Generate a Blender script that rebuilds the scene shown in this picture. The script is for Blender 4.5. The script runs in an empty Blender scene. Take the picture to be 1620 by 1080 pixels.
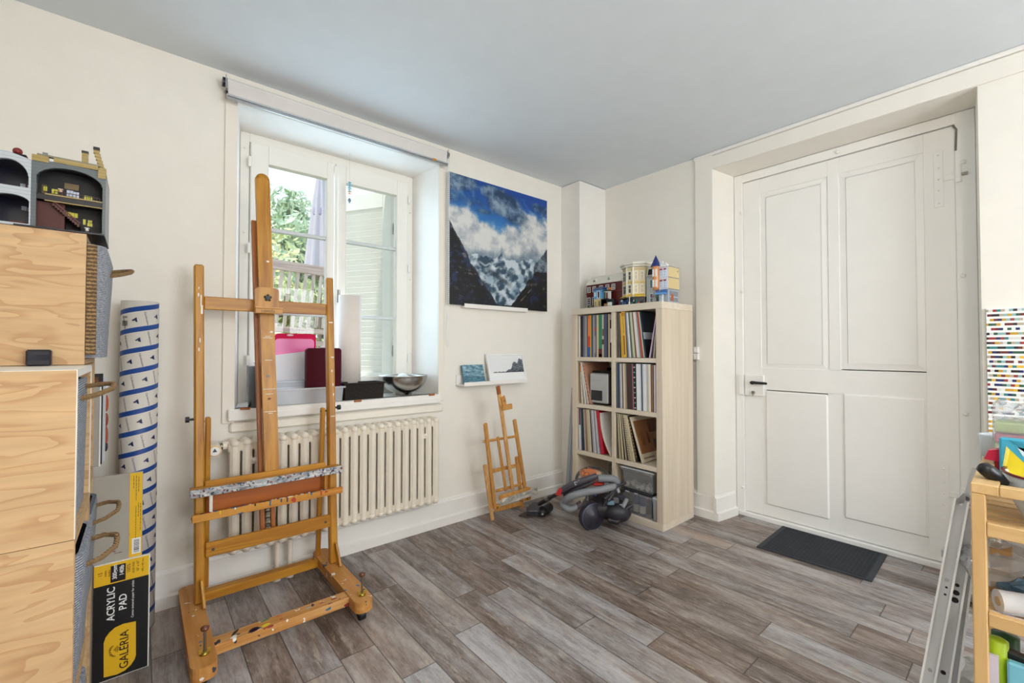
import bpy, math, random
import numpy as np
from mathutils import Vector, Matrix, noise
PI = math.pi
sc = bpy.context.scene
col = sc.collection
random.seed(7)

# ------------------------------------------------------------------ camera, world, lights, exposure
FPX = 697.13
YAW, PITCH = math.radians(49.923), math.radians(1.0214)
CAM = Vector((-3.0137, -2.5481, 1.1608))
FWD = Vector((math.cos(PITCH)*math.cos(YAW), math.cos(PITCH)*math.sin(YAW), math.sin(PITCH)))
RGT = FWD.cross(Vector((0, 0, 1))).normalized()
UPV = RGT.cross(FWD)
cam_d = bpy.data.cameras.new('camera'); cam = bpy.data.objects.new('camera', cam_d); col.objects.link(cam)
cam_d.sensor_width = 36; cam_d.lens = FPX/1620*36; cam_d.clip_start = .02; cam_d.clip_end = 200
M3 = Matrix((RGT, UPV, -FWD)).transposed()
cam.matrix_world = Matrix.Translation(CAM) @ M3.to_4x4()
sc.camera = cam
sc.view_settings.view_transform = 'Standard'; sc.view_settings.look = 'None'
sc.view_settings.gamma = 1; sc.view_settings.use_curve_mapping = False
sc.view_settings.exposure = 0.0
try:
    sc.cycles.use_denoising = True
    sc.cycles.max_bounces = 8; sc.cycles.diffuse_bounces = 5; sc.cycles.transparent_max_bounces = 24
except Exception: pass

w = bpy.data.worlds.new('sky'); sc.world = w; w.use_nodes = True
nt = w.node_tree; nt.nodes.clear()
bg = nt.nodes.new('ShaderNodeBackground'); wo = nt.nodes.new('ShaderNodeOutputWorld')
tc = nt.nodes.new('ShaderNodeTexCoord'); sx = nt.nodes.new('ShaderNodeSeparateXYZ'); rp = nt.nodes.new('ShaderNodeValToRGB')
nt.links.new(tc.outputs['Generated'], sx.inputs[0]); nt.links.new(sx.outputs['Z'], rp.inputs[0])
rp.color_ramp.elements[0].position = 0.0; rp.color_ramp.elements[0].color = (.62, .64, .60, 1)
rp.color_ramp.elements[1].position = .75; rp.color_ramp.elements[1].color = (.52, .75, 1.0, 1)
e = rp.color_ramp.elements.new(.12); e.color = (.86, .95, 1.0, 1)
nt.links.new(rp.outputs[0], bg.inputs[0]); nt.links.new(bg.outputs[0], wo.inputs[0])
bg.inputs[1].default_value = 1.75

def area(name, loc, rot, size, power, colr, shape='RECTANGLE', portal=False, spread=None):
    d = bpy.data.lights.new(name, 'AREA'); d.shape = shape; d.size = size[0]; d.size_y = size[1]
    d.energy = power; d.color = colr
    if spread: d.spread = spread
    o = bpy.data.objects.new(name, d); o.location = loc; o.rotation_euler = rot; col.objects.link(o)
    if portal: d.cycles.is_portal = True
    return o
# daylight through the window of this wall (sky portal), plus added fill from behind the camera: south window and lamp
area('window_portal', (-2.083, .52, 1.62), (-PI/2, 0, 0), (1.1, 1.5), 10, (1, 1, 1), portal=True)
area('window_daylight', (-2.083, .242, 1.62), (math.radians(-90), 0, 0), (.84, 1.25), 9.5, (.58, .82, 1.0))
area('south_fill_light', (-1.55, -4.72, 1.5), (PI/2, 0, 0), (1.5, 1.3), 60, (.90, .95, 1.0))  # unseen window light, added to brighten the room
ld = bpy.data.lights.new('fill_lamp_light', 'POINT'); ld.energy = 40; ld.shadow_soft_size = .14; ld.color = (1.0, .935, .86)  # unseen warm lamp, added as fill from above the camera
lo = bpy.data.objects.new('fill_lamp_light', ld); lo.location = (-2.75, -3.25, 2.05); col.objects.link(lo)
sund = bpy.data.lights.new('sun', 'SUN'); sund.energy = 2.4; sund.angle = math.radians(1); sund.color = (1, .93, .82)
sun = bpy.data.objects.new('sun', sund); sun.rotation_euler = (math.radians(4), math.radians(-42), 0); col.objects.link(sun)

# ------------------------------------------------------------------ pixel -> place helpers (a ray met with a real plane)
def ray(q): return FWD + RGT*((q[0]-810)/FPX) - UPV*((q[1]-540)/FPX)
def onx(q, x): d = ray(q); return CAM + d*((x-CAM.x)/d.x)
def ony(q, y): d = ray(q); return CAM + d*((y-CAM.y)/d.y)
def onz(q, z): d = ray(q); return CAM + d*((z-CAM.z)/d.z)
def onp(q, P, N): d = ray(q); N = Vector(N); return CAM + d*((Vector(P)-CAM).dot(N)/d.dot(N))

# ------------------------------------------------------------------ materials
def s2l(c):
    if isinstance(c, str):
        c = c.lstrip('#'); c = [int(c[i:i+2], 16)/255 for i in (0, 2, 4)]
    return tuple((v/12.92 if v <= .04045 else ((v+.055)/1.055)**2.4) for v in c[:3])
_m = {}
def pbsdf(name):
    m = bpy.data.materials.new(name); m.use_nodes = True
    return m, m.node_tree, m.node_tree.nodes['Principled BSDF']
def N(nt, t, **kw):
    n = nt.nodes.new(t)
    for k, v in kw.items(): setattr(n, k, v)
    return n
def mat(c, rough=.5, metal=0, bump=0, bscale=60, var=0, spec=.5, coat=0, sheen=0):
    """plain paint/plastic with slight mottling and optional fine bump"""
    key = ('p', c if isinstance(c, str) else tuple(c), rough, metal, bump, bscale, var, spec, coat)
    if key in _m: return _m[key]
    m, nt, b = pbsdf('paint'); L = s2l(c)
    b.inputs['Roughness'].default_value = rough; b.inputs['Metallic'].default_value = metal
    b.inputs['Specular IOR Level'].default_value = spec
    if coat: b.inputs['Coat Weight'].default_value = coat
    t = N(nt, 'ShaderNodeTexCoord'); no = N(nt, 'ShaderNodeTexNoise'); no.inputs['Scale'].default_value = 9; no.inputs['Detail'].default_value = 4
    nt.links.new(t.outputs['Object'], no.inputs['Vector'])
    r = N(nt, 'ShaderNodeValToRGB'); v = var or .03
    r.color_ramp.elements[0].color = (*[x*(1-v) for x in L], 1); r.color_ramp.elements[1].color = (*[min(1, x*(1+v)) for x in L], 1)
    r.color_ramp.elements[0].position = .3; r.color_ramp.elements[1].position = .7
    nt.links.new(no.outputs['Fac'], r.inputs[0]); nt.links.new(r.outputs[0], b.inputs['Base Color'])
    if bump:
        n2 = N(nt, 'ShaderNodeTexNoise'); n2.inputs['Scale'].default_value = bscale; n2.inputs['Detail'].default_value = 3
        bp = N(nt, 'ShaderNodeBump'); bp.inputs['Strength'].default_value = bump; bp.inputs['Distance'].default_value = .004
        nt.links.new(t.outputs['Object'], n2.inputs['Vector']); nt.links.new(n2.outputs['Fac'], bp.inputs['Height']); nt.links.new(bp.outputs[0], b.inputs['Normal'])
    _m[key] = m; return m
def wood(c1, c2, axis='Z', scale=6, rough=.45, stretch=14, dist=1.5, spots=None, bands=.5):
    """grained wood, grain along the given axis; spots = list of drip colours with coverage"""
    key = ('w', c1, c2, axis, scale, rough, stretch, dist, tuple(spots) if spots else None, bands)
    if key in _m: return _m[key]
    m, nt, b = pbsdf('wood'); b.inputs['Roughness'].default_value = rough
    t = N(nt, 'ShaderNodeTexCoord'); mp = N(nt, 'ShaderNodeMapping')
    s = [stretch]*3; s['XYZ'.index(axis)] = 1.0
    mp.inputs['Scale'].default_value = s
    nt.links.new(t.outputs['Object'], mp.inputs[0])
    no = N(nt, 'ShaderNodeTexNoise'); no.inputs['Scale'].default_value = scale*.35; no.inputs['Detail'].default_value = 6; no.inputs['Distortion'].default_value = dist
    nt.links.new(mp.outputs[0], no.inputs['Vector'])
    r = N(nt, 'ShaderNodeValToRGB'); r.color_ramp.elements[0].position = .5-.25*bands-.05; r.color_ramp.elements[1].position = .5+.25*bands
    r.color_ramp.elements[0].color = (*s2l(c1), 1); r.color_ramp.elements[1].color = (*s2l(c2), 1)
    nt.links.new(no.outputs['Fac'], r.inputs[0]); out = r.outputs[0]
    for i, (sc_, thr, cc) in enumerate(spots or []):
        n3 = N(nt, 'ShaderNodeTexNoise'); n3.inputs['Scale'].default_value = sc_; n3.inputs['Detail'].default_value = 2
        mp3 = N(nt, 'ShaderNodeMapping'); mp3.inputs['Location'].default_value = (i*3.1, i*1.7, i*5.3); nt.links.new(t.outputs['Object'], mp3.inputs[0]); nt.links.new(mp3.outputs[0], n3.inputs['Vector'])
        mt = N(nt, 'ShaderNodeMath', operation='GREATER_THAN'); mt.inputs[1].default_value = thr; nt.links.new(n3.outputs['Fac'], mt.inputs[0])
        mx = N(nt, 'ShaderNodeMixRGB'); mx.inputs[2].default_value = (*s2l(cc), 1); nt.links.new(mt.outputs[0], mx.inputs[0]); nt.links.new(out, mx.inputs[1]); out = mx.outputs[0]
    nt.links.new(out, b.inputs['Base Color'])
    bp = N(nt, 'ShaderNodeBump'); bp.inputs['Strength'].default_value = .12; bp.inputs['Distance'].default_value = .002
    nt.links.new(no.outputs['Fac'], bp.inputs['Height']); nt.links.new(bp.outputs[0], b.inputs['Normal'])
    _m[key] = m; return m
def plywood(c1='#e9c692', c2='#c08a52', seed=0.0, axis='X'):
    key = ('ply', c1, c2, seed, axis)
    if key in _m: return _m[key]
    m, nt, b = pbsdf('plywood'); b.inputs['Roughness'].default_value = .55
    t = N(nt, 'ShaderNodeTexCoord'); mp = N(nt, 'ShaderNodeMapping'); mp.inputs['Location'].default_value = (seed, seed*1.3, seed*.7)
    mp.inputs['Scale'].default_value = (1.1, 1.1, 5.5) if axis == 'X' else (5.5, 5.5, 1.1)
    nt.links.new(t.outputs['Object'], mp.inputs[0])
    n1 = N(nt, 'ShaderNodeTexNoise'); n1.inputs['Scale'].default_value = 2.6; n1.inputs['Detail'].default_value = 2.0; n1.inputs['Distortion'].default_value = .6
    nt.links.new(mp.outputs[0], n1.inputs['Vector'])
    mu = N(nt, 'ShaderNodeMath', operation='MULTIPLY'); mu.inputs[1].default_value = 7; nt.links.new(n1.outputs['Fac'], mu.inputs[0])
    fr = N(nt, 'ShaderNodeMath', operation='FRACT'); nt.links.new(mu.outputs[0], fr.inputs[0])
    r = N(nt, 'ShaderNodeValToRGB'); r.color_ramp.elements[0].position = 0; r.color_ramp.elements[0].color = (*s2l(c1), 1)
    r.color_ramp.elements[1].position = .95; r.color_ramp.elements[1].color = (*s2l(c2), 1)
    e = r.color_ramp.elements.new(.62); e.color = (*[a*.86+bb*.14 for a, bb in zip(s2l(c1), s2l(c2))], 1)
    nt.links.new(fr.outputs[0], r.inputs[0])
    n2 = N(nt, 'ShaderNodeTexNoise'); n2.inputs['Scale'].default_value = 3; n2.inputs['Detail'].default_value = 8
    mp2 = N(nt, 'ShaderNodeMapping'); mp2.inputs['Scale'].default_value = (1, 1, 30) if axis == 'X' else (30, 30, 1); nt.links.new(t.outputs['Object'], mp2.inputs[0]); nt.links.new(mp2.outputs[0], n2.inputs['Vector'])
    n4 = N(nt, 'ShaderNodeTexNoise'); n4.inputs['Scale'].default_value = 5; n4.inputs['Detail'].default_value = 4; nt.links.new(mp.outputs[0], n4.inputs['Vector'])
    r4 = N(nt, 'ShaderNodeValToRGB'); r4.color_ramp.elements[0].position = .35; r4.color_ramp.elements[1].position = .65; r4.color_ramp.elements[0].color = (*s2l(c1), 1); r4.color_ramp.elements[1].color = (*[a*.55+bb*.45 for a, bb in zip(s2l(c1), s2l(c2))], 1); nt.links.new(n4.outputs['Fac'], r4.inputs[0])
    m4 = N(nt, 'ShaderNodeMixRGB'); m4.inputs[0].default_value = .5; nt.links.new(r.outputs[0], m4.inputs[1]); nt.links.new(r4.outputs[0], m4.inputs[2])
    mx = N(nt, 'ShaderNodeMixRGB', blend_type='MULTIPLY'); mx.inputs[0].default_value = .35
    nt.links.new(m4.outputs[0], mx.inputs[1]); nt.links.new(n2.outputs['Fac'], mx.inputs[2])
    br = N(nt, 'ShaderNodeBrightContrast'); br.inputs['Bright'].default_value = .03
    nt.links.new(mx.outputs[0], br.inputs[0]); nt.links.new(br.outputs[0], b.inputs['Base Color'])
    _m[key] = m; return m
def clear(c=(1, 1, 1), fog=.1, rough=.08, key=None):
    """clear glass or thin clear plastic: mostly transparent, glossy reflection, a little haze"""
    k = ('c', tuple(c), fog, rough)
    if k in _m: return _m[k]
    m = bpy.data.materials.new('clear_plastic'); m.use_nodes = True; nt = m.node_tree; nt.nodes.clear()
    o = N(nt, 'ShaderNodeOutputMaterial'); tr = N(nt, 'ShaderNodeBsdfTransparent'); tr.inputs[0].default_value = (*c, 1)
    gl = N(nt, 'ShaderNodeBsdfGlossy'); gl.inputs['Roughness'].default_value = rough
    df = N(nt, 'ShaderNodeBsdfDiffuse'); df.inputs[0].default_value = (*[min(1, x*.95) for x in c], 1)
    lw = N(nt, 'ShaderNodeLayerWeight'); lw.inputs[0].default_value = .25
    m1 = N(nt, 'ShaderNodeMixShader'); m1.inputs[0].default_value = fog
    m2 = N(nt, 'ShaderNodeMixShader')
    nt.links.new(tr.outputs[0], m1.inputs[1]); nt.links.new(df.outputs[0], m1.inputs[2])
    nt.links.new(lw.outputs['Fresnel'], m2.inputs[0]); nt.links.new(m1.outputs[0], m2.inputs[1]); nt.links.new(gl.outputs[0], m2.inputs[2])
    nt.links.new(m2.outputs[0], o.inputs[0]); _m[k] = m; return m
def vcol(rough=.6):
    k = ('v', rough)
    if k in _m: return _m[k]
    m, nt, b = pbsdf('painted_picture'); b.inputs['Roughness'].default_value = rough
    a = N(nt, 'ShaderNodeAttribute'); a.attribute_name = 'Col'; nt.links.new(a.outputs['Color'], b.inputs['Base Color']); _m[k] = m; return m

WALL = mat('#efebe2', .75, bump=.25, bscale=22, var=.015)
WOODWHITE = mat('#f1eee9', .42, bump=.05, bscale=40, var=.02)
CEIL = mat('#dde3e8', .8, bump=.12, bscale=16, var=.015)
BEECH = wood('#b0701f', '#c98a3a', 'Z', 6, .42)
STEEL = mat('#c9c9c9', .22, 1); CHROME = mat('#e0e0e0', .12, 1); ALU = mat('#c4c6c9', .34, .85)
BLACK = mat('#161618', .45); WHITE = mat('#eeeeec', .4)

# ------------------------------------------------------------------ mesh building
class MB:
    def __init__(s): s.v = []; s.f = []; s.m = []; s.sm = []; s.mats = []
    def mi(s, m):
        if m not in s.mats: s.mats.append(m)
        return s.mats.index(m)
    def add(s, vs, fs, m, smooth=False, M=None):
        b = len(s.v)
        s.v += [tuple(M @ Vector(p)) if M is not None else tuple(p) for p in vs]
        i = s.mi(m)
        for f in fs: s.f.append([b+k for k in f]); s.m.append(i); s.sm.append(smooth)
        return s
    def box(s, a, b, m, M=None, bev=0):
        x0, y0, z0 = [min(p, q) for p, q in zip(a, b)]; x1, y1, z1 = [max(p, q) for p, q in zip(a, b)]
        if bev <= 0:
            vs = [(x0,y0,z0),(x1,y0,z0),(x1,y1,z0),(x0,y1,z0),(x0,y0,z1),(x1,y0,z1),(x1,y1,z1),(x0,y1,z1)]
            return s.add(vs, [(0,3,2,1),(4,5,6,7),(0,1,5,4),(1,2,6,5),(2,3,7,6),(3,0,4,7)], m, False, M)
        d = min(bev, (x1-x0)*.49, (y1-y0)*.49, (z1-z0)*.49)
        vs = []; idx = {}
        for X in (0, 1):
            for Y in (0, 1):
                for Z in (0, 1):
                    for k in range(3):
                        p = [(x0, x1)[X], (y0, y1)[Y], (z0, z1)[Z]]
                        sg = [(1, -1)[X], (1, -1)[Y], (1, -1)[Z]]
                        for j in range(3):
                            if j != k: p[j] += sg[j]*d
                        idx[X, Y, Z, k] = len(vs); vs.append(tuple(p))
        fs = []
        for X in (0, 1): fs.append([idx[X, a, b_, 0] for a, b_ in ((0,0),(1,0),(1,1),(0,1))][::(1 if X else -1)])
        for Y in (0, 1): fs.append([idx[a, Y, b_, 1] for a, b_ in ((0,0),(0,1),(1,1),(1,0))][::(1 if Y else -1)])
        for Z in (0, 1): fs.append([idx[a, b_, Z, 2] for a, b_ in ((0,0),(1,0),(1,1),(0,1))][::(1 if Z else -1)])
        for A in (0, 1):
            for B in (0, 1):
                fs.append([idx[A,B,0,0], idx[A,B,0,1], idx[A,B,1,1], idx[A,B,1,0]])
                fs.append([idx[A,0,B,0], idx[A,0,B,2], idx[A,1,B,2], idx[A,1,B,0]])
                fs.append([idx[0,A,B,1], idx[0,A,B,2], idx[1,A,B,2], idx[1,A,B,1]])
                for Z in (0, 1): fs.append([idx[A,B,Z,0], idx[A,B,Z,1], idx[A,B,Z,2]])
        return s.add(vs, fs, m, False, M)
    def bar(s, a, b, wx, wy, m, up=(0, 0, 1), rnd=0, bev=0):
        """beam from a to b; wx across, wy along the 'up-ish' side"""
        a = Vector(a); b = Vector(b); z = (b-a); L = z.length; z.normalize(); u = Vector(up)
        if abs(z.dot(u)) > .98: u = Vector((0, 1, 0)) if abs(z.y) < .9 else Vector((1, 0, 0))
        x = u.cross(z).normalized(); y = z.cross(x)
        M = Matrix.Translation(a) @ Matrix((x, y, z)).transposed().to_4x4()
        return s.box((-wx/2, -wy/2, 0), (wx/2, wy/2, L), m, M, bev)
    def tube(s, pts, r, m, n=10, closed=False, cap=True):
        pts = [Vector(p) for p in pts]; k = len(pts); rr = r if isinstance(r, (list, tuple)) else [r]*k
        vs = []; fs = []; pu = None
        for i, p in enumerate(pts):
            if closed: t = pts[(i+1) % k]-pts[i-1]
            else: t = pts[min(i+1, k-1)]-pts[max(i-1, 0)]
            t.normalize()
            if pu is None:
                u = Vector((0, 0, 1)) if abs(t.z) < .9 else Vector((1, 0, 0))
            else: u = pu
            x = (u - t*u.dot(t)).normalized(); y = t.cross(x); pu = x
            for j in range(n):
                a = 2*PI*j/n; vs.append(tuple(p + (x*math.cos(a)+y*math.sin(a))*rr[i]))
        for i in range(k if closed else k-1):
            i2 = (i+1) % k
            for j in range(n): j2 = (j+1) % n; fs.append((i*n+j, i*n+j2, i2*n+j2, i2*n+j))
        s.add(vs, fs, m, True)
        if cap and not closed:
            b = len(s.v); s.v += vs[:n]+vs[-n:]
            s.f.append([b+j for j in range(n)][::-1]); s.f.append([b+n+j for j in range(n)])
            s.m += [s.mi(m)]*2; s.sm += [False]*2
        return s
    def lathe(s, prof, m, n=28, M=None, smooth=True, arc=(0, 2*PI)):
        vs = []; fs = []; k = len(prof); full = abs(arc[1]-arc[0]-2*PI) < 1e-6; nn = n if full else n+1
        for j in range(nn):
            a = arc[0]+(arc[1]-arc[0])*j/n
            for r, z in prof: vs.append((r*math.cos(a), r*math.sin(a), z))
        for j in range(n):
            j2 = (j+1) % nn
            for i in range(k-1): fs.append((j*k+i, j2*k+i, j2*k+i+1, j*k+i+1))
        return s.add(vs, fs, m, smooth, M)
    def prism(s, pts, h0, h1, m, M=None, smooth=False):
        """outline in xy extruded h0..h1 along z"""
        n = len(pts); vs = [(x, y, h0) for x, y in pts]+[(x, y, h1) for x, y in pts]
        s.add(vs, [list(range(n))[::-1], list(range(n, 2*n))], m, False, M)
        return s.add(vs, [(i, (i+1) % n, n+(i+1) % n, n+i) for i in range(n)], m, smooth, M)
    def quad(s, a, b, c, d, m): return s.add([a, b, c, d], [(0, 1, 2, 3)], m)
    def ball(s, c, r, m, n=12, sc_=(1, 1, 1)):
        prof = [(r*math.sin(PI*i/n), -r*math.cos(PI*i/n)) for i in range(n+1)]
        return s.lathe(prof, m, n+4, Matrix.Translation(c) @ Matrix.Diagonal((*sc_, 1)))
    def text(s, t, size, m, M, ext=.0006, align='CENTER', bold=0):
        cu = bpy.data.curves.new('t', 'FONT'); cu.body = t; cu.size = size; cu.align_x = align; cu.align_y = 'CENTER'; cu.extrude = ext; cu.offset = bold; cu.resolution_u = 3
        o = bpy.data.objects.new('t', cu); col.objects.link(o)
        dg = bpy.context.evaluated_depsgraph_get(); me = bpy.data.meshes.new_from_object(o.evaluated_get(dg))
        s.add([tuple(v.co) for v in me.vertices], [list(p.vertices) for p in me.polygons], m, False, M)
        bpy.data.objects.remove(o); bpy.data.meshes.remove(me); bpy.data.curves.remove(cu); return s
    def build(s, name, parent=None, kind=None, loc=None, rot=None, label=None):
        me = bpy.data.meshes.new(name); 
        off = Vector((0, 0, 0))
        if loc is None and parent is None and s.v:
            a = np.array(s.v); off = Vector(((a[:, 0].min()+a[:, 0].max())/2, (a[:, 1].min()+a[:, 1].max())/2, a[:, 2].min()))
        elif parent is not None and loc is None: off = parent.get('_o') and Vector(parent['_o']) or Vector((0, 0, 0))
        vs = [tuple(Vector(v)-off) for v in s.v] if off.length else s.v
        me.from_pydata(vs, [], s.f)
        for m in s.mats: me.materials.append(m)
        me.polygons.foreach_set('material_index', s.m); me.polygons.foreach_set('use_smooth', s.sm); me.update()
        o = bpy.data.objects.new(name, me); col.objects.link(o)
        if parent is not None:
            o.parent = parent
            if loc is not None: o.location = loc
        else:
            o.location = off if loc is None else loc
            if rot is not None: o.rotation_euler = rot
        if kind: o['kind'] = kind
        if label: o['label'] = label
        return o
def tag(o, label, cat, group=None, kind=None):
    o['label'] = label; o['category'] = cat
    if group: o['group'] = group
    if kind: o['kind'] = kind
    return o
def thing(name, label, cat, loc=(0, 0, 0), rz=0, group=None, kind=None):
    """an Empty at the thing's base; parts built in world coordinates use W(), local ones need nothing"""
    o = bpy.data.objects.new(name, None); o.empty_display_size = .1; o.location = loc; o.rotation_euler = (0, 0, rz); col.objects.link(o)
    if label: tag(o, label, cat, group)
    if kind: o['kind'] = kind
    return o
def wpart(mb, name, parent, label=None, kind=None):
    """part whose geometry was written in world coordinates (parent is unrotated)"""
    p = Vector(parent.location); q = parent
    while q.parent: q = q.parent; p += Vector(q.location)
    mb.v = [tuple(Vector(v)-p) for v in mb.v]
    o = mb.build(name, parent, loc=(0, 0, 0)); 
    if label: o['label'] = label
    if kind: o['kind'] = kind
    return o
def picture(mb, O, U, V, w, h, nx, ny, fn, m):
    """a painted surface: a grid in the plane O + u U + v V with vertex colours fn(u,v) in 0..1"""
    O = Vector(O); U = Vector(U).normalized(); V = Vector(V).normalized()
    b = len(mb.v)
    for j in range(ny+1):
        for i in range(nx+1): mb.v.append(tuple(O+U*(w*i/nx)+V*(h*j/ny)))
    k = mb.mi(m)
    for j in range(ny):
        for i in range(nx):
            a = b+j*(nx+1)+i; mb.f.append([a, a+1, a+nx+2, a+nx+1]); mb.m.append(k); mb.sm.append(False)
    return (b, nx, ny, fn)
def colour_mesh(o, spec, base=(1, 1, 1)):
    b, nx, ny, fn = spec; me = o.data
    at = me.color_attributes.new('Col', 'FLOAT_COLOR', 'POINT')
    for j in range(ny+1):
        for i in range(nx+1): at.data[b+j*(nx+1)+i].color = (*s2l(fn(i/nx, j/ny)), 1)
def fbm(x, y, o=5, s=0.0):
    v = 0; a = .5; f = 1
    for _ in range(o): v += a*noise.noise((x*f, y*f, s)); a *= .5; f *= 2.1
    return v
def mixc(a, b, t): t = max(0, min(1, t)); return tuple(x*(1-t)+y*t for x, y in zip(a, b))
def sst(a, b, x): t = max(0, min(1, (x-a)/(b-a))); return t*t*(3-2*t)
H3 = lambda h: tuple(int(h[i:i+2], 16)/255 for i in (1, 3, 5))
XW, YS, HC = -3.62, -4.75, 2.523     # room: x XW..0, y YS..0, height HC

# ------------------------------------------------------------------ floor
def floor_mat():
    m, nt, b = pbsdf('worn_plank_floor')
    t = N(nt, 'ShaderNodeTexCoord'); s = N(nt, 'ShaderNodeSeparateXYZ'); nt.links.new(t.outputs['Object'], s.inputs[0])
    def mth(op, a, bb=None, c=None):
        n = N(nt, 'ShaderNodeMath', operation=op)
        for i, v in enumerate((a, bb, c)):
            if v is None: continue
            if isinstance(v, (int, float)): n.inputs[i].default_value = v
            else: nt.links.new(v, n.inputs[i])
        return n.outputs[0]
    rowf = mth('DIVIDE', mth('ADD', s.outputs['X'], .407+.135*60), .135)
    row = mth('FLOOR', rowf); fx = mth('FRACT', rowf)
    wn = N(nt, 'ShaderNodeTexWhiteNoise', noise_dimensions='1D'); nt.links.new(row, wn.inputs['W'])
    cf = mth('ADD', mth('DIVIDE', s.outputs['Y'], .92), mth('MULTIPLY', wn.outputs['Value'], 7.3))
    ce = mth('FLOOR', cf); fy = mth('FRACT', cf)
    cb = N(nt, 'ShaderNodeCombineXYZ'); nt.links.new(row, cb.inputs[0]); nt.links.new(ce, cb.inputs[1])
    w2 = N(nt, 'ShaderNodeTexWhiteNoise', noise_dimensions='3D'); nt.links.new(cb.outputs[0], w2.inputs['Vector'])
    # per plank tone, shifted grain
    sc2 = N(nt, 'ShaderNodeVectorMath', operation='SCALE'); sc2.inputs['Scale'].default_value = 5.0; nt.links.new(w2.outputs['Color'], sc2.inputs[0])
    ad = N(nt, 'ShaderNodeVectorMath', operation='ADD'); nt.links.new(t.outputs['Object'], ad.inputs[0]); nt.links.new(sc2.outputs[0], ad.inputs[1])
    def noi(scv, scale, det, dist=0.0, rough=.55):
        mp = N(nt, 'ShaderNodeMapping'); mp.inputs['Scale'].default_value = scv; nt.links.new(ad.outputs[0], mp.inputs[0])
        n = N(nt, 'ShaderNodeTexNoise'); n.inputs['Scale'].default_value = scale; n.inputs['Detail'].default_value = det; n.inputs['Distortion'].default_value = dist; n.inputs['Roughness'].default_value = rough
        nt.links.new(mp.outputs[0], n.inputs['Vector']); return n.outputs['Fac']
    broad = noi((6, .9, 1), 2.2, 6, .25, .62); fine = noi((38, 1.7, 1), 3.2, 9, .12, .75); patch = noi((15, 2.4, 1), 2.4, 10, .35, .8)
    v = mth('ADD', mth('MULTIPLY', w2.outputs['Value'], .34), mth('MULTIPLY', broad, 1.15))
    blot = noi((22, 7, 1), 2.0, 8, .3, .78); v = mth('ADD', v, mth('MULTIPLY', mth('SUBTRACT', blot, .5), .85)); v = mth('ADD', v, mth('MULTIPLY', mth('SUBTRACT', fine, .5), .6)); v = mth('SUBTRACT', v, .22)
    r = N(nt, 'ShaderNodeValToRGB'); cr = r.color_ramp
    cr.elements[0].position = .10; cr.elements[0].color = (*s2l('#4a403a'), 1)
    cr.elements[1].position = .95; cr.elements[1].color = (*s2l('#c3bebb'), 1)
    for p, c in ((.30, '#6a5f5a'), (.44, '#857c79'), (.58, '#9b9595'), (.76, '#b2afb1')):
        e = cr.elements.new(p); e.color = (*s2l(c), 1)
    nt.links.new(v, r.inputs[0])
    bw = N(nt, 'ShaderNodeSeparateXYZ'); nt.links.new(w2.outputs['Color'], bw.inputs[0]); bn = N(nt, 'ShaderNodeMapRange'); bn.inputs['From Min'].default_value = .35; bn.inputs['From Max'].default_value = .75; bn.inputs['To Max'].default_value = .6; nt.links.new(bw.outputs['Z'], bn.inputs[0])
    bm0 = N(nt, 'ShaderNodeMixRGB', blend_type='MULTIPLY'); bm0.inputs[2].default_value = (.88, .72, .58, 1); nt.links.new(bn.outputs[0], bm0.inputs[0]); nt.links.new(r.outputs[0], bm0.inputs[1])
    # pale worn patches
    pm = N(nt, 'ShaderNodeMapRange'); pm.inputs['From Min'].default_value = .55; pm.inputs['From Max'].default_value = .62; pm.inputs['To Max'].default_value = .7; nt.links.new(patch, pm.inputs[0])
    mx = N(nt, 'ShaderNodeMixRGB'); mx.inputs[2].default_value = (*s2l('#bcb0a2'), 1); nt.links.new(pm.outputs[0], mx.inputs[0]); nt.links.new(bm0.outputs[0], mx.inputs[1])
    chip = noi((50, 16, 1), 4.0, 9, .1, .85); cm = N(nt, 'ShaderNodeMapRange'); cm.inputs['From Min'].default_value = .56; cm.inputs['From Max'].default_value = .60; cm.inputs['To Max'].default_value = .55; nt.links.new(chip, cm.inputs[0])
    zone = noi((4, 1.2, 1), 2.0, 3, .5); zm = N(nt, 'ShaderNodeMapRange'); zm.inputs['From Min'].default_value = .48; zm.inputs['From Max'].default_value = .6; nt.links.new(zone, zm.inputs[0])
    mc = N(nt, 'ShaderNodeMixRGB'); mc.inputs[2].default_value = (*s2l('#4b4340'), 1); nt.links.new(mth('MULTIPLY', cm.outputs[0], zm.outputs[0]), mc.inputs[0]); nt.links.new(mx.outputs[0], mc.inputs[1]); mx = mc
    # brown streaks
    br = noi((7, 1.6, 1), 1.4, 4, .4); bm = N(nt, 'ShaderNodeMapRange'); bm.inputs['From Min'].default_value = .5; bm.inputs['From Max'].default_value = .68; bm.inputs['To Max'].default_value = .5; nt.links.new(br, bm.inputs[0])
    mb_ = N(nt, 'ShaderNodeMixRGB', blend_type='MULTIPLY'); mb_.inputs[2].default_value = (.82, .58, .40, 1); nt.links.new(bm.outputs[0], mb_.inputs[0]); nt.links.new(mx.outputs[0], mb_.inputs[1])
    # seams
    g1 = mth('MINIMUM', fx, mth('SUBTRACT', 1.0, fx)); g2 = mth('MINIMUM', fy, mth('SUBTRACT', 1.0, fy))
    ga = mth('LESS_THAN', g1, .015); gb = mth('LESS_THAN', g2, .0024); g = mth('MAXIMUM', ga, gb)
    sm = N(nt, 'ShaderNodeMixRGB', blend_type='MULTIPLY'); sm.inputs[2].default_value = (.35, .32, .3, 1); nt.links.new(g, sm.inputs[0]); nt.links.new(mb_.outputs[0], sm.inputs[1])
    nt.links.new(sm.outputs[0], b.inputs['Base Color'])
    b.inputs['Roughness'].default_value = .36; b.inputs['Specular IOR Level'].default_value = .5
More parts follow.
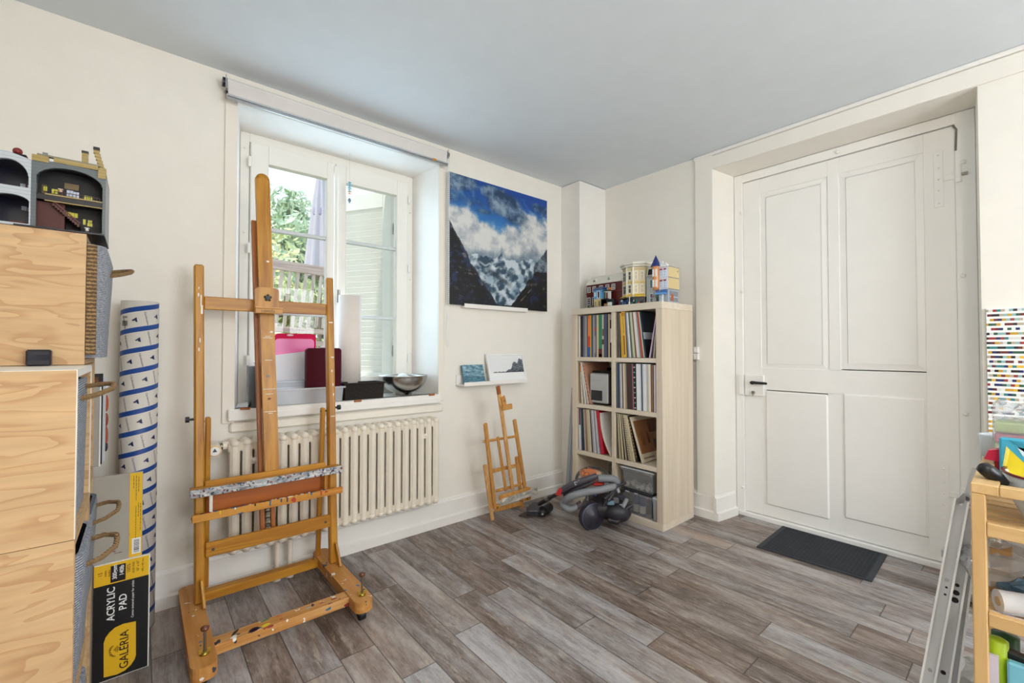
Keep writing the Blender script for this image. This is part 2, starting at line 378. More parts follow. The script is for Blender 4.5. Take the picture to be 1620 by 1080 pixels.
    bp = N(nt, 'ShaderNodeBump'); bp.inputs['Strength'].default_value = .25; bp.inputs['Distance'].default_value = .002
    hh = mth('SUBTRACT', fine, mth('MULTIPLY', g, .8)); nt.links.new(hh, bp.inputs['Height']); nt.links.new(bp.outputs[0], b.inputs['Normal'])
    return m
mb = MB().box((XW-.1, YS-.1, -.12), (.32, .05, 0), floor_mat()); fl = mb.build('floor', kind='structure', loc=(0, 0, 0))
MB().box((XW-.1, YS-.1, HC), (.4, .5, HC+.15), CEIL).build('ceiling', kind='structure', loc=(0, 0, 0))

# ------------------------------------------------------------------ window wall (north), with the splayed reveal
WX0, WX1, WZ0, WZ1 = -2.659, -1.513, .84, 2.387       # opening at the wall face
IX0, IX1, IZ1, DY = -2.607, -1.559, 2.372, .28         # opening where the window frame sits
mb = MB(); X0, X1 = XW-.1, .4
def ring(mb, y, x0, x1, z0, z1, X0, X1, Z0, Z1, m, flip):
    for q in ([(X0,Z0),(x0,Z0),(x0,Z1),(X0,Z1)], [(x1,Z0),(X1,Z0),(X1,Z1),(x1,Z1)], [(x0,Z0),(x1,Z0),(x1,z0),(x0,z0)], [(x0,z1),(x1,z1),(x1,Z1),(x0,Z1)]):
        v = [(a, y, c) for a, c in q]; mb.quad(*(v[::-1] if flip else v), m)
ring(mb, 0, WX0, WX1, WZ0, WZ1, X0, X1, -.1, HC+.1, WALL, False)
ring(mb, .45, IX0, IX1, WZ0, IZ1, X0, X1, -.1, HC+.1, mat('#e6ddcf', .85, bump=.3, bscale=30), True)
REV = WOODWHITE
for q in ([(WX0,0,WZ0),(WX0,0,WZ1),(IX0,DY,IZ1),(IX0,DY,WZ0)], [(WX1,0,WZ1),(WX1,0,WZ0),(IX1,DY,WZ0),(IX1,DY,IZ1)], [(WX0,0,WZ1),(WX1,0,WZ1),(IX1,DY,IZ1),(IX0,DY,IZ1)], [(WX1,0,WZ0),(WX0,0,WZ0),(IX0,DY,WZ0),(IX1,DY,WZ0)],
          [(IX0,DY,WZ0),(IX0,DY,IZ1),(IX0,.45,IZ1),(IX0,.45,WZ0)], [(IX1,DY,IZ1),(IX1,DY,WZ0),(IX1,.45,WZ0),(IX1,.45,IZ1)], [(IX0,DY,IZ1),(IX1,DY,IZ1),(IX1,.45,IZ1),(IX0,.45,IZ1)], [(IX1,DY,WZ0),(IX0,DY,WZ0),(IX0,.45,WZ0),(IX1,.45,WZ0)]):
    mb.quad(*q, REV)
for s_ in (X0, X1): mb.quad((s_,0,-.1),(s_,.45,-.1),(s_,.45,HC+.1),(s_,0,HC+.1), WALL)
mb.build('wall_north', kind='structure', loc=(0, 0, 0))
# side, back and door walls
MB().box((XW-.1, YS-.1, -.1), (XW, .0, HC+.1), WALL).build('wall_west', kind='structure', loc=(0, 0, 0))
mb = MB()   # back wall, its unseen window opening added to hold the fill light
for a, b in (((XW, -.1), (-2.35, HC+.1)), ((-.75, -.1), (.3, HC+.1)), ((-2.35, -.1), (-.75, .8)), ((-2.35, 2.2), (-.75, HC+.1))):
    mb.box((a[0], YS-.1, a[1]), (b[0], YS, b[1]), WALL)
mb.build('wall_south', kind='structure', loc=(0, 0, 0))
t = thing('added_window', None, None, (-1.55, YS-.06, .8), kind='structure')  # unseen window, added where the south fill light stands
mb = MB()
for a, b in (((-.8, 0), (-.72, 1.4)), ((.72, 0), (.8, 1.4)), ((-.8, 0), (.8, .08)), ((-.8, 1.32), (.8, 1.4)), ((-.05, 0), (.05, 1.4))): mb.box((a[0], 0, a[1]), (b[0], .05, b[1]), WOODWHITE)
mb.build('window_frame', t)
DYL, DYR, DZ = -1.127, -2.387, 2.405     # door opening in the wall face
DYL2, DYR2, DZ2, DX = -1.165, -2.365, 2.40, .235
mb = MB(); X = 0
def yz(mb, x, pts, m, flip=False): v = [(x, a, b) for a, b in pts]; mb.quad(*(v[::-1] if flip else v), m)
yz(mb, 0, [(.05,-.1),(DYL,-.1),(DYL,HC+.1),(.05,HC+.1)][::-1], WALL); yz(mb, 0, [(DYR,-.1),(YS-.1,-.1),(YS-.1,HC+.1),(DYR,HC+.1)][::-1], WALL)
yz(mb, 0, [(DYL,DZ),(DYR,DZ),(DYR,HC+.1),(DYL,HC+.1)][::-1], WALL)
mb.quad((0,DYL,0),(0,DYL,DZ),(DX,DYL2,DZ2),(DX,DYL2,0), WALL); mb.quad((0,DYR,DZ),(0,DYR,0),(DX,DYR2,0),(DX,DYR2,DZ2), WALL); mb.quad((0,DYL,DZ),(0,DYR,DZ),(DX,DYR2,DZ2),(DX,DYL2,DZ2), WALL)
yz(mb, .4, [(.05,-.1),(YS-.1,-.1),(YS-.1,HC+.1),(.05,HC+.1)], WALL)
mb.build('wall_east', kind='structure', loc=(0, 0, 0))
# boxed-in corner column
t = MB().box((-.33, -.203, 0), (-.0, -.0, HC-.004), WOODWHITE, bev=.002); t.build('wall_column', kind='structure')
# casing boards round the door niche and the cornice strip
mb = MB(); mb.box((-.012, -1.0, .14), (0, DYL-.001, HC-.02), WALL, bev=.003); mb.box((-.012, DYL, DZ), (0, -3.3, HC-.026), WALL, bev=.003); mb.build('trim_1', kind='structure')
MB().box((-.020, -.995, HC-.024), (0, -3.4, HC-.001), WOODWHITE, bev=.004).build('trim_2', kind='structure')
MB().tube([(-.004, -1.006, 1.2), (-.004, -1.004, HC-.03)], .004, WOODWHITE, 8).build('trim_3', kind='structure')

# ------------------------------------------------------------------ skirting boards
def skirt_prof(depth=.03): return [(0, 0), (-depth, 0), (-depth, .052), (-depth*.62, .060), (-depth*.58, .150), (-depth*.3, .156), (-depth*.22, .168), (0, .170)]
def skirt(name, a, b, nrm):
    """board along a->b (on the wall line), nrm = direction into the room"""
    a = Vector(a); b = Vector(b); n = Vector(nrm); mb = MB(); pr = skirt_prof()
    vs = [tuple(a+n*(-d)+Vector((0, 0, z))) for d, z in pr]+[tuple(b+n*(-d)+Vector((0, 0, z))) for d, z in pr]
    k = len(pr); mb.add(vs, [(i, (i+1) % k, k+(i+1) % k, k+i) for i in range(k)]+[list(range(k))[::-1], list(range(k, 2*k))], WOODWHITE)
    return mb.build(name, kind='structure')
skirt('baseboard_north', (XW, 0, 0), (-.332, 0, 0), (0, -1, 0))
skirt('baseboard_east', (0, -.203, 0), (0, DYL-.0, 0), (-1, 0, 0))
skirt('baseboard_niche', (0-.03, DYL, 0), (.20, DYL2+.004, 0), (0, -1, 0))
skirt('baseboard_east_right', (0, DYR-.002, 0), (0, YS, 0), (-1, 0, 0))
skirt('baseboard_west', (XW, YS, 0), (XW, -.03, 0), (1, 0, 0))

# ------------------------------------------------------------------ window
w1 = thing('window_1', None, None, (-2.083, .28, .86), kind='structure')
FR = mat('#f1eee7', .35, var=.01)
fx0, fx1 = IX0, IX1; fz0, fz1 = .86, IZ1; mb = MB()
fw = .046
mb.box((fx0, .27, fz0), (fx0+fw, .34, fz1), FR, bev=.003); mb.box((fx1-fw, .27, fz0), (fx1, .34, fz1), FR, bev=.003)
mb.box((fx0+fw, .27, fz1-.05), (fx1-fw, .34, fz1), FR, bev=.001); mb.box((fx0+fw, .27, fz0), (fx1-fw, .34, fz0+.05), FR, bev=.001)
wpart(mb, 'window_frame', w1)
mid = -2.098
def casement(x0, x1, gx0, gx1, hinge_x):
    c = bpy.data.objects.new('casement', None); col.objects.link(c); c.parent = w1
    z0, z1, g0, g1 = fz0+.045, 2.318, .985, 2.212
    mb = MB(); y0, y1 = .245, .295
    mb.box((x0, y0, z0), (gx0, y1, z1), FR, bev=.004); mb.box((gx1, y0, z0), (x1, y1, z1), FR, bev=.004)
    mb.box((gx0, y0, g1), (gx1, y1, z1), FR, bev=.002); mb.box((gx0, y0, z0), (gx1, y1, g0), FR, bev=.002)
    p = wpart(mb, 'casement_frame', c)
    bar = MB()
    for z in (1.845, 1.37): bar.box((gx0-.002, y0+.014, z-.011), (gx1+.002, y1-.008, z+.011), mat('#cfd6d6', .4), bev=.003)
    wpart(bar, 'glazing_bar', c)
    wpart(MB().box((gx0-.003, .268, g0-.003), (gx1+.003, .272, g1+.003), clear((.985, 1, 1), .012, .02)), 'pane', c)
    hb = MB()
    for z in (2.2, 1.72, 1.1): hb.tube([(hinge_x, y0-.008, z-.028), (hinge_x, y0-.008, z+.028)], .008, FR, 10)
    wpart(hb, 'hinge', c)
    return c
casement(-2.559, mid-.002, -2.47, -2.150, -2.566); casement(mid+.002, -1.608, -2.032, -1.690, -1.600)
mb = MB().box((mid-.012, .232, .92), (mid+.012, .246, 2.30), FR, bev=.004); wpart(mb, 'meeting_strip', w1)
mb = MB().tube([(mid+.02, .236, 1.45), (mid+.02, .236, 1.53)], .009, mat('#9a9a98', .3, .8), 8); mb.box((mid+.01, .236, 1.475), (mid+.03, .246, 1.505), STEEL); wpart(mb, 'window_handle', w1)
mb = MB()
for z in (1.75, 2.22): mb.ball((fx0+.02, .268, z+.06), .006, FR, 6); mb.ball((fx1-.02, .268, z-.1), .006, FR, 6)
wpart(mb, 'frame_plug', w1)
# casing flat boards round the opening
mb = MB(); CW = mat('#efe9de', .5, var=.015, bump=.06)
mb.box((-2.712, -.012, .80), (WX0, .0, 2.43), CW, bev=.002); mb.box((WX1, -.012, .82), (-1.468, .0, 2.43), CW, bev=.002); mb.box((-2.712, -.012, WZ1), (-1.468, 0, 2.432), CW, bev=.002)
mb.box((-2.68, -.022, .752), (-1.478, -.0, .800), CW, bev=.008)
wpart(mb, 'casing', w1)
SILLZ = .868
mb = MB(); mb.box((-2.690, -.042, .812), (-1.515, -.0, SILLZ), WOODWHITE, bev=.004); mb.box((WX0+.002, -.002, .83), (WX1-.002, .04, SILLZ), WOODWHITE); mb.prism([(WX0+.003, .0), (WX1-.003, .0), (IX1-.002, .275), (IX0+.002, .275)], .835, SILLZ, WOODWHITE)
mb.box((-2.60, -.046, .815), (-1.515, -.041, .845), WOODWHITE, bev=.001)
wpart(mb, 'window_sill', w1)
BR = wood('#7c3c12', '#b3682a', 'X', 8, .4)
for px, py in ((388, 646), (566, 634), (683, 624)):
    c = ony((px, py), -.043); mb = MB().box((c.x-.022, -.049, c.z-.006), (c.x+.022, -.0405, c.z+.006), BR, bev=.003); wpart(mb, 'wooden_catch', w1)

# ------------------------------------------------------------------ roller blind and its chain
b = thing('roller_blind', 'white roller blind rolled up above the window, silver bottom bar, bead chain at right', 'blind', (-2.1, -.05, 2.37))
mb = MB().tube([(-2.712, -.05, 2.447), (-1.487, -.05, 2.447)], .0235, mat('#e4e0de', .7), 20); mb.box((-2.709, -.075, 2.372), (-1.490, -.0735, 2.447), mat('#dcd7d3', .7)); wpart(mb, 'rolled_fabric', b)
mb = MB().box((-2.716, -.082, 2.372), (-1.484, -.066, 2.384), CHROME, bev=.002); mb.box((-2.716, -.080, 2.362), (-1.484, -.068, 2.3705), ALU, bev=.002); wpart(mb, 'bottom_bar', b, 'silver metal bottom bar')
mb = MB().box((-1.60, -.0835, 2.371), (-1.575, -.081, 2.384), mat('#c98a1e', .5)); wpart(mb, 'warning_sticker', b, 'small orange sticker')
for x, s_ in ((-2.716, -1), (-1.482, 1)):
    mb = MB().box((x, -.078, 2.415), (x+s_*.004, -.004, 2.475), CHROME, bev=.001); mb.tube([(x+s_*.004, -.05, 2.447), (x+s_*.014, -.05, 2.447)], .022, mat('#30343a', .3, .6), 16); wpart(mb, 'bracket', b)
mb = MB().tube([(-1.471, -.073, 2.43), (-1.472, -.073, 1.19), (-1.472, -.060, 1.178), (-1.472, -.047, 1.19), (-1.471, -.047, 2.43)], .0017, mat('#e8e6e0', .4), 6)
for i in range(90):
    for yy in (-.073, -.047): mb.box((-1.4742, yy-.0022, 1.2+i*.0135), (-1.4698, yy+.0022, 1.2044+i*.0135), mat('#e8e6e0', .4))
wpart(mb, 'bead_chain', b)
# hanging crystal in front of the right pane
P0 = ony((553.5, 218), .16); x = P0.x; mb = MB().tube([(x, .16, 2.372), (x, .16, 2.19)], .0008, mat('#b8c8cc', .3), 5)
for i, c in enumerate(('#2a8f86', '#2e9aa4', '#3a7fae', '#39a08e', '#2d8c9c', '#c79a4c', '#d98f4a')):
    mb.lathe([(0, -.005), (.012+.003*(i % 2), 0), (0, .005)], mat(c, .2, spec=.8), 8, Matrix.Translation((x, .16, 2.188-i*.0115)))
mb.tube([(x, .16, 2.11), (x, .16, 2.09)], .0008, mat('#b8c8cc', .3), 5)
mb.lathe([(0, -.018), (.011, 0), (.006, .014), (0, .018)], mat('#7d8a98', .08, .6), 8, Matrix.Translation((x, .16, 2.075)))
tag(mb.build('hanging_ornament'), 'thread of teal glass beads and a crystal drop hanging in the window niche', 'ornament')

# ------------------------------------------------------------------ door
d1 = thing('door_1', None, None, (DX, -1.75, 0), kind='structure')
DW = mat('#f5f3ef', .32, var=.01, bump=.05, bscale=30)
LX = .246; ly0, ly1, lz0, lz1 = -1.222, -2.288, .034, 2.338
mb = MB()
mb.box((DX, DYL2-.0, 0), (LX+.05, ly0, DZ2), DW, bev=.003); mb.box((DX, ly1, 0), (LX+.05, DYR2, DZ2), DW, bev=.003); mb.box((DX+.001, DYL2, lz1+.004), (LX+.05, DYR2, DZ2), DW, bev=.003)
mb.box((DX-.015, DYL2, 0), (LX+.05, DYR2, .03), DW, bev=.003)
wpart(mb, 'door_frame', d1)
mb = MB(); T = .042
# stiles, rails
P = [(-1.335, -1.725, 1.028, 2.236), (-1.783, -2.165, 1.040, 2.236), (-1.363, -1.714, .112, .880), (-1.796, -2.160, .146, .892)]
def dbox(a, b, x0=LX, x1=LX+T, bev=.0015): mb.box((x0, a[0], a[1]), (x1, b[0], b[1]), DW, bev=bev)
dbox((ly0-.001, lz0), (P[0][0], lz1)); dbox((P[0][1], 1.03), (P[1][0], lz1)); dbox((P[1][1], lz0), (ly1+.001, lz1))
dbox((P[0][0], P[0][3]), (P[0][1], lz1)); dbox((P[1][0], P[1][3]), (P[1][1], lz1))
dbox((P[0][0], .886), (P[1][1], 1.034))
dbox((P[2][1], lz0), (P[3][0], .89)); dbox((P[0][0], lz0), (P[2][1], P[2][2])); dbox((P[3][0], lz0), (P[1][1], P[3][2]))
dbox((P[0][0], P[2][2]), (P[2][0], .89)); dbox((P[3][1], P[3][2]), (P[1][1], .893))
wpart(mb, 'door_leaf', d1)
for i, (a, b, z0, z1) in enumerate(P):
    mb = MB()
    mb.box((LX+.014, a, z0), (LX+.03, b, z1), DW)
    k = .034
    if i < 2:   # recessed field with a mitred moulding
        for q in ([(a,z0),(b,z0),(b+k,z0+k),(a-k,z0+k)], [(b,z0),(b,z1),(b+k,z1-k),(b+k,z0+k)], [(b,z1),(a,z1),(a-k,z1-k),(b+k,z1-k)], [(a,z1),(a,z0),(a-k,z0+k),(a-k,z1-k)]):
            o_, i_ = q[:2], q[2:]
            vs = [(LX+.006, *o_[0]), (LX+.006, *o_[1]), (LX+.001, *i_[0]), (LX+.001, *i_[1])]; mb.quad(*vs, DW)
        mb.box((LX+.0035, a-k, z0+k), (LX+.014, b+k, z1-k), DW, bev=.001)
    else:       # raised field
        mb.box((LX-.010, a+.002, z0+.000), (LX+.014, b-.002, z1), DW, bev=.008)
    wpart(mb, 'door_panel', d1)
# lock case, handle, cylinder
mb = MB(); Y0, Y1 = -1.226, -1.354
mb.box((LX-.022, -1.232, .842), (LX, Y1, .984), DW, bev=.002); mb.box((DX-.018, -1.196, .842), (LX-.002, -1.227, .984), DW, bev=.002); lc = wpart(mb, 'lock_case', d1)
hy = onx((1192, 605), LX-.03); mb = MB()
mb.tube([(LX-.022, hy.y, hy.z), (LX-.050, hy.y, hy.z)], .011, BLACK, 12); mb.tube([(LX-.050, hy.y+.012, hy.z), (LX-.054, hy.y-.02, hy.z+.001), (LX-.054, hy.y-.085, hy.z), (LX-.052, hy.y-.094, hy.z-.001)], [.009, .010, .0085, .006], BLACK, 12)
mb.ball((LX-.05, hy.y, hy.z), .013, BLACK, 8); wpart(mb, 'door_handle', d1, 'black lever handle')
ky = onx((1192, 622), LX-.024); mb = MB(); mb.tube([(LX-.022, ky.y, ky.z+.006), (LX-.034, ky.y, ky.z+.006)], .012, STEEL, 16); mb.box((LX-.033, ky.y-.006, ky.z-.018), (LX-.022, ky.y+.006, ky.z+.004), STEEL, bev=.003); mb.box((LX-.0355, ky.y-.0015, ky.z), (LX-.033, ky.y+.0015, ky.z+.012), BLACK); wpart(mb, 'lock_cylinder', d1, 'steel lock cylinder')
def hinge(zc, flip):
    mb = MB(); y = -2.225
    if not flip: mb.box((LX-.005, y-.019, zc-.150), (LX, y+.019, zc+.150), DW, bev=.003)
    else: mb.prism([(-.019, -.15), (-.0, -.160), (.019, -.15), (.019, .15), (-.019, .15)], 0, .005, DW, Matrix(((0, 0, -1, LX), (1, 0, 0, y), (0, 1, 0, zc), (0, 0, 0, 1))))
    mb.box((LX-.006, y-.019, zc-.016), (LX, y-.072, zc+.016), DW, bev=.003)
    mb.tube([(LX-.012, -2.300, zc-.04), (LX-.012, -2.300, zc+.045)], .014, DW, 12); mb.tube([(LX-.012, -2.300, zc-.0), (LX-.012, -2.335, zc)], .009, mat('#a9a59b', .6), 8)
    for k in (-.13, -.06, 0, .06, .13): mb.ball((LX-.006, y, zc+k), .005, DW, 6)
    wpart(mb, 'hinge', d1)
hinge(2.07, False); hinge(.40, True)
mb = MB()
for px, py in ((1173, 337), (1174, 461), (1325, 240), (1524, 256), (1524, 436), (1528, 655), (1175, 770)):
    c = onx((px, py), DX-.003); mb.lathe([(0, .006), (.010, .004), (.012, 0)], DW, 6, Matrix.Translation(c) @ Matrix.Rotation(-PI/2, 4, 'Y'))
wpart(mb, 'frame_bolt', d1)
wpart(MB().tube([(LX-.010, -2.292, 2.20), (LX-.010, -2.296, 2.31), (LX-.014, -2.283, 2.335)], .005, mat('#7a766c', .6), 6), 'draught_wire', d1)

# socket and switch by the casing
t = thing('wall_socket', 'white double wall switch at the niche corner behind the shelf unit', 'switch', (0, -1.01, 1.07))
mb = MB(); mb.box((-.037, -.985, 1.088), (-.013, -1.028, 1.133), WHITE, bev=.003); mb.box((-.037, -.985, 1.136), (-.013, -1.028, 1.178), WHITE, bev=.003); wpart(mb, 'housing', t)
for z in (1.110, 1.157): wpart(MB().box((-.041, -.990, z-.014), (-.036, -1.006, z+.014), mat('#dddbd5', .4), bev=.002), 'rocker', t)
# rubber doormat
c = [(.212, -1.466), (.214, -1.994), (-.214, -2.006), (-.238, -1.478)]
mb = MB(); RB = mat('#33373d', .75, bump=.2, bscale=80, var=.12)
M_ = Matrix.Identity(4); mb.prism([p for p in c], 0.0, .007, RB)
cx = sum(p[0] for p in c)/4; cy = sum(p[1] for p in c)/4
inn = [(cx+(p[0]-cx)*.93, cy+(p[1]-cy)*.90) for p in c]; mb.prism(inn, .007, .009, mat('#2c3036', .8, bump=.3, bscale=120, var=.15))
A, B_, C_, D_ = [Vector((*p, 0)) for p in inn]
for i in range(26):
    for j in range(17):
        u, v = (i+.5)/26, (j+.5)/17; p = (A*(1-u)+B_*u)*(1-v)+(D_*(1-u)+C_*u)*v
        mb.box((p.x-.006, p.y-.006, .009), (p.x+.006, p.y+.006, .0112), mat('#2a2e33', .8))
tag(mb.build('doormat'), 'flat black rubber doormat with studs on the floor before the white door', 'doormat')

# ------------------------------------------------------------------ cast radiator under the window
RAD = mat('#ebe2d2', .35, var=.02)
t = thing('radiator', 'cream cast iron column radiator below the window, behind the large easel', 'radiator', (-2.115, -.08, 0))
r0, nsec, pitch = -2.670, 22, .0515
def section_mesh(x):
    mb = MB()
    for k, y in enumerate((-.108, -.072, -.036)):
        zt, zb = .715, .215
        mb.tube([(x, y, zb), (x, y, zb+.03), (x, y, zt-.03), (x, y, zt)], [.0175, .0175, .0175, .0175], RAD, 10)
        mb.ball((x, y, zt), .019, RAD, 8, (1.05, 1.15, 1.0)); mb.ball((x, y, zb), .019, RAD, 8, (1.05, 1.15, 1.0))
    for z in (.705, .235):
        mb.box((x-.0255, -.118, z-.040), (x+.0255, -.026, z+.024), RAD, bev=.014)
    mb.box((x-.0205, -.124, .235), (x+.0205, -.094, .70), RAD, bev=.012)
    return mb
base = None
for i in range(nsec):
    x = r0+i*pitch
    if base is None:
        mb = section_mesh(0); base = mb.build('section', t, loc=(x+2.115, .08, 0))
    else:
        o = base.copy(); o.location = (x+2.115, .08, 0); col.objects.link(o)
for x in (r0+pitch*1.5, r0+pitch*19.5): mb = MB(); mb.box((x-.02, -.118, .610), (x+.02, -.100, .640), RAD, bev=.004); mb.ball((x, -.119, .625), .007, RAD, 6); wpart(mb, 'bracket', t)
v = MB(); vx = -2.752
v.tube([(r0-.02, -.072, .705), (r0-.045, -.072, .705)], .021, RAD, 6); v.tube([(r0-.045, -.072, .705), (r0-.064, -.072, .703)], .012, mat('#8a8474', .35, .8), 10)
for k in (.048, .058): v.tube([(r0-k-.004, -.072, .704), (r0-k+.002, -.072, .704)], .016, mat('#7d7666', .35, .8), 8)
vo = wpart(v, 'valve', t)
v = MB(); v.tube([(vx, -.045, .70), (vx, -.085, .70)], .030, RAD, 20); v.tube([(vx, -.085, .70), (vx, -.130, .697)], [.030, .027], mat('#e8e0cf', .35), 20); v.tube([(vx, -.128, .697), (vx, -.134, .697)], .024, mat('#d8b25a', .4), 20); v.tube([(vx, -.134, .697), (vx, -.136, .697)], .0205, WHITE, 20)
tri = [(-.009, -.005), (.009, -.005), (0, .011)]
v.prism(tri, 0, .0008, mat('#3d4a5a', .5), Matrix(((1, 0, 0, vx), (0, 0, -1, -.136), (0, 1, 0, .698), (0, 0, 0, 1))))
wpart(v, 'thermostat_knob', t, 'round white thermostat knob')
mb = MB()
for x in (-2.478, -2.418): mb.tube([(x, -.075, .22), (x, -.075, .0)], .0125, RAD, 12); mb.tube([(x, -.075, 0), (x, -.075, .03)], .018, RAD, 12)
wpart(mb, 'pipe', t)

# ------------------------------------------------------------------ large studio easel
EG = wood('#a0640e', '#c48a28', 'Z', 5, .40); EGX = wood('#a0640e', '#c48a28', 'X', 5, .40); EGY = wood('#ad6818', '#c5832f', 'Y', 5, .42)
DRIPX = wood('#bd813c', '#d3a065', 'X', 5, .5, spots=[(19, .655, '#2c3140'), (23, .67, '#efeae0'), (17, .70, '#8e2f26'), (21, .70, '#4a6f86')])
DRIPY = wood('#b97c38', '#cb9352', 'Y', 5, .5, spots=[(24, .68, '#3b3f4c'), (27, .69, '#e6e0d6'), (26, .72, '#3a6ba0')])
PAINTED = wood('#3a4256', '#e4e3de', 'X', 45, .5, stretch=2.2, dist=1.6, bands=.8, spots=[(60, .66, '#8a3b3a'), (90, .60, '#2b3346'), (70, .62, '#8fa0b4')])
ea = thing('studio_easel', 'large paint-spattered beech studio easel on casters in front of the window', 'easel', (-2.54, -.38, 0))
# feet (sleds)
def sled(x, y0, y1, w=.078, z0=.052, z1=.098):
    pts = []; r = .034
    for cx, cy, a0 in ((x+w/2-r, y1-r, 0), (x-w/2+r, y1-r, 90), (x-w/2+r, y0+r, 180), (x+w/2-r, y0+r, 270)):
        for k in range(6): a = math.radians(a0+k*18); pts.append((cx+r*math.cos(a), cy+r*math.sin(a)))
    return MB().prism(pts, z0, z1, DRIPY)
def lerp(a, b, t): return tuple(p*(1-t)+q*t for p, q in zip(a, b))
FXL, FXR = -2.838, -2.276
for x in (FXL, FXR):
    f = wpart(sled(x, -.745 if x == FXL else -.715, -.075), 'foot', ea)
    for y in (-.665, -.14):
        mb = MB(); mb.tube([(x-.012, y, .026), (x+.012, y, .026)], .025, BLACK, 18); mb.box((x-.017, y-.018, .028), (x+.017, y+.018, .05), mat('#2a2a2c', .4), bev=.004); wpart(mb, 'caster', ea)
    mb = MB(); y = -.665 if x == FXL else -.655
    mb.tube([(x+.006, y, .098), (x+.006, y, .178)], .0042, mat('#8a8272', .35, .9), 8); mb.lathe([(0, -.012), (.012, -.005), (.014, .004), (0, .012)], mat('#6b3f2a', .4), 10, Matrix.Translation((x+.006, y, .186)))
    mb.lathe([(.004, 0), (.016, .001), (.007, .008), (.004, .009)], mat('#c2a94e', .3, .9), 10, Matrix.Translation((x+.006, y, .098))); 
    for s_ in (-1, 1): mb.box((x+.006+s_*.006, y-.002, .101), (x+.006+s_*.019, y+.002, .116), mat('#c2a94e', .3, .9), bev=.001)
    wpart(mb, 'threaded_rod', ea, 'upright metal rod with brass wing nut')
# long bars between the feet
mb = MB().box((FXL+.039, -.195, .058), (FXR-.039, -.150, .096), EGX, bev=.002); mb.tube([(FXR-.055, -.170, .0955), (FXR-.055, -.170, .0975)], .006, mat('#7a5a30', .4), 8); wpart(mb, 'rear_base_bar', ea)
mb = MB().box((FXL+.037, -.628, .056), (FXR-.037, -.566, .092), DRIPX, bev=.002)
def blob(mb, x, y, z, rx, ry, c, rot=0, n=14):
    pts = [(rx*math.cos(2*PI*k/n)*(1+.18*math.sin(3*k)), ry*math.sin(2*PI*k/n)*(1+.15*math.cos(2*k))) for k in range(n)]
    mb.prism(pts, 0, .0009, mat(c, .35), Matrix.Translation((x, y, z)) @ Matrix.Rotation(rot, 4, 'Z'))
for px, py, rx, ry, c, ro in ((371, 1006, .006, .016, '#e9e6df', -1), (376, 1003, .008, .004, '#23262e', 0), (372, 1000, .02, .006, '#20252c', .9), (401, 995, .017, .009, '#2c1838', .3), (407, 1006, .022, .010, '#2b1734', .2), (411, 995, .010, .006, '#eeeae2', .1), (420, 989, .016, .009, '#e6cf2a', .4), (418, 980, .018, .005, '#2f7a62', .3), (445, 979, .006, .004, '#b8322a', .2), (488, 961, .010, .004, '#8fa3ae', .2), (440, 974, .008, .002, '#c2352b', .1), (528, 947, .012, .005, '#8f2f22', .1), (510, 953, .010, .003, '#a8473a', .1)):
    p = onz((px, py), .0922); 
    if -.622 < p.y < -.572: blob(mb, p.x, p.y, .0918, rx, ry, c, ro)
    else: blob(mb, p.x, max(-.618, min(-.576, p.y)), .0918, rx, ry*.8, c, ro)
wpart(mb, 'front_base_bar', ea)
# leaning H frame
LB, LT = (-2.815, -.275, .098), (-2.822, -.155, 1.535)
RB_, RT = (-2.268, -.275, .098), (-2.262, -.155, 1.535)
def fp(t, x): return Vector((x, -.275+.12*t, .098+1.437*t))      # point on the front frame plane, t 0..1
def zt(z): return (z-.098)/1.437
FW = .040
MARKS = ((-2.823, 1.43, .012, .004), (-2.824, 1.40, .016, .006), (-2.815, 1.36, .08, .005), (-2.812, 1.33, .05, .008), (-2.818, 1.20, .02, .005), (-2.822, 1.16, .015, .006), (-2.263, 1.30, .006, .02), (-2.258, 1.12, .006, .015), (-2.262, 1.05, .012, .006), (-2.258, .98, .014, .005), (-2.262, .82, .004, .02), (-2.256, .93, .012, .004))
for nm, b_, t_ in (('L', LB, LT), ('R', RB_, RT)):
    mb = MB(); mb.bar(b_, t_, .036, .042, EG, up=(0, 1, 0), bev=.006)
    s_ = 1 if nm == 'R' else -1
    for x, z, h, w_ in MARKS:
        if (x < -2.5) == (nm == 'L'): q = fp(zt(z), x); mb.box((x-w_/2, q.y-.0222, z-h/2), (x+w_/2, q.y-.0205, z+h/2), mat('#ece8dc', .5), bev=.0008)
    wpart(mb, 'side_post', ea)
    # splash marks, knobs
    mk = MB(); q = Vector(lerp(b_, t_, zt(.86))); mk.tube([(q.x+s_*.018, q.y, q.z), (q.x+s_*.034, q.y, q.z)], .005, BLACK, 8); mk.tube([(q.x+s_*.034, q.y, q.z), (q.x+s_*.048, q.y, q.z)], .0125, BLACK, 10); wpart(mk, 'clamp_knob', ea, 'black plastic knob')
    # rear strut
    top = Vector(lerp(b_, t_, zt(.845))); xin = -.034 if nm == 'R' else .034
    mb = MB().bar((b_[0]+xin, -.140, .098), (top.x+xin, top.y+.018, .862), .020, .030, EG, up=(0, 1, 0), bev=.004); mb.tube([(top.x+xin-.012, top.y+.02, .845), (top.x-.0, top.y+.02, .845)], .005, BLACK, 8); wpart(mb, 'rear_strut', ea)
# upper crossbar, clamp with lettering
q = fp(zt(1.335), 0); mb = MB().box((-2.803, q.y-.012, 1.338), (-2.282, q.y+.010, 1.396), EGX, bev=.003); wpart(mb, 'upper_crossbar', ea)
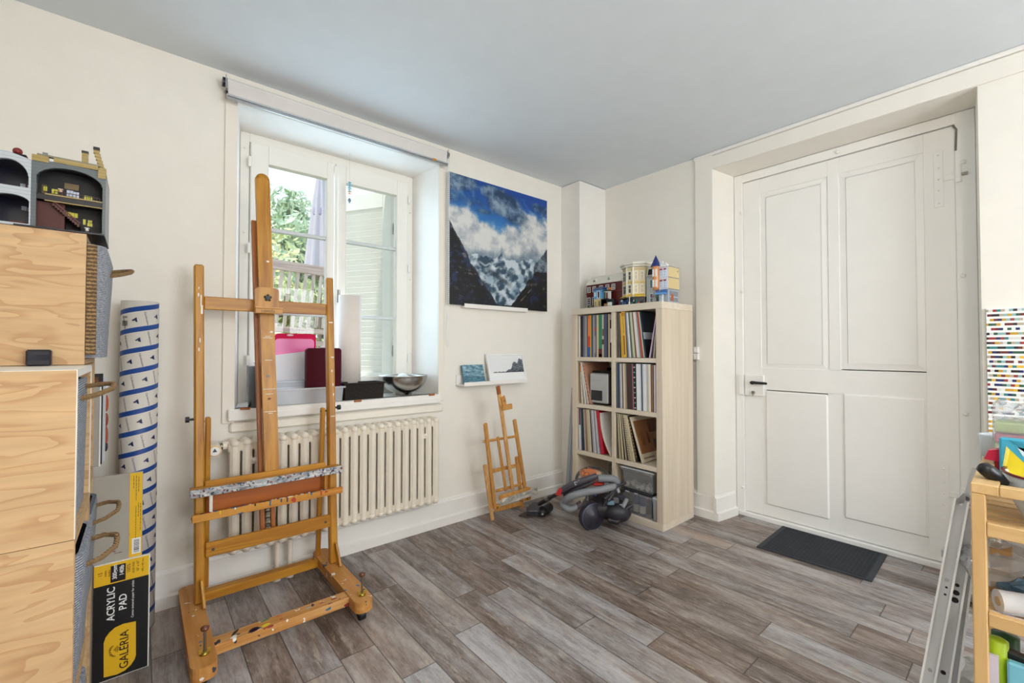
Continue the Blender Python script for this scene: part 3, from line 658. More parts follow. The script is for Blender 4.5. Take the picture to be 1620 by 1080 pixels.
# mast: front sliding board and its dark rear channel
mb = MB().bar((-2.5410, -.250, .556), (-2.5755, -.152, 1.978), .060, .024, EG, up=(0, 1, 0)); 
def mastp(z): t_ = (z-.556)/1.422; return Vector((-2.5410-.0345*t_, -.250+.098*t_, z))
q = mastp(1.978); mb.lathe([(.030, -.012), (.030, .012), (0, .012)], EG, 20, Matrix.Translation((q.x, q.y, q.z-.002)) @ Matrix.Rotation(PI/2, 4, 'X')); mb.lathe([(.030, -.012), (0, -.012)], EG, 20, Matrix.Translation((q.x, q.y, q.z-.002)) @ Matrix.Rotation(PI/2, 4, 'X'))
for z, ww, c in ((.975, .052, '#e6e2d6'), (.952, .034, '#e6e2d6'), (.870, .05, '#ece8dd'), (.862, .02, '#ece8dd'), (1.215, .04, '#e6e2d6'), (1.222, .022, '#e6e2d6'), (1.11, .030, '#e8e4d8')):
    q = mastp(z); mb.box((q.x-ww/2, q.y-.0136, z-.0012), (q.x+ww/2, q.y-.0118, z+.0012), mat(c, .5))
for z, dx, c in ((.93, -.002, '#8e5044'), (1.035, -.004, '#8d9aa0'), (1.243, .016, '#f0ece0'), (1.58, .01, '#f0ece0')):
    q = mastp(z); mb.ball((q.x+dx, q.y-.0125, z), .006, mat(c, .5), 6, (1.2, .2, .8))
wpart(mb, 'mast', ea)
DK = wood('#8a4a10', '#a86420', 'Z', 6, .45)
for dx in (-.022, .022):
    a = Vector((-2.552+dx, -.230, .315)); b_ = Vector((-2.585+dx, -.128, 1.78)); mb = MB().bar(a, b_, .019, .024, DK, up=(0, 1, 0), bev=.002); wpart(mb, 'mast_rail', ea)
mb = MB()
for k in range(8): z = .335+k*.028; mb.box((-2.562, -.238, z), (-2.542, -.220, z+.014), mat('#7b7468', .4, .7), bev=.002)
wpart(mb, 'ratchet', ea)
q = mastp(1.395); mb = MB(); M_ = Matrix(((1, 0, 0, q.x-.002), (0, 0, -1, q.y-.014), (0, 1, 0, 1.395), (0, 0, 0, 1)))
mb.prism([(-.050, -.056), (.050, -.056), (.050, .046), (.036, .056), (-.036, .056), (-.050, .046)], 0, .020, EG, M_)
wpart(mb, 'upper_clamp', ea)
mb = MB()
for k in range(5):
    a = 2*PI*k/5+.3; mb.bar((q.x, q.y-.040, 1.402), (q.x+.017*math.cos(a), q.y-.040, 1.402+.017*math.sin(a)), .010, .009, BLACK, up=(0, 1, 0), bev=.003)
mb.tube([(q.x, q.y-.034, 1.402), (q.x, q.y-.046, 1.402)], .010, BLACK, 12); wpart(mb, 'star_knob', ea, 'black star knob')
mb = MB(); lz = 1.338; mb.box((q.x-.056, q.y-.066, lz-.011), (q.x+.060, q.y-.032, lz+.013), EGX, bev=.002); mb.box((q.x-.056, q.y-.069, lz+.013), (q.x+.060, q.y-.030, lz+.018), wood('#c98d42', '#e0b070', 'X', 5), bev=.001)
FRONT = lambda x, y, z: Matrix(((1, 0, 0, x), (0, 0, -1, y), (0, 1, 0, z), (0, 0, 0, 1)))
mb.text('conda', .024, mat('#7a5218', .6), FRONT(q.x-.004, q.y-.0664, lz+.001)); wpart(mb, 'clamp_lip', ea)
# tray box
y_ = fp(zt(.57), 0).y
mb = MB(); mb.box((-2.800, y_-.036, .560), (-2.306, y_-.022, .600), EGX, bev=.002); wpart(mb, 'tray_back_rail', ea)
mb = MB(); mb.box((-2.852, y_-.082, .562), (-2.243, y_-.022, .580), EGX, bev=.001); mb.box((-2.854, y_-.086, .550), (-2.241, y_-.078, .583), PAINTED, bev=.001); wpart(mb, 'upper_ledge', ea, 'ledge crusted with white and grey paint')
mb = MB(); mb.box((-2.795, y_-.030, .458), (-2.290, y_-.020, .562), wood('#9c4d10', '#b0601c', 'X', 5), bev=.001); wpart(mb, 'tray_board', ea)
mb = MB(); mb.box((-2.846, y_-.074, .447), (-2.238, y_-.020, .455), EGX); mb.box((-2.846, y_-.080, .447), (-2.238, y_-.072, .478), wood('#b5701d', '#d09238', 'X', 5, spots=[(22, .70, '#b23a22'), (19, .72, '#3b5f86')]), bev=.001)
for x, h, c in ((-2.56, .022, '#2f5f86'), (-2.515, .016, '#25304e'), (-2.49, .02, '#25304e'), (-2.34, .022, '#c22f20'), (-2.385, .012, '#3b6a9a'), (-2.75, .014, '#e2c832'), (-2.695, .008, '#e9e5da'), (-2.62, .01, '#1e2830')): mb.box((x-.003, y_-.0815, .478-h), (x+.003, y_-.0795, .479), mat(c, .4), bev=.0005)
rnd = random.Random(3)
for i in range(40):
    x = -2.82+rnd.random()*.5; mb.ball((x, y_-.077+rnd.random()*.004, .4785), .003+rnd.random()*.003, mat(rnd.choice(['#23262e', '#e8e4da', '#8f3328', '#2f5f86', '#e9e5da', '#3a2d20']), .5), 5, (1.8, 1, .4))
wpart(mb, 'lower_ledge', ea)
for x in (-2.782, -2.318): mb = MB().box((x-.006, y_-.076, .455), (x+.006, y_-.060, .550), mat('#e4ded2', .5) if x < -2.5 else EG, bev=.001); wpart(mb, 'tray_divider', ea)
q = fp(zt(.315), 0); mb = MB().box((-2.797, q.y-.030, .282), (-2.286, q.y-.012, .342), EGX, bev=.003)
for x in (-2.77, -2.31): mb.tube([(x, q.y-.030, .312), (x, q.y-.0325, .312)], .006, mat('#5a5248', .4, .7), 8)
wpart(mb, 'middle_crossbar', ea)
for x in (LB[0], RB_[0]): mb = MB().bar((x+.012, -.34, .098), (x+.004, -.297, .20), .012, .03, EG, up=(0, 1, 0), bev=.003); wpart(mb, 'post_bracket', ea)

# ------------------------------------------------------------------ small table easel leaning on the wall
se = thing('table_easel', 'small folded wooden easel leaning on the wall below the picture shelf', 'easel', (-1.04, -.12, 0))
SP, SN = (0, -.150, 0), (0, 1, .118)        # leaning plane
SE = wood('#b4762c', '#d09a55', 'Z', 7, .5); SE2 = wood('#c58c48', '#dcae74', 'Z', 7, .5)
def sp(px, py, off=0):
    v = onp((px, py), SP, SN); return v+Vector((0, -off, 0))
def sbar(a, b, w, d, name, off=0, m=SE, lab=None, bev=.004):
    mb = MB().bar(sp(*a, off), sp(*b, off), w, d, m, up=(0, 1, 0), bev=bev); return wpart(mb, name, se, lab)
sbar((767, 735), (779, 822), .026, .018, 'rear_leg', 0.0, SE2, 'paler wooden leg')
sbar((817, 722), (826, 803), .026, .018, 'rear_leg', 0.0, SE)
sbar((765, 669), (780, 800), .026, .020, 'side_post', .018)
sbar((811, 663), (830, 785), .026, .020, 'side_post', .018)
sbar((785, 690), (798, 775), .020, .014, 'mast_rail', .016, SE)
sbar((783, 612), (806, 772), .027, .018, 'mast', .034, SE2)
mb = MB().bar(sp(782.5, 609.5, .034), sp(784.5, 623, .034), .0275, .0185, wood('#8a4a1c', '#a5622c', 'Z', 7), up=(0, 1, 0), bev=.004); wpart(mb, 'mast_tip', se, 'reddish stained tip')
mb = MB().bar(sp(788, 626, .047), sp(792, 644, .047), .034, .012, SE, up=(0, 1, 0), bev=.002); mb.bar(sp(786, 644, .055), sp(801, 641, .055), .020, .034, SE, up=(0, 0, 1), bev=.002); mb.tube([sp(790, 632.5, .054), sp(790, 632.5, .060)], .006, mat('#b59a4a', .3, .9), 10); wpart(mb, 'upper_clamp', se)
sbar((763, 698), (815, 689.5), .016, .014, 'crossbar', .010, SE)
sbar((776, 745), (814, 736), .026, .010, 'crossbar', .008, SE)
sbar((783, 776), (827, 764), .020, .012, 'crossbar', .010, SE)
sbar((784, 785), (833, 771), .034, .016, 'ledge_board', .040, SE)
mb = MB().bar(sp(786, 791, .055), sp(842, 773, .055), .008, .045, wood('#8f8a80', '#e2ddd2', 'X', 30, .5, stretch=2, bands=.5), up=(0, 0, 1), bev=.001); wpart(mb, 'tray_ledge', se, 'thin ledge smeared with pale paint')
sbar((781, 806), (824, 795), .030, .010, 'lower_rail', .010, SE)
sbar((778, 800), (786, 799), .030, .03, 'hinge_block', .024, SE); sbar((823, 788), (835, 785), .030, .03, 'hinge_block', .024, SE)
for p_ in ((781, 800), (828, 786)): wpart(MB().tube([sp(*p_, .034), sp(*p_, .046)], .007, mat('#b59a4a', .3, .9), 8), 'brass_bolt', se, 'brass bolt')

# ------------------------------------------------------------------ mountain painting on its ledge
def mountain(u, v):
    # u left-right, v bottom-top; distant sky with clouds, dark flanks, snowy valley
    n = fbm(u*3.0+4, v*3.6, 6, 1.3); n2 = fbm(u*9+9, v*9, 5, 5.1); n3 = fbm(u*26, v*26, 4, 8.0); n4 = fbm(u*5+2+n*1.5, v*7, 5, 9.0)
    c = mixc(H3('#2f78ba'), H3('#0d4496'), sst(.55, .95, v)+n*.5); c = mixc(c, H3('#5f93bf'), .5*sst(.05, .35, n4+n2*.3))
    def cl(cx, cy, rx, ry): return 1-((u-cx)/rx)**2-((v-cy)/ry)**2
    m = max(cl(.12, .63, .20, .15), cl(.32, .56, .26, .14), cl(.56, .55, .26, .15), cl(.86, .64, .20, .20), cl(.76, .50, .34, .15), cl(.97, .56, .14, .2), cl(.45, .48, .5, .10))
    dens = sst(-.50, .30, m+n*1.2+n2*.8+n3*.2)
    lit = .68+n2*.9+n4*.7+m*.25-.30*sst(.40, .70, u)*sst(.66, .46, v)+n3*.25
    cc = mixc(H3('#5f7086'), H3('#d9dad8'), lit)
    c = mixc(c, cc, dens)
    m2 = max(cl(.07, .93, .22, .11), cl(.14, .82, .34, .07)*.9, cl(.50, .86, .22, .13), cl(.62, .79, .20, .09), cl(.42, .92, .16, .07), cl(.93, .90, .12, .05)*.6, cl(.30, .76, .12, .04))
    c = mixc(c, mixc(H3('#23394f'), H3('#9caab6'), .42+n2*1.6+n3*.8+n4*.6), sst(-.05, .7, m2+n*1.4+n2*.7)*.8)
    ridge = .405+.022*noise.noise((u*14, 0, 2))+.016*noise.noise((u*37, 0, 3))+.055*max(0, 1-abs(u-.49)/.055)+.03*sst(.62, .8, u)
    if ridge <= v < ridge+.07: c = mixc(c, H3('#5e7689'), sst(.07, 0, v-ridge)*.65)
    if v < ridge:
        a = fbm((u*5+v*6), (v*11-u*8), 6, 2.2)*1.1+n3*.6
        w_ = .5+.5*math.sin((u*1.1+v*1.9+n*.5)*26)
        snow = sst(-.18, .30, a*.8+.34*(w_-.5)+.05)
        c = mixc(H3('#2c4559'), H3('#c4d0d8'), snow); c = mixc(c, H3('#3f6580'), .35*sst(0, .3, n4))
        c = mixc(c, H3('#c2d0da'), .75*sst(.022, 0, abs(u-.50-.55*(v-.10)-.01*math.sin(v*60)))*sst(.34, .1, v)*sst(.03, .08, v))
        c = mixc(c, H3('#1e2c3a'), .7*sst(.035, 0, abs(v-(.31-.5*(u-.35))+.01*n3))*sst(.3, .42, u)*sst(.64, .5, u))
        c = mixc(c, H3('#d7dfe4'), .7*sst(.016, 0, abs(v-(.345-.12*(u-.3)+.02*noise.noise((u*20, 3, 3)))))*sst(.24, .3, u)*sst(.52, .42, u))
    lf = .655-1.62*u*(1-.16*u)+.03*noise.noise((u*12, 1, 1))+.02*noise.noise((u*34, 0, 1)) if u < .22 else .655-1.62*.22*(1-.16*.22)-1.22*(u-.22)+.02*noise.noise((u*22, 3, 1))
    if v < lf and u < .56:
        t_ = n2*1.2+n3*1.2
        c = mixc(H3('#0b0d14'), H3('#1b2950'), sst(-.05, .40, t_)); c = mixc(c, H3('#77716f'), .85*sst(.10, .42, fbm(u*12, v*30, 5, 6.1)+n3*.5-.05)); c = mixc(c, H3('#565257'), .6*sst(.04, 0, lf-v))
        c = mixc(c, H3('#080a10'), .55*sst(.25, .0, v))
    rf = .02+(u-.585)*1.15 + (.03*noise.noise((u*20, 5, 1))) if u < .90 else .02+.315*1.15+(u-.9)*.02
    rf2 = .405+(u-.86)*1.1+.02*noise.noise((u*30, 2, 2))
    if u > .84 and v < rf2: c = mixc(H3('#2e3a48'), H3('#76828e'), sst(-.1, .35, n2+n3))
    if v < min(rf, .345+.012*noise.noise((u*30, 0, 0))) and u > .57:
        t_ = n2*1.2+n3*1.0
        c = mixc(H3('#08090b'), H3('#162048'), sst(0, .4, t_)); c = mixc(c, H3('#6a5f4e'), .85*sst(.16, .45, fbm(u*14+3, v*20, 5, 4.0)+n3*.6-.03)); c = mixc(c, H3('#a59a80'), .8*sst(.012, 0, abs(v-(.06+(u-.68)*.95)))*sst(.66, .7, u)*sst(.84, .78, u)*sst(-.2, .2, n3))
    if v < .03 and .5 < u < .6: c = mixc(c, H3('#141c1c'), .7)
    return c
px0, px1, pz0, pz1 = -1.452, -.532, 1.462, 2.352
pa = thing('mountain_painting', 'large unframed canvas painting of snowy mountains under blue sky beside the window', 'painting', ((px0+px1)/2, -.02, pz0))
mb = MB().box((px0, -.034, pz0), (px1, -.014, pz1), mat('#e9e8e4', .7), bev=.001); wpart(mb, 'stretched_canvas', pa)
mb = MB(); spec = picture(mb, (px0, -.0352, pz0), (1, 0, 0), (0, 0, 1), px1-px0, pz1-pz0, 270, 262, mountain, vcol(.5)); o = wpart(mb, 'painted_surface', pa); colour_mesh(o, spec)
def ledge(name, x0, x1, z, lab, lip=.028, dep=.055):
    mb = MB(); mb.box((x0, -dep, z), (x1, 0, z+.010), WOODWHITE, bev=.001); mb.box((x0, -dep-.006, z), (x1, -dep, z+lip), WOODWHITE, bev=.001); mb.box((x0, -.008, z+.01), (x1, -.0, z+.045), WOODWHITE, bev=.001)
    return tag(mb.build(name), lab, 'shelf')
a, b_ = ony((735, 486), -.05), ony((835, 494), -.05)
ledge('picture_ledge', a.x, b_.x, 1.446, 'narrow white picture ledge holding up the mountain painting', .028, .045)
a, b_ = ony((735, 607), -.11), ony((834, 601), -.11)
mb = MB(); z = .925; mb.box((a.x, -.105, z-.010), (b_.x, -.001, z), WOODWHITE, bev=.001); mb.box((a.x, -.112, z-.010), (b_.x, -.105, z+.016), WOODWHITE, bev=.001); mb.box((a.x, -.014, z), (b_.x, 0, z+.06), WOODWHITE, bev=.001)
sh = tag(mb.build('picture_ledge'), 'lower white picture ledge carrying a small seascape and a framed print', 'shelf')
def lean(name, lab, cat, x0, x1, z0, h, yb, yt, th, frame, fn, nx, ny, mount=0):
    L = math.hypot(h, yt-yb); V = Vector((0, (yt-yb), h)).normalized(); U = Vector((1, 0, 0)); Nn = Vector((0, -V.z, V.y))
    O = Vector((x0, yb, z0)); t_ = thing(name, lab, cat, (x0+(x1-x0)/2, yb, z0)); w_ = x1-x0
    M_ = Matrix(((1, 0, 0, O.x), (0, V.y, -Nn.y, O.y), (0, V.z, -Nn.z, O.z), (0, 0, 0, 1)))   # local: x right, y up the board, z back
    if frame:
        f = .012; mb = MB()
        for a_, b2 in (((0, 0), (f, L)), ((w_-f, 0), (w_, L)), ((f, 0), (w_-f, f)), ((f, L-f), (w_-f, L))): mb.box((a_[0], a_[1], -.004), (b2[0], b2[1], th), frame, M_, .0008)
        wpart(mb, 'frame', t_); wpart(MB().box((f, f, .004), (w_-f, L-f, th-.002), mat('#f0efec', .6), M_), 'backing', t_)
        mb = MB(); spec = picture(mb, O+U*f+V*f+Nn*(-.0035), U, V, w_-2*f, L-2*f, nx, ny, fn, vcol(.45)); o = wpart(mb, 'print', t_)
    else:
        wpart(MB().box((0, 0, 0), (w_, L, th), mat('#5c7f92', .6), M_, .001), 'stretched_canvas', t_)
        mb = MB(); spec = picture(mb, O+Nn*.001, U, V, w_, L, nx, ny, fn, vcol(.5)); o = wpart(mb, 'painted_surface', t_)
    colour_mesh(o, spec); return t_
def sea(u, v):
    n = fbm(u*5, v*9, 5, 3); c = mixc(H3('#3f6f86'), H3('#a9c5cf'), .45+n*1.6) if v > .36 else mixc(H3('#2d5f78'), H3('#7fa3ae'), .4+1.4*fbm(u*5, v*40, 4, 1))
    return mixc(c, H3('#1f4a5e'), .6*sst(.03, 0, abs(v-.35)))
def snow(u, v):
    c = H3('#e9ebec') if v > .3 else H3('#f1f2f2')
    edge = .345+.62*sst(.42, .95, u)*(.8+.4*noise.noise((u*9, 0, 4)))+.03*noise.noise((u*30, 0, 1))
    if .31 < v < edge and u > .1: c = mixc(H3('#2a3038'), H3('#9aa3ad'), .5+1.5*fbm(u*22, v*22, 3, 2)-.25*sst(.5, .3, v))
    return c
a = ony((734, 603), -.055); b_ = ony((767, 601), -.055)
lean('seascape_canvas', 'small blue seascape canvas leaning on the lower picture ledge', 'painting', a.x, b_.x, .9255, .128, -.066, -.028, .018, None, sea, 40, 40)
a = ony((773, 602), -.055); b_ = ony((831, 599), -.055)
lean('framed_print', 'white framed print of a dark wooded shore in snow on the lower ledge', 'picture', a.x, b_.x, .9255, .203, -.074, -.022, .014, mat('#f3f2ef', .35), snow, 90, 66)

# ------------------------------------------------------------------ cube shelf unit
KX0, KX1, KY0, KY1, KH = -.4647, -.0747, -1.0099, -.2399, 1.47
KB = wood('#cdbea6', '#dfd1bd', 'Z', 4, .45, stretch=20, dist=.4, bands=.9); KBY = wood('#d6c8b2', '#e6dac9', 'Y', 4, .45, stretch=20, dist=.4, bands=.9)
ks = thing('cube_shelf', 'pale birch cube shelf unit two wide and four high in the corner by the door', 'shelf unit', (-.2697, -.6249, 0))
wpart(MB().box((KX0, KY0, KH-.045), (KX1, KY1, KH), KBY, bev=.0015), 'top_panel', ks)
wpart(MB().box((KX0, KY0, 0), (KX1, KY1, .045), KBY, bev=.0015), 'bottom_panel', ks)
for y in (KY0, KY1-.045): wpart(MB().box((KX0, y, .0455), (KX1, y+.045, KH-.0455), KB, bev=.0015), 'side_panel', ks)
CY = [(-.2849, -.6099), (-.6399, -.9649)]          # left and right cube, near-window side first
CZ = [(.045+.3525*i, .3675+.3525*i) for i in range(4)]
wpart(MB().box((KX0+.002, -.6399, .0455), (KX1, -.6099, KH-.0455), KB, bev=.001), 'divider', ks)
for i in range(3):
    for a, b in CY: wpart(MB().box((KX0+.002, b, CZ[i][1]), (KX1, a, CZ[i+1][0]), KBY, bev=.001), 'shelf_board', ks)
ORD = ['first', 'second', 'third', 'fourth', 'fifth', 'sixth', 'seventh', 'eighth', 'ninth', 'tenth', 'eleventh', 'twelfth', 'thirteenth', 'fourteenth', 'fifteenth', 'sixteenth', 'seventeenth', 'eighteenth', 'nineteenth', 'twentieth']
def record(y0, z0, th, c, lean, h=.312, name='record_sleeve', x0=-.452, dep=.312, marks=None, face=None):
    """one sleeve: bottom left edge at y0 (towards the window), leaning its top towards the window by `lean` degrees"""
    mb = MB(); m = mat(c, .45, var=.06); r = random.Random(int(abs(y0)*1e5)); 
    M_ = Matrix.Translation((0, y0, z0)) @ Matrix.Rotation(math.radians(-lean), 4, 'X')
    mb.box((x0, -th, 0), (x0+dep, 0, h), m, M_, .0008)
    if marks:
        for (a, b_, cc, f0, f1) in marks: mb.box((x0-.0006, -th*f1, h*a), (x0+.001, -th*f0, h*b_), mat(cc, .5), M_)
    if face:
        for (u0, v0, u1, v1, cc) in face: mb.box((x0+dep*u0, -th-.0008, h*v0), (x0+dep*u1, -th+.0005, h*v1), mat(cc, .4, var=.12), M_)
    return mb.build(name)
def fill(name, items, y_start, y_end, z, grp=None):
    """stand sleeves from y_start to y_end; where the lean grows the bottoms step further apart so that no two cut into each other"""
    L = [math.radians(it[3]) for it in items]
    steps = [0]+[max(0, .312*(math.sin(L[i])-math.sin(L[i-1]))) for i in range(1, len(items))]
    tot = sum(it[0]/1000/math.cos(l) for it, l in zip(items, L))
    k = (abs(y_end-y_start)-sum(steps)-.0005*len(items))/tot; y = y_start
    for i, it in enumerate(items):
        th = it[0]/1000*k; l = L[i]; y -= steps[i]; kw = dict(it[4]) if len(it) > 4 else {}
        h = kw.pop('h', .312)
        o = record(y, z+th*math.sin(l)+.0005, th, it[1], it[3], h=h, **kw)
        tag(o, f'{it[2]} record sleeve, {ORD[i]} from the left in the {name} cube', 'record', grp)
        y -= th/math.cos(l)+.0005
G = 'record sleeves in the cube shelf'
txt = lambda cc, n=12: [(.12+.7*k/n, .12+.7*k/n+.035, cc, .3, .7) for k in range(n)]
fill('top left', [(17, '#e4e1da', 'white', 0), (26, '#141318', 'black', 0), (18, '#6f7689', 'slate blue', 0), (14, '#a39f9c', 'pale grey', 0), (11, '#5b5d63', 'thin grey', 0), (20, '#e9762a', 'orange and blue', 0, {'marks': [(0, .24, '#1e5aa8', 0, 1), (.25, .5, '#d8401f', .0, 1), (.5, .92, '#ff9a3a', .3, .62)]}),
    (8, '#d9b23e', 'mustard', 0), (19, '#4c5563', 'dark slate', 0), (8, '#b9b6b4', 'silver grey', 0), (22, '#686a74', 'red flecked grey', 0, {'marks': [(.62, .70, '#b8453c', .1, .8), (.1, .5, '#a9a2a8', .2, .5)]}), (15, '#d9c49b', 'tan', 0), (30, '#2f7f5c', 'green', 0, {'marks': [(0, .2, '#5c241d', 0, 1), (.02, .08, '#c85a3c', .1, .9)]}),
    (14, '#c7bda6', 'speckled cream', 0, {'marks': [(.3, .42, '#5c3a2c', 0, 1), (.5, .66, '#70503a', .2, 1)]}), (28, '#46506a', 'navy grey', 0), (10, '#17171c', 'thin black', 0), (12, '#cdb483', 'kraft brown', 0), (17, '#1a1a1e', 'black and white', 0, {'marks': [(.34, .66, '#dcdcdc', .3, .8), (.86, .98, '#d0d0d0', .3, .6)]})], CY[0][0]-.010, CY[0][1]+.003, CZ[3][0], G)
fill('top right', [(17, '#54544e', 'mottled dark grey', .5), (12, '#e0b13a', 'thin yellow', 2.5), (30, '#efb93c', 'wide yellow', 3.2, {'h': .318, 'marks': [(.06, .48, '#3a2c12', .35, .62), (.52, .9, '#a97a20', .42, .58), (.90, .98, '#c77f22', .1, .9)]}), (11, '#54626c', 'steel blue', 3.6), (9, '#b9aebb', 'lavender', 4), (10, '#efeeee', 'white', 4.3),
    (14, '#5d6b5e', 'moss grey', 4.6), (18, '#c3cba6', 'pale green', 5), (8, '#6e2f33', 'maroon', 5.4), (9, '#e7ddc9', 'cream', 5.8), (13, '#dedfe2', 'white blue', 6), (9, '#9a9a9a', 'mid grey', 6.4), (16, '#b0492a', 'rust red', 6.8), (7, '#c5d0c6', 'mint', 7.2),
    (9, '#1b2530', 'dark night-sky', 8.5, {'face': [(.0, .40, .9, .55, '#a9b2b8'), (.5, .5, .85, .85, '#3c4650'), (.0, .0, 1, .38, '#10181f')]})], CY[1][0]-.022, -.888, CZ[3][0], G)
for i, (y, c, wd, ln) in enumerate(((-.905, '#d6b3c4', 'pink lilac', -10.5), (-.918, '#252c48', 'navy', -9.0), (-.934, '#b5a78f', 'beige', -5.5))):
    o = record(y-.0, CZ[3][0]+.0005, .010, c, 0); 
    # lean to the right: pivot on the right bottom edge
    bpy.data.objects.remove(o); mb = MB(); M_ = Matrix.Translation((0, y-.010, CZ[3][0]+.001)) @ Matrix.Rotation(math.radians(-ln), 4, 'X') if False else Matrix.Translation((0, y, CZ[3][0]+.001)) @ Matrix.Rotation(math.radians(-ln)*1.0, 4, 'X')
    mb.box((-.452, 0, 0), (-.14, .009, .300), mat(c, .45, var=.08), Matrix.Translation((0, y-.009, CZ[3][0]+.001)) @ Matrix.Rotation(math.radians(-ln)*1.0, 4, 'X'), .0008)
    tag(mb.build('record_sleeve'), f'{wd} record sleeve leaning right at the right end of the top right cube', 'record', G)
# second row left: a few leaning sleeves, a black sleeve and the silver device
fill('second row left', [(9, '#e7dccb', 'cream and orange', 3, {'marks': [(.75, .99, '#e08a2a', 0, 1), (.9, .99, '#c9441f', 0, .5)]}), (10, '#f0eeea', 'white', 8, {}), (12, '#e8e2da', 'white edged', 11.5, {}), (16, '#b98a70', 'red and beige striped', 12.8, {'marks': [(k*.09, k*.09+.04, '#9c3f2e', .1, .9) for k in range(11)]})], CY[0][0]-.038, CY[0][0]-.126, CZ[2][0], G)
o = record(-.4135, CZ[2][0]+.001, .005, '#15171d', 11.9, h=.27, x0=-.19, dep=.10); tag(o, 'black record sleeve leaning behind the silver device in the second row', 'record', G)
dv = thing('network_drive', 'silver fronted black desktop device with dark window in the second row left cube', 'device', (-.33, -.478, CZ[2][0]))
mb = MB().box((-.425, -.565, CZ[2][0]+.004), (-.20, -.392, CZ[2][0]+.250), BLACK, bev=.012); wpart(mb, 'casing', dv)
fy0, fy1, fz0, fz1 = -.392, -.560, CZ[2][0]+.016, CZ[2][0]+.236; SIL = mat('#b9bbbd', .32, .6)
mb = MB().box((-.440, fy1, fz0), (-.424, fy0, fz1), SIL, bev=.012); mb.box((-.4412, fy0-.02, fz0+.165), (-.4395, fy0-.11, fz0+.167), mat('#8d8f92', .4)); wpart(mb, 'front_cover', dv, 'silver front cover')
wpart(MB().box((-.4425, fy0-.016, fz0+.018), (-.4395, fy0-.118, fz0+.093), mat('#14151f', .08), bev=.001), 'display_window', dv, 'glossy dark window')
# second row right
fill('second row right', [(14, '#46556a', 'slate blue', .3), (9, '#26303c', 'thin navy', .5), (8, '#a7adb8', 'pale blue', .8), (7, '#e3e0da', 'white', .9), (10, '#6a5c58', 'brown grey', 1), (10, '#e4dcc8', 'cream', 1.2), (7, '#c8a868', 'tan', 1.3), (7, '#8a8f98', 'grey', 1.4), (33, '#432a20', 'wide dark brown', 1.3), (8, '#2e2f48', 'indigo', 1.4), (7, '#b0646c', 'dusty rose', 1.5), (20, '#14161a', 'black with green specks', 1.4, {'marks': [(k*.11+.03, k*.11+.055, '#5fb7a0' if k % 2 else '#cfd2d0', .2, .7) for k in range(9)]}), (24, '#eceef2', 'wide white', 1.0), (9, '#dfe2ea', 'bluish white', .9),
    (9, '#39404c', 'charcoal', .9), (5, '#c9ccd4', 'silver', .8), (22, '#e6e8ec', 'soft white', .6), (13, '#c4bdb0', 'stone grey', .5), (14, '#ece8da', 'ivory', .4), (7, '#7a5a40', 'brown', .3)], CY[1][0]-.006, -.9262, CZ[2][0], G)
y = -.9272
for th, c, wd in ((.006, '#c27f46', 'thin copper'), (.006, '#1c1c22', 'thin black'), (.011, '#d9dae6', 'lilac white'), (.009, '#a58a94', 'mauve')):
    o = record(y, CZ[2][0]+.0006, th, c, 0.0, h=.308); y -= th+.0006; tag(o, f'{wd} record sleeve near the right end of the second row right cube', 'record', G)
# third row left
fill('third row left', [(20, '#d9dbdf', 'white and maroon', 1.2, {'marks': [(.6, 1.0, '#6a2a2c', .3, .95)]}), (22, '#1d2f4a', 'navy blue', 2.2, {'marks': [(.3, .9, '#1f5a60', .05, .35)]}), (8, '#c9b99a', 'tan', 2.8), (15, '#8e776c', 'dusty brown', 3.1, {'marks': [(.55, .95, '#a8747c', .3, .8)]}), (12, '#cdbd92', 'straw', 3.5), (15, '#d4cbac', 'cream', 3.9), (7, '#1f2a40', 'dark navy', 4.1), (10, '#a6a3aa', 'grey lilac', 4.4), (11, '#dad6dc', 'pale lilac', 4.8), (9, '#8f8f96', 'slate', 5.2), (11, '#c9c6cc', 'light grey', 5.6), (20, '#c4133a', 'bright crimson', 9.2, {'face': [(0, 0, 1, 1, '#b01230')]})], CY[0][0]-.010, -.534, CZ[1][0], G)
def bent(y0, z0, c, th, amp, lab, face=None):
    mb = MB(); n = 14; pts = []
    for k in range(n+1):
        t_ = k/n; pts.append((y0 + amp*(t_**1.0)*0 - amp*(1-t_)**2.2, z0+.30*t_))
    for k in range(n):
        a, b_ = pts[k], pts[k+1]
        vs = [(-.452, a[0], a[1]), (-.15, a[0], a[1]), (-.15, b_[0], b_[1]), (-.452, b_[0], b_[1]), (-.452, a[0]-th, a[1]), (-.15, a[0]-th, a[1]), (-.15, b_[0]-th, b_[1]), (-.452, b_[0]-th, b_[1])]
        mb.add(vs, [(0,1,2,3), (7,6,5,4), (0,3,7,4), (1,5,6,2), (3,2,6,7), (4,5,1,0)], mat(c, .4))
    if face: mb.box((-.40, y0-th-.004, z0+.245), (-.20, y0-th, z0+.25), mat(face, .4))
    return tag(mb.build('magazine'), lab, 'magazine')
bent(-.492, CZ[1][0]+.001, '#b4793c', .005, .095, 'orange-brown magazine bent against the crimson record in the third row')
bent(-.499, CZ[1][0]+.001, '#e6e2e0', .008, .094, 'white magazine bowed against the divider in the third row left cube')
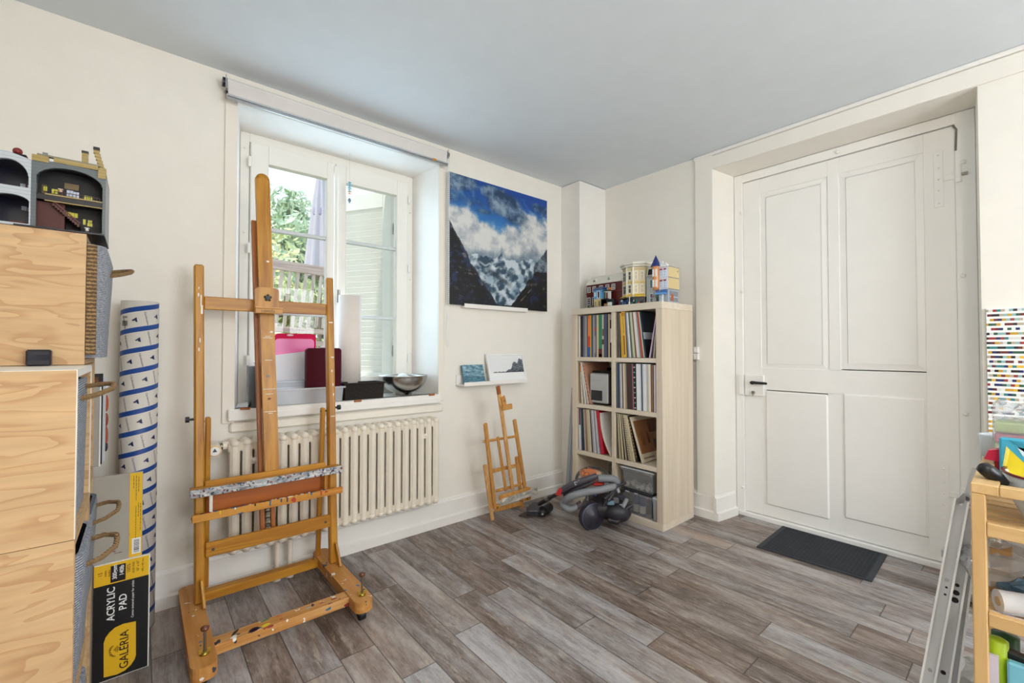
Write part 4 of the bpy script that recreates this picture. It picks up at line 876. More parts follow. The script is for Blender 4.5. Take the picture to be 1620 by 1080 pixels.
# third row right
fill('third row right', [(10, '#4b483f', 'dark mottled', 2), (10, '#c9bb98', 'straw', 3.0), (8, '#8a7a60', 'brown', 3.8), (12, '#d9cdae', 'cream', 5.0), (6, '#2a2622', 'thin black', 6), (8, '#cfc3a2', 'sand', 7), (7, '#453f3a', 'umber', 8), (13, '#b9ab8c', 'hatched tan', 9, {'marks': [(k*.05, k*.05+.02, '#75664d', .1, .9) for k in range(19)]}), (12, '#d4c9ac', 'pale hatched', 10, {'marks': [(k*.05, k*.05+.018, '#8b7d60', .2, .8) for k in range(19)]}), (13, '#c8bb98', 'wide cream', 11), (8, '#e2d8bc', 'ivory', 11.5), (14, '#161310', 'black and amber', 13.5, {'marks': [(k*.07+.1, k*.07+.14, '#b07a34', .3, .9) for k in range(12)]})], CY[1][0]-.012, -.818, CZ[1][0], G)
o = record(-.846, CZ[1][0]+.004, .006, '#cfc4ac', 18.0, h=.31, face=[(.06, .18, .96, .90, '#8a5a34'), (.18, .35, .30, .66, '#4e2f1c'), (.42, .38, .50, .66, '#4a2c1a'), (.62, .22, .80, .44, '#453a2a'), (.55, .6, .93, .88, '#5e4a30'), (.1, .06, .5, .10, '#a39a86')]); tag(o, 'cream framed record sleeve with brown photograph cover leaning in the third row', 'record', G)
# metal straightedge behind the unit's left side
mb = MB().bar((-.425, -.224, .002), (-.415, -.2215, 1.1), .055, .006, ALU, up=(0, 1, 0)); o = None
A_, B2 = onx((889, 765), -.43), onx((906, 634), -.43)
mb = MB().bar((-.43, -.160, .02), (-.43, -.236+.006, .86), .006, .050, mat('#a3a5a8', .6), up=(0, 1, 0)); mb.bar((-.4335, -.172, .02), (-.4335, -.242+.006, .86), .001, .004, mat('#2b5aa8', .4), up=(0, 1, 0))
tag(mb.build('straightedge'), 'long grey metal straightedge with blue line leaning between column and shelf unit', 'ruler')

# storage boxes in the bottom right cube
def open_box(mb, x0, x1, y0, y1, z0, z1, m, t=.003, tp=.010, rim=.006, rimm=None):
    """tapered thin-walled tub"""
    o0 = [(x0+tp, y0+tp), (x1-tp, y0+tp), (x1-tp, y1-tp), (x0+tp, y1-tp)]; o1 = [(x0, y0), (x1, y0), (x1, y1), (x0, y1)]
    i0 = [(x0+tp+t, y0+tp+t), (x1-tp-t, y0+tp+t), (x1-tp-t, y1-tp-t), (x0+tp+t, y1-tp-t)]; i1 = [(x0+t, y0+t), (x1-t, y0+t), (x1-t, y1-t), (x0+t, y1-t)]
    vs = [(*p, z0) for p in o0]+[(*p, z1) for p in o1]+[(*p, z0+t) for p in i0]+[(*p, z1) for p in i1]; f = [(0, 3, 2, 1), (8, 9, 10, 11)]
    for i in range(4): j = (i+1) % 4; f += [(i, j, j+4, i+4), (8+j, 8+i, 12+i, 12+j), (4+i, 4+j, 12+j, 12+i)]
    mb.add(vs, f, m)
    rm = rimm or m
    for a, b_ in (((x0-rim, y0-rim), (x1+rim, y0)), ((x0-rim, y1), (x1+rim, y1+rim)), ((x0-rim, y0), (x0, y1)), ((x1, y0), (x1+rim, y1))): mb.box((a[0], a[1], z1-.010), (b_[0], b_[1], z1), rm, bev=.001)
    return mb
CL = clear((.985, .99, 1), .16, .35); CL2 = clear((.96, .97, 1), .30, .15)
z = CZ[0][0]
bx = thing('storage_box', 'lower clear storage box with black lid in the bottom right cube', 'storage box', (-.27, -.80, z))
wpart(open_box(MB(), -.455, -.12, -.925, -.690, z+.001, z+.148, CL), 'tub', bx)
mb = MB().box((-.462, -.932, z+.149), (-.112, -.684, z+.163), mat('#15171c', .4), bev=.004); wpart(mb, 'lid', bx, 'black plastic lid')
for y in (-.74, -.81): wpart(MB().box((-.467, y-.014, z+.146), (-.461, y+.014, z+.152), mat('#cfd2d4', .4), bev=.001), 'clip', bx)
bx = thing('storage_box', 'upper clear storage box full of white items in the bottom right cube', 'storage box', (-.27, -.80, z+.164))
wpart(open_box(MB(), -.450, -.13, -.930, -.690, z+.1645, z+.298, CL, rim=.008), 'tub', bx)
wpart(MB().box((-.463, -.942, z+.298), (-.118, -.678, z+.309), clear((.95, .97, 1), .55, .2), bev=.004), 'lid', bx)
r = random.Random(5)
for k, (y, xx, zz, rr) in enumerate(((-.715, -.425, .020, .017), (-.757, -.425, .032, .0155), (-.79, -.42, .016, .015), (-.83, -.425, .018, .018), (-.872, -.425, .017, .016), (-.905, -.42, .015, .013), (-.74, -.39, .016, .015), (-.85, -.38, .018, .017))):
    mb = MB().tube([(xx, y, z+.168+zz), (xx+.045, y+.012, z+.168+zz)], rr*.98, mat('#f6f4ee', .6), 12); tag(mb.build('paper_roll'), 'small white roll lying in the upper clear storage box', 'roll', 'white rolls in the upper storage box')
for k, y in enumerate((-.785, -.835)):
    t = thing('bottle', ('left' if k == 0 else 'right')+' of two blue bottles with white labels in the lower storage box', 'bottle', (-.42, y, z+.006), group='blue bottles in the storage box')
    BL = mat('#1b4f9c', .3); mb = MB().lathe([(0, 0), (.020, 0), (.022, .004), (.022, .105), (.014, .120), (.012, .132), (0, .132)], BL, 18); mb.build('body', t)
    MB().lathe([(.0226, .012), (.0226, .062)], mat('#e6e6e2', .5), 14, arc=(PI*.6, PI*1.45)).build('bottle_label', t, label='white paper label')
mb = MB().tube([(-.425, -.722, z+.028), (-.36, -.722, z+.028)], .0245, mat('#cbb79c', .7), 18); tag(mb.build('paper_roll'), 'round tan roll end in the left of the lower storage box', 'roll')
bk = thing('plastic_tub', 'small clear plastic tub in front of the storage boxes, bottom right cube', 'tub', (-.405, -.930, z))
# a narrow tub squeezed at the right end
wpart(open_box(MB(), -.463, -.36, -.9625, -.934, z+.001, z+.142, CL2, tp=.004, rim=.0015), 'tub_body', bk); wpart(MB().box((-.4645, -.9642, z+.1425), (-.358, -.9325, z+.156), clear((.9, .95, 1), .6, .2), bev=.002), 'lid', bk)

# ------------------------------------------------------------------ toy brick town houses on the shelf unit (z 1.47)
def brickwall(c1, c2):
    k = ('b', c1, c2)
    if k in _m: return _m[k]
    m, nt, b = pbsdf('toy_bricks'); b.inputs['Roughness'].default_value = .3
    t_ = N(nt, 'ShaderNodeTexCoord'); s_ = N(nt, 'ShaderNodeSeparateXYZ'); nt.links.new(t_.outputs['Object'], s_.inputs[0])
    mm = N(nt, 'ShaderNodeMath', operation='MULTIPLY'); mm.inputs[1].default_value = 1/.0096; nt.links.new(s_.outputs['Z'], mm.inputs[0])
    fr = N(nt, 'ShaderNodeMath', operation='FRACT'); nt.links.new(mm.outputs[0], fr.inputs[0]); lt = N(nt, 'ShaderNodeMath', operation='LESS_THAN'); lt.inputs[1].default_value = .10; nt.links.new(fr.outputs[0], lt.inputs[0])
    mx = N(nt, 'ShaderNodeMixRGB'); mx.inputs[1].default_value = (*s2l(c1), 1); mx.inputs[2].default_value = (*s2l(c2), 1); nt.links.new(lt.outputs[0], mx.inputs[0]); nt.links.new(mx.outputs[0], b.inputs['Base Color']); _m[k] = m; return m
KT = KH
def facade_window(parent, x, y, z, w_, h, frame='#ecebe6', pane='#14161c', bars=(1, 2), arch=False, side=False, name='window'):
    """window on a facade facing -x (or -y if side)"""
    F = mat(frame, .35); mb = MB(); t_ = .0015
    def bb(a, b_, d0, d1, m):
        if side: mb.box((x+a[0], y-d1, z+a[1]), (x+b_[0], y-d0, z+b_[1]), m)
        else: mb.box((x-d1, y-a[0], z+a[1]), (x-d0, y-b_[0], z+b_[1]), m)
    bb((-w_/2, 0), (w_/2, h), 0, .0015, mat(pane, .15)); f = .0028
    bb((-w_/2-.001, -.001), (w_/2+.001, f), .0016, .004, F); bb((-w_/2-.001, h-f), (w_/2+.001, h+.001), .0016, .004, F); bb((-w_/2-.001, f), (-w_/2+f, h-f), .0016, .004, F); bb((w_/2-f, f), (w_/2+.001, h-f), .0016, .004, F)
    for k in range(1, bars[0]+1): q = -w_/2+w_*k/(bars[0]+1); bb((q-.001, f), (q+.001, h-f), .0016, .0034, F)
    for k in range(1, bars[1]+1): q = h*k/(bars[1]+1); bb((-w_/2+f, q-.001), (w_/2-f, q+.001), .0016, .0032, F)
    return wpart(mb, name, parent)
# A: long dark red hall with a white roof
A = thing('toy_town_hall', 'dark red toy brick hall with long white roof, leftmost on the shelf unit', 'toy building', (-.27, -.46, KT))
xA = -.36; ya, yb = -.300, -.628
DR = brickwall('#5f2019', '#3d120e'); CRM = mat('#e6e2d6', .35); LG = mat('#9a9a98', .4)
wpart(MB().box((xA-.02, yb, KT+.0005), (-.19, ya+.004, KT+.007), mat('#6a6f5e', .4)), 'baseplate', A)
wpart(MB().box((xA, yb, KT+.0075), (-.20, ya, 1.655), DR), 'wall', A)
mb = MB(); mb.prism([(-.008, 0), (.168, 0), (.09, .072), (.06, .072)], 0, ya-yb-.0, CRM, Matrix(((1, 0, 0, xA), (0, 0, -1, ya+.002), (0, 1, 0, 1.656), (0, 0, 0, 1))))
for yy in (-.365, -.50): 
    mb.prism([(0, 0), (.03, 0), (.03, .03), (0, .026)], -.012, .012, CRM, Matrix(((1, 0, 0, xA+.014), (0, 0, -1, yy), (0, 1, 0, 1.675), (0, 0, 0, 1)))); 
    for s_ in (-.005, .005): mb.box((xA+.0125, yy+s_-.002, 1.680), (xA+.014, yy+s_+.002, 1.693), BLACK)
    mb.box((xA+.0125, yy-.003, 1.697), (xA+.014, yy+.003, 1.700), BLACK)
wpart(mb, 'roof', A, 'white roof with two dormers')
wpart(MB().box((xA-.006, yb, 1.585), (xA, ya+.003, 1.592), mat('#7a2c22', .4)), 'ledge', A)
for yy in (-.325, -.375, -.44, -.50, -.555): facade_window(A, xA, yy, 1.600, .028, .042, bars=(1, 2))
for yy in (-.322, -.372): facade_window(A, xA, yy, 1.488, .032, .072, bars=(1, 3))
mb = MB(); mb.box((xA-.004, -.413, KT+.0075), (xA, -.398, 1.585), CRM); mb.box((xA-.004, -.46, 1.565), (xA, -.413, 1.585), CRM); wpart(mb, 'entrance_arch', A)
r = random.Random(11); mb = MB()
for k in range(16): yy = ya-.01-r.random()*.12; mb.box((xA-.018, yy, KT+.0072), (xA-.008, yy+.008, KT+.012+r.random()*.014), mat(r.choice(['#3f6b2e', '#e8e4d8', '#7a4a2a', '#6a2018', '#c9a03a', '#22282a']), .35))
wpart(mb, 'front_garden', A)
# B: small light-blue shop house in front with dark stairs
B = thing('toy_shop', 'small light blue toy brick house with outside stairs before the dark red hall', 'toy building', (-.42, -.49, KT))
xB = -.425; LB2 = brickwall('#5fa6dc', '#3f7fb4'); TN = brickwall('#dcca94', '#b8a56e')
wpart(MB().box((-.455, -.585, KT+.0003), (xB+.04, -.415, KT+.004), mat('#8d93a6', .4)), 'baseplate', B)
wpart(MB().box((xB, -.500, KT+.0045), (xB+.04, -.425, 1.535), TN), 'ground_floor', B)
wpart(MB().box((xB-.002, -.500, 1.5355), (xB+.04, -.425, 1.600), LB2), 'upper_floor', B)
mb = MB().prism([(-.006, 0), (.046, 0), (.046, .018), (.018, .022)], 0, .082, mat('#1b3f78', .35), Matrix(((1, 0, 0, xB), (0, 0, -1, -.422), (0, 1, 0, 1.6005), (0, 0, 0, 1)))); wpart(mb, 'roof', B, 'dark blue roof')
facade_window(B, xB-.002, -.437, 1.555, .016, .028, frame='#cfe3ee', pane='#6fa6cc'); facade_window(B, xB-.002, -.470, 1.540, .022, .052, bars=(0, 0), pane='#2a1816', name='door'); facade_window(B, xB, -.440, 1.482, .012, .036, bars=(0, 0), frame='#d9c893', pane='#3a2a24'); facade_window(B, xB, -.475, 1.478, .014, .045, bars=(0, 0), frame='#d9c893', pane='#2c2420', name='door')
mb = MB()
for k in range(8): mb.box((xB-.02, -.515-.0065*(7-k)*-1-.0065*7, KT+.0045), (xB+.005, -.505-.0065*(7-k)-.0, KT+.012+k*.0075*.9), BLACK)
mb.box((xB+.005, -.600, KT+.0045), (xB+.03, -.503, 1.525), mat('#181a1f', .35)); wpart(mb, 'stairs', B, 'black stairs')
mb = MB().box((xB+.005, -.560, 1.5255), (xB+.03, -.508, 1.585), mat('#cfd0cc', .4)); mb.box((xB+.0035, -.528, 1.53), (xB+.005, -.512, 1.58), mat('#2a5a4c', .3)); mb.box((xB+.0035, -.548, 1.527), (xB+.005, -.533, 1.575), mat('#7a3a22', .3)); mb.box((xB-.0, -.570, 1.586), (xB+.034, -.503, 1.592), mat('#20242c', .3)); mb.prism([(0, 0), (.02, 0), (.01, .02)], 0, .02, mat('#e07a22', .35), Matrix(((1, 0, 0, xB+.01), (0, 0, -1, -.545), (0, 1, 0, 1.5925), (0, 0, 0, 1)))); wpart(mb, 'annexe', B, 'grey annexe with orange canopy')
wpart(MB().box((xB-.02, -.590, KT+.0045), (xB, -.565, KT+.030), mat('#d6ddd8', .35)).box((xB-.022, -.562, KT+.0045), (xB-.004, -.535, KT+.022), mat('#a8763a', .4)), 'street_furniture', B)
# C: cream corner hotel
C = thing('toy_hotel', 'cream toy brick corner building with blue shutters and yellow awnings, middle of the row', 'toy building', (-.33, -.74, KT))
CR = brickwall('#dcd0a8', '#b5a67c'); xC = -.40; c1, c2, c3, c4 = (-.345, -.640), (xC, -.700), (xC, -.762), (-.33, -.865)
foot = [(-.30, -.634), (-.352, -.634) , (xC, -.700), (xC, -.750), (-.352, -.815), (-.20, -.830), (-.20, -.634)]
def rot_facade(a, b_):     # matrix: local x along a->b, y out, z up
    a = Vector((a[0], a[1], 0)); b_ = Vector((b_[0], b_[1], 0)); x = (b_-a).normalized(); y = Vector((0, 0, 1)).cross(x); return Matrix.Translation(a) @ Matrix((x, y, Vector((0, 0, 1)))).transposed().to_4x4(), (b_-a).length
wpart(MB().prism(foot[::-1], KT+.0005, KT+.055, mat('#16181c', .35)), 'ground_floor', C, 'dark ground floor')
wpart(MB().prism(foot[::-1], KT+.0555, 1.735, CR), 'upper_floors', C)
big = [(p[0]-(.012 if p[0] < -.25 else 0), p[1]+(.01 if p[1] > -.72 else -.008)) for p in foot]
mb = MB().prism(big[::-1], 1.736, 1.752, mat('#d8d4c6', .4)); big2 = [(p[0]-(.02 if p[0] < -.25 else 0), p[1]+(.016 if p[1] > -.72 else -.014)) for p in foot]; mb.prism(big2[::-1], 1.7525, 1.766, mat('#e4e0d2', .4)); wpart(mb, 'cornice', C, 'pale grey cornice')
for (a, b_), n, sh_ in (((foot[1], foot[2]), 1, True), ((foot[2], foot[3]), 1, False), ((foot[3], foot[4]), 2, False)):
    M_, L = rot_facade(b_, a) if False else rot_facade(a, b_)
    out = -1  # facade faces away from the block
    for lev, z in enumerate((1.552, 1.645)):
        for k in range(n):
            u = L*(k+.5)/n; mb = MB(); F = mat('#f0ede2', .35)
            w_ = .017 if n == 2 else .022
            mb.box((u-w_/2-.002, out*.003, z), (u+w_/2+.002, 0, z+.062), F, M_); mb.box((u-w_/2+.003, out*.0042, z+.004), (u-.001, out*.003, z+.056), mat('#1a1a1c' if n == 1 else '#b9ac84', .2), M_); mb.box((u+.001, out*.0042, z+.004), (u+w_/2-.003, out*.003, z+.056), mat('#2a2622' if n == 1 else '#c6ba92', .2), M_); mb.box((u-w_/2, out*.0048, z+.032), (u+w_/2, out*.004, z+.035), F, M_)
            wpart(mb, 'window', C)
            if sh_:
                for s_ in (-1, 1): wpart(MB().box((u+s_*(w_/2+.010)-.006, out*.004, z+.002), (u+s_*(w_/2+.010)+.006, 0, z+.060), mat('#5a6c88', .35), M_), 'shutter', C)
    mb = MB().box((0, out*.004, 1.624), (L, 0, 1.630), mat('#d6b94e', .4), M_); mb.box((0, out*.004, 1.716), (L, 0, 1.722), mat('#cdbb82', .4), M_); mb.box((-.004, out*.006, KT+.056), (.006, 0, 1.735), mat('#efe9d6', .4), M_); wpart(mb, 'pilaster', C)
    mb = MB().prism([(0, 0), (.026, -.016), (.026, -.020), (0, -.006)], .006, L-.006, mat('#e6bf2e', .35), M_ @ Matrix(((0, 0, 1, 0), (-1, 0, 0, 0), (0, 1, 0, 1.552-.006), (0, 0, 0, 1)))); wpart(mb, 'awning', C, 'yellow awning')
r = random.Random(4); mb = MB()
for k in range(26): yy = -.66-r.random()*.19; xx = -.438+r.random()*.03; mb.box((xx, yy, KT+.0005), (xx+.008, yy+.010, KT+.008+r.random()*.03), mat(r.choice(['#2e4f86', '#14161a', '#20262a', '#c0392b', '#e6e3d8', '#2c8a86', '#1f3f70']), .35))
mb.tube([(-.435, -.745, KT+.001), (-.435, -.745, KT+.06)], .0025, mat('#e8e4d6', .4), 6); wpart(mb, 'street_furniture', C)
# D: narrow grey house
D = thing('toy_narrow_house', 'narrow grey toy brick house with black sloped window beside the cream corner building', 'toy building', (-.30, -.896, KT))
GR = brickwall('#b4b5b2', '#8f918f'); xD = -.362; d0, d1_ = -.832, -.905
wpart(MB().box((xD, d1_, KT+.0005), (-.22, d0, 1.665), GR), 'wall', D)
mb = MB().prism([(0, 0), (.10, 0), (.05, .062), (.018, .062)], 0, d0-d1_, mat('#cfcabb', .4), Matrix(((1, 0, 0, xD), (0, 0, -1, d0), (0, 1, 0, 1.6655), (0, 0, 0, 1)))); wpart(mb, 'roof', D)
mb = MB().prism([(-.0015, 0.004), (.0, .004), (.012, .044), (.0105, .044)], .010, d0-d1_-.010, mat('#14161d', .2), Matrix(((1, 0, 0, xD), (0, 0, -1, d0), (0, 1, 0, 1.6655), (0, 0, 0, 1)))); wpart(mb, 'roof_window', D)
wpart(MB().box((xD-.006, d1_, 1.655), (xD, d0, 1.6655), mat('#9ea0a4', .4)), 'ledge', D)
facade_window(D, xD, -.872, 1.575, .026, .060, frame='#dfe0dc', pane='#1d4a3e', bars=(0, 0)); facade_window(D, xD, -.872, 1.478, .026, .062, frame='#e4e0cf', pane='#26181e', bars=(0, 1), name='shop_window')
mb = MB(); mb.box((xD-.015, -.888, 1.515), (xD-.004, -.880, 1.523), mat('#c02a80', .4)); mb.box((xD-.016, -.905, KT+.001), (xD-.002, -.87, KT+.012), mat('#a9bfa6', .4)); mb.box((xD-.006, -.925, 1.538), (xD, -.906, 1.556), mat('#c8262a', .3)); mb.box((xD-.008, -.925, 1.51), (xD-.001, -.904, 1.536), mat('#3a6a34', .3)); wpart(mb, 'shop_goods', D)
# E: white and red banded house with blue cone turret and tan side wall
E_ = thing('toy_turret_house', 'toy brick house with dark blue cone turret and tan side wall, rightmost', 'toy building', (-.31, -.965, KT))
xE = -.385; e0, e1 = -.940, -1.006
WB = brickwall('#dfe6f0', '#c4556a'); TS = brickwall('#dcc690', '#c9b27a'); GS = brickwall('#a7adb6', '#8c929b')
wpart(MB().box((xE, e1, KT+.0005), (-.245, e0, 1.555), GS), 'ground_floor', E_, 'grey ground floor')
wpart(MB().box((xE, e1+.0015, 1.5555), (-.245, e0, 1.705), WB), 'front_wall', E_)
wpart(MB().box((xE+.006, e1-.001, 1.5615), (-.245, e1+.0012, 1.632), TS).box((xE+.006, e1-.001, 1.638), (-.245, e1+.0012, 1.705), TS), 'side_wall', E_, 'tan side wall')
wpart(MB().box((xE+.002, e1-.002, 1.7055), (-.245, e0, 1.709), mat('#8b8f94', .4)).box((xE+.002, e1-.0022, 1.633), (-.245, e1-.0012, 1.637), mat('#8b8f94', .4)).box((xE+.002, e1-.0022, 1.556), (-.245, e1-.0012, 1.561), mat('#7d8288', .4)), 'string_course', E_)
mb = MB().box((xE+.02, e1-.0015, KT+.008), (-.262, e1-.0003, 1.545), mat('#7f858e', .4)); mb.box((xE+.035, e1-.0025, KT+.012), (xE+.065, e1-.0014, 1.525), mat('#a5562a', .4)); mb.box((xE+.02, e1-.0022, 1.505), (-.262, e1-.0014, 1.511), mat('#c2c7cf', .4)); mb.box((-.268, e1-.0025, 1.678), (-.262, e1, 1.686), BLACK); wpart(mb, 'side_door', E_, 'brown side door')
mb = MB().box((xE-.008, e1, 1.7055), (xE+.012, e0+.004, 1.720), WHITE, bev=.001)
for k in range(5): mb.box((xE-.009, e0-.004-k*.0135, 1.7205), (xE+.006, e0+.002-k*.0135, 1.727), WHITE)
mb.box((xE-.004, -.975, 1.7275), (xE+.004, -.955, 1.742), WHITE, bev=.002); wpart(mb, 'parapet', E_, 'white parapet')
for z in (1.568, 1.642):
    for yy in (-.958, -.986):
        facade_window(E_, xE, yy, z, .016, .040, frame='#e6eef6', pane='#a8c4e4', bars=(0, 1)); wpart(MB().box((xE-.006, yy-.009, z+.041), (xE, yy+.009, z+.052), mat('#8c1a2c', .35), bev=.003), 'window_hood', E_)
wpart(MB().box((xE-.024, -1.002, 1.535), (xE-.0005, -.938, 1.552), mat('#2c5fa6', .35)).box((xE-.030, -.998, 1.522), (xE-.0005, -.93, 1.534), mat('#5a9ad8', .35)).box((xE-.026, -.967, 1.540), (xE-.0245, -.957, 1.552), mat('#9a8f84', .4)), 'shop_sign', E_, 'blue shop canopy')
facade_window(E_, xE, -.957, KT+.004, .024, .046, frame='#d4e6f2', pane='#b9d8e8', bars=(1, 0), name='shop_window'); wpart(MB().box((xE-.018, -.980, KT+.001), (xE-.009, -.971, 1.545), WHITE), 'column', E_)
T_ = (xE-.005, -.922)
wpart(MB().lathe([(0, 1.556), (.012, 1.556), (.022, 1.570), (.022, 1.706), (.026, 1.712)], brickwall('#d8873a', '#e8e4da'), 10, Matrix.Translation((T_[0], T_[1], 0)), smooth=False), 'turret', E_, 'orange and white turret')
mb = MB()
for z in (1.575, 1.645):
    for a in (math.radians(165), math.radians(215)): mb.box((T_[0]+.022*math.cos(a)-.003, T_[1]+.022*math.sin(a)-.006, z), (T_[0]+.022*math.cos(a)+.001, T_[1]+.022*math.sin(a)+.006, z+.048), WHITE)
wpart(mb, 'turret_window', E_)
wpart(MB().lathe([(0, 1.7125), (.034, 1.7125), (.034, 1.716), (.0, 1.790)], mat('#1d3272', .35), 12, Matrix.Translation((T_[0], T_[1], 0)), smooth=False), 'turret_roof', E_, 'dark blue cone roof')

# ------------------------------------------------------------------ cylinder vacuum cleaner in front of the shelf unit
# local frame: u to the right as seen, w away, z up
vc = thing('vacuum_cleaner', 'grey and orange bagless cylinder vacuum cleaner with hose wrapped round it on the floor', 'vacuum cleaner', tuple(onz((937, 839), 0)), math.radians(49.923-90))
def vp(px, py, w_=0.0):
    """point of the cleaner at a depth w behind its near wheel, in its own frame"""
    zc = 2.822+w_; u = (px-810)/FPX*zc; zz = CAM.z + (540-py)/FPX*zc + math.sin(PITCH)*zc*1.0
    base = (937-810)/FPX*2.822
    return Vector((u-base, w_, zz))
DG = mat('#3f3d48', .35, .2); DP = mat('#2b2a31', .4); HOSE = mat('#8b8d92', .42); SILV = mat('#9a9ba6', .3, .5)
def vpart(mb, name, lab=None, par=None):
    o = mb.build(name, par or vc, loc=(0, 0, 0)); 
    if lab: o['label'] = lab
    return o
def wheel(px, py, r_, w_, name, tilt=.0):
    c = vp(px, py, w_); mb = MB(); M_ = Matrix.Translation(c) @ Matrix.Rotation(math.radians(tilt), 4, 'Z') @ Matrix.Rotation(PI/2, 4, 'X')
    mb.lathe([(0, .022), (r_*.30, .024), (r_*.32, .021), (r_*.62, .021), (r_*.64, .018), (r_*.90, .016), (r_*.93, .012), (r_, .008), (r_, -.022), (r_*.9, -.03), (0, -.03)], DG, 40, M_)
    mb.lathe([(r_*.905, .0165), (r_*.925, .0175), (r_*.945, .0125)], mat('#6c7290', .3, .5), 40, M_)
    return vpart(mb, name)
wheel(937, 816, .0905, .03, 'wheel', 24)
wheel(977, 802, .086, .19, 'wheel', 24)
mb = MB()
def ellbox(mb, c, r3, m, n=16): mb.ball(c, 1, m, n, r3)
c1_ = vp(955, 800, .12); ellbox(mb, c1_, (.145, .11, .082), DP); c2_ = vp(975, 808, .06); ellbox(mb, c2_, (.098, .09, .075), DP)
mb.tube([vp(962, 792, -.03)+Vector((0, 0, 0)), vp(972, 778, -.01), vp(986, 776, .06)], .013, mat('#1d1d22', .3), 10); mb.tube([vp(962, 822, -.0), vp(975, 826, -.015), vp(990, 815, .02), vp(991, 800, .06)], .016, mat('#1d1d22', .3), 10)
for a, b_, r_ in (((968, 812, -.005), (998, 800, .02), .012), ((965, 818, .0), (995, 812, .02), .014)): mb.tube([vp(*a), vp((a[0]+b_[0])/2, (a[1]+b_[1])/2+3, .0), vp(*b_)], r_, DP, 10)
vpart(mb, 'body')
mb = MB().tube([vp(955, 800, -.02), vp(968, 778, -.015), vp(978, 768, .0), vp(990, 764, .03)], [.010, .012, .011, .009], DP, 10); mb.tube([vp(957, 789, -.03), vp(964, 783, -.03)], .012, DP, 12); vpart(mb, 'pedal_arm')
mb = MB().box(vp(961, 800, -.025), vp(971, 790, .01), mat('#7fa0b4', .15, .3), bev=.006); mb.box(vp(970, 797, -.02), vp(978, 786, .01), mat('#6f7078', .3, .4), bev=.005); vpart(mb, 'latch_window', 'pale blue and grey latch')
mb = MB().tube([vp(985, 803, -.01), vp(992, 790, .02)], .014, mat('#8c8c90', .35), 10); mb.box(vp(980, 800, -.01), vp(992, 797, .0), mat('#9b9ca6', .3, .4), bev=.004); vpart(mb, 'rear_grip')
# clear bin with orange cyclone
cb_ = vp(938, 762, .10); M_ = Matrix.Translation(cb_) @ Matrix.Rotation(math.radians(0), 4, 'Y')
mb = MB(); mb.ball(cb_+Vector((0, 0, .01)), 1, clear((.97, .97, .97), .05, .05), 20, (.120, .085, .090)); vpart(mb, 'dust_bin', 'clear domed dust bin')
mb = MB(); OR = mat('#e8780e', .3, .1, coat=.5)
c0 = vp(933, 752, .10); mb.ball(c0, 1, OR, 14, (.055, .05, .045))
for k in range(9): a = 2*PI*k/9; mb.lathe([(0, .030), (.016, .026), (.020, .0), (.010, -.04)], OR, 10, Matrix.Translation(c0+Vector((.046*math.cos(a), .042*math.sin(a), .004))) @ Matrix.Rotation(.35, 4, Vector((-math.sin(a), math.cos(a), 0))))
mb.ball(vp(945, 750, .08), 1, mat('#c9a27c', .3), 10, (.03, .03, .022)); vpart(mb, 'cyclone', 'orange cyclone cluster')
mb = MB(); mb.ball(vp(945, 765, .03), 1, mat('#b3231f', .35), 10, (.05, .03, .014)); vpart(mb, 'release_button', 'red trim')
vpart(MB().tube([vp(929, 792, .0), vp(929, 783, .01)], .010, mat('#5f5560', .4), 12), 'stem'); vpart(MB().ball(vp(942, 783, -.01), .007, mat('#2a62c0', .3), 8), 'blue_button', 'small blue button')
# corrugated hose
def corr(pts, r_, name, seg=60):
    # Catmull-Rom through the points with ribbed radius
    P_ = [Vector(p) for p in pts]; P_ = [P_[0]*2-P_[1]]+P_+[P_[-1]*2-P_[-2]]; out = []; rr = []; n = seg//(len(P_)-3)*2
    for i in range(1, len(P_)-2):
        for k in range(n):
            t_ = k/n; a, b_, c, d = P_[i-1:i+3]
            out.append(.5*((2*b_)+(c-a)*t_+(2*a-5*b_+4*c-d)*t_*t_+(3*b_-a-3*c+d)*t_**3))
    out.append(P_[-2]); rr = [r_*(1+.07*(1 if k % 2 else -1)) for k in range(len(out))]
    mb = MB(); mb.tube(out, rr, HOSE, 14); return vpart(mb, name)
corr([vp(946, 757, .0), vp(958, 757, .0), vp(970, 758, .005), vp(976, 763, .02), vp(972, 768, .03), vp(955, 767, .03)], .023, 'hose')
corr([vp(976, 768, .05), vp(970, 770, .0), vp(950, 775, -.03), vp(930, 778, -.045), vp(910, 783, -.04), vp(898, 789, -.02), vp(893, 795, .02)], .023, 'hose', 70)
corr([vp(890, 794, .03), vp(893, 801, -.0), vp(901, 805, -.01), vp(912, 802, .0)], .023, 'hose', 40)
vpart(MB().tube([vp(910, 803, .0), vp(920, 796, .01)], .021, mat('#4c4148', .4), 14), 'hose_cuff')
vpart(MB().tube([vp(975, 770, .0), vp(979, 779, -.0)], [.013, .011], mat('#a6a7aa', .35), 12), 'hose_clip')
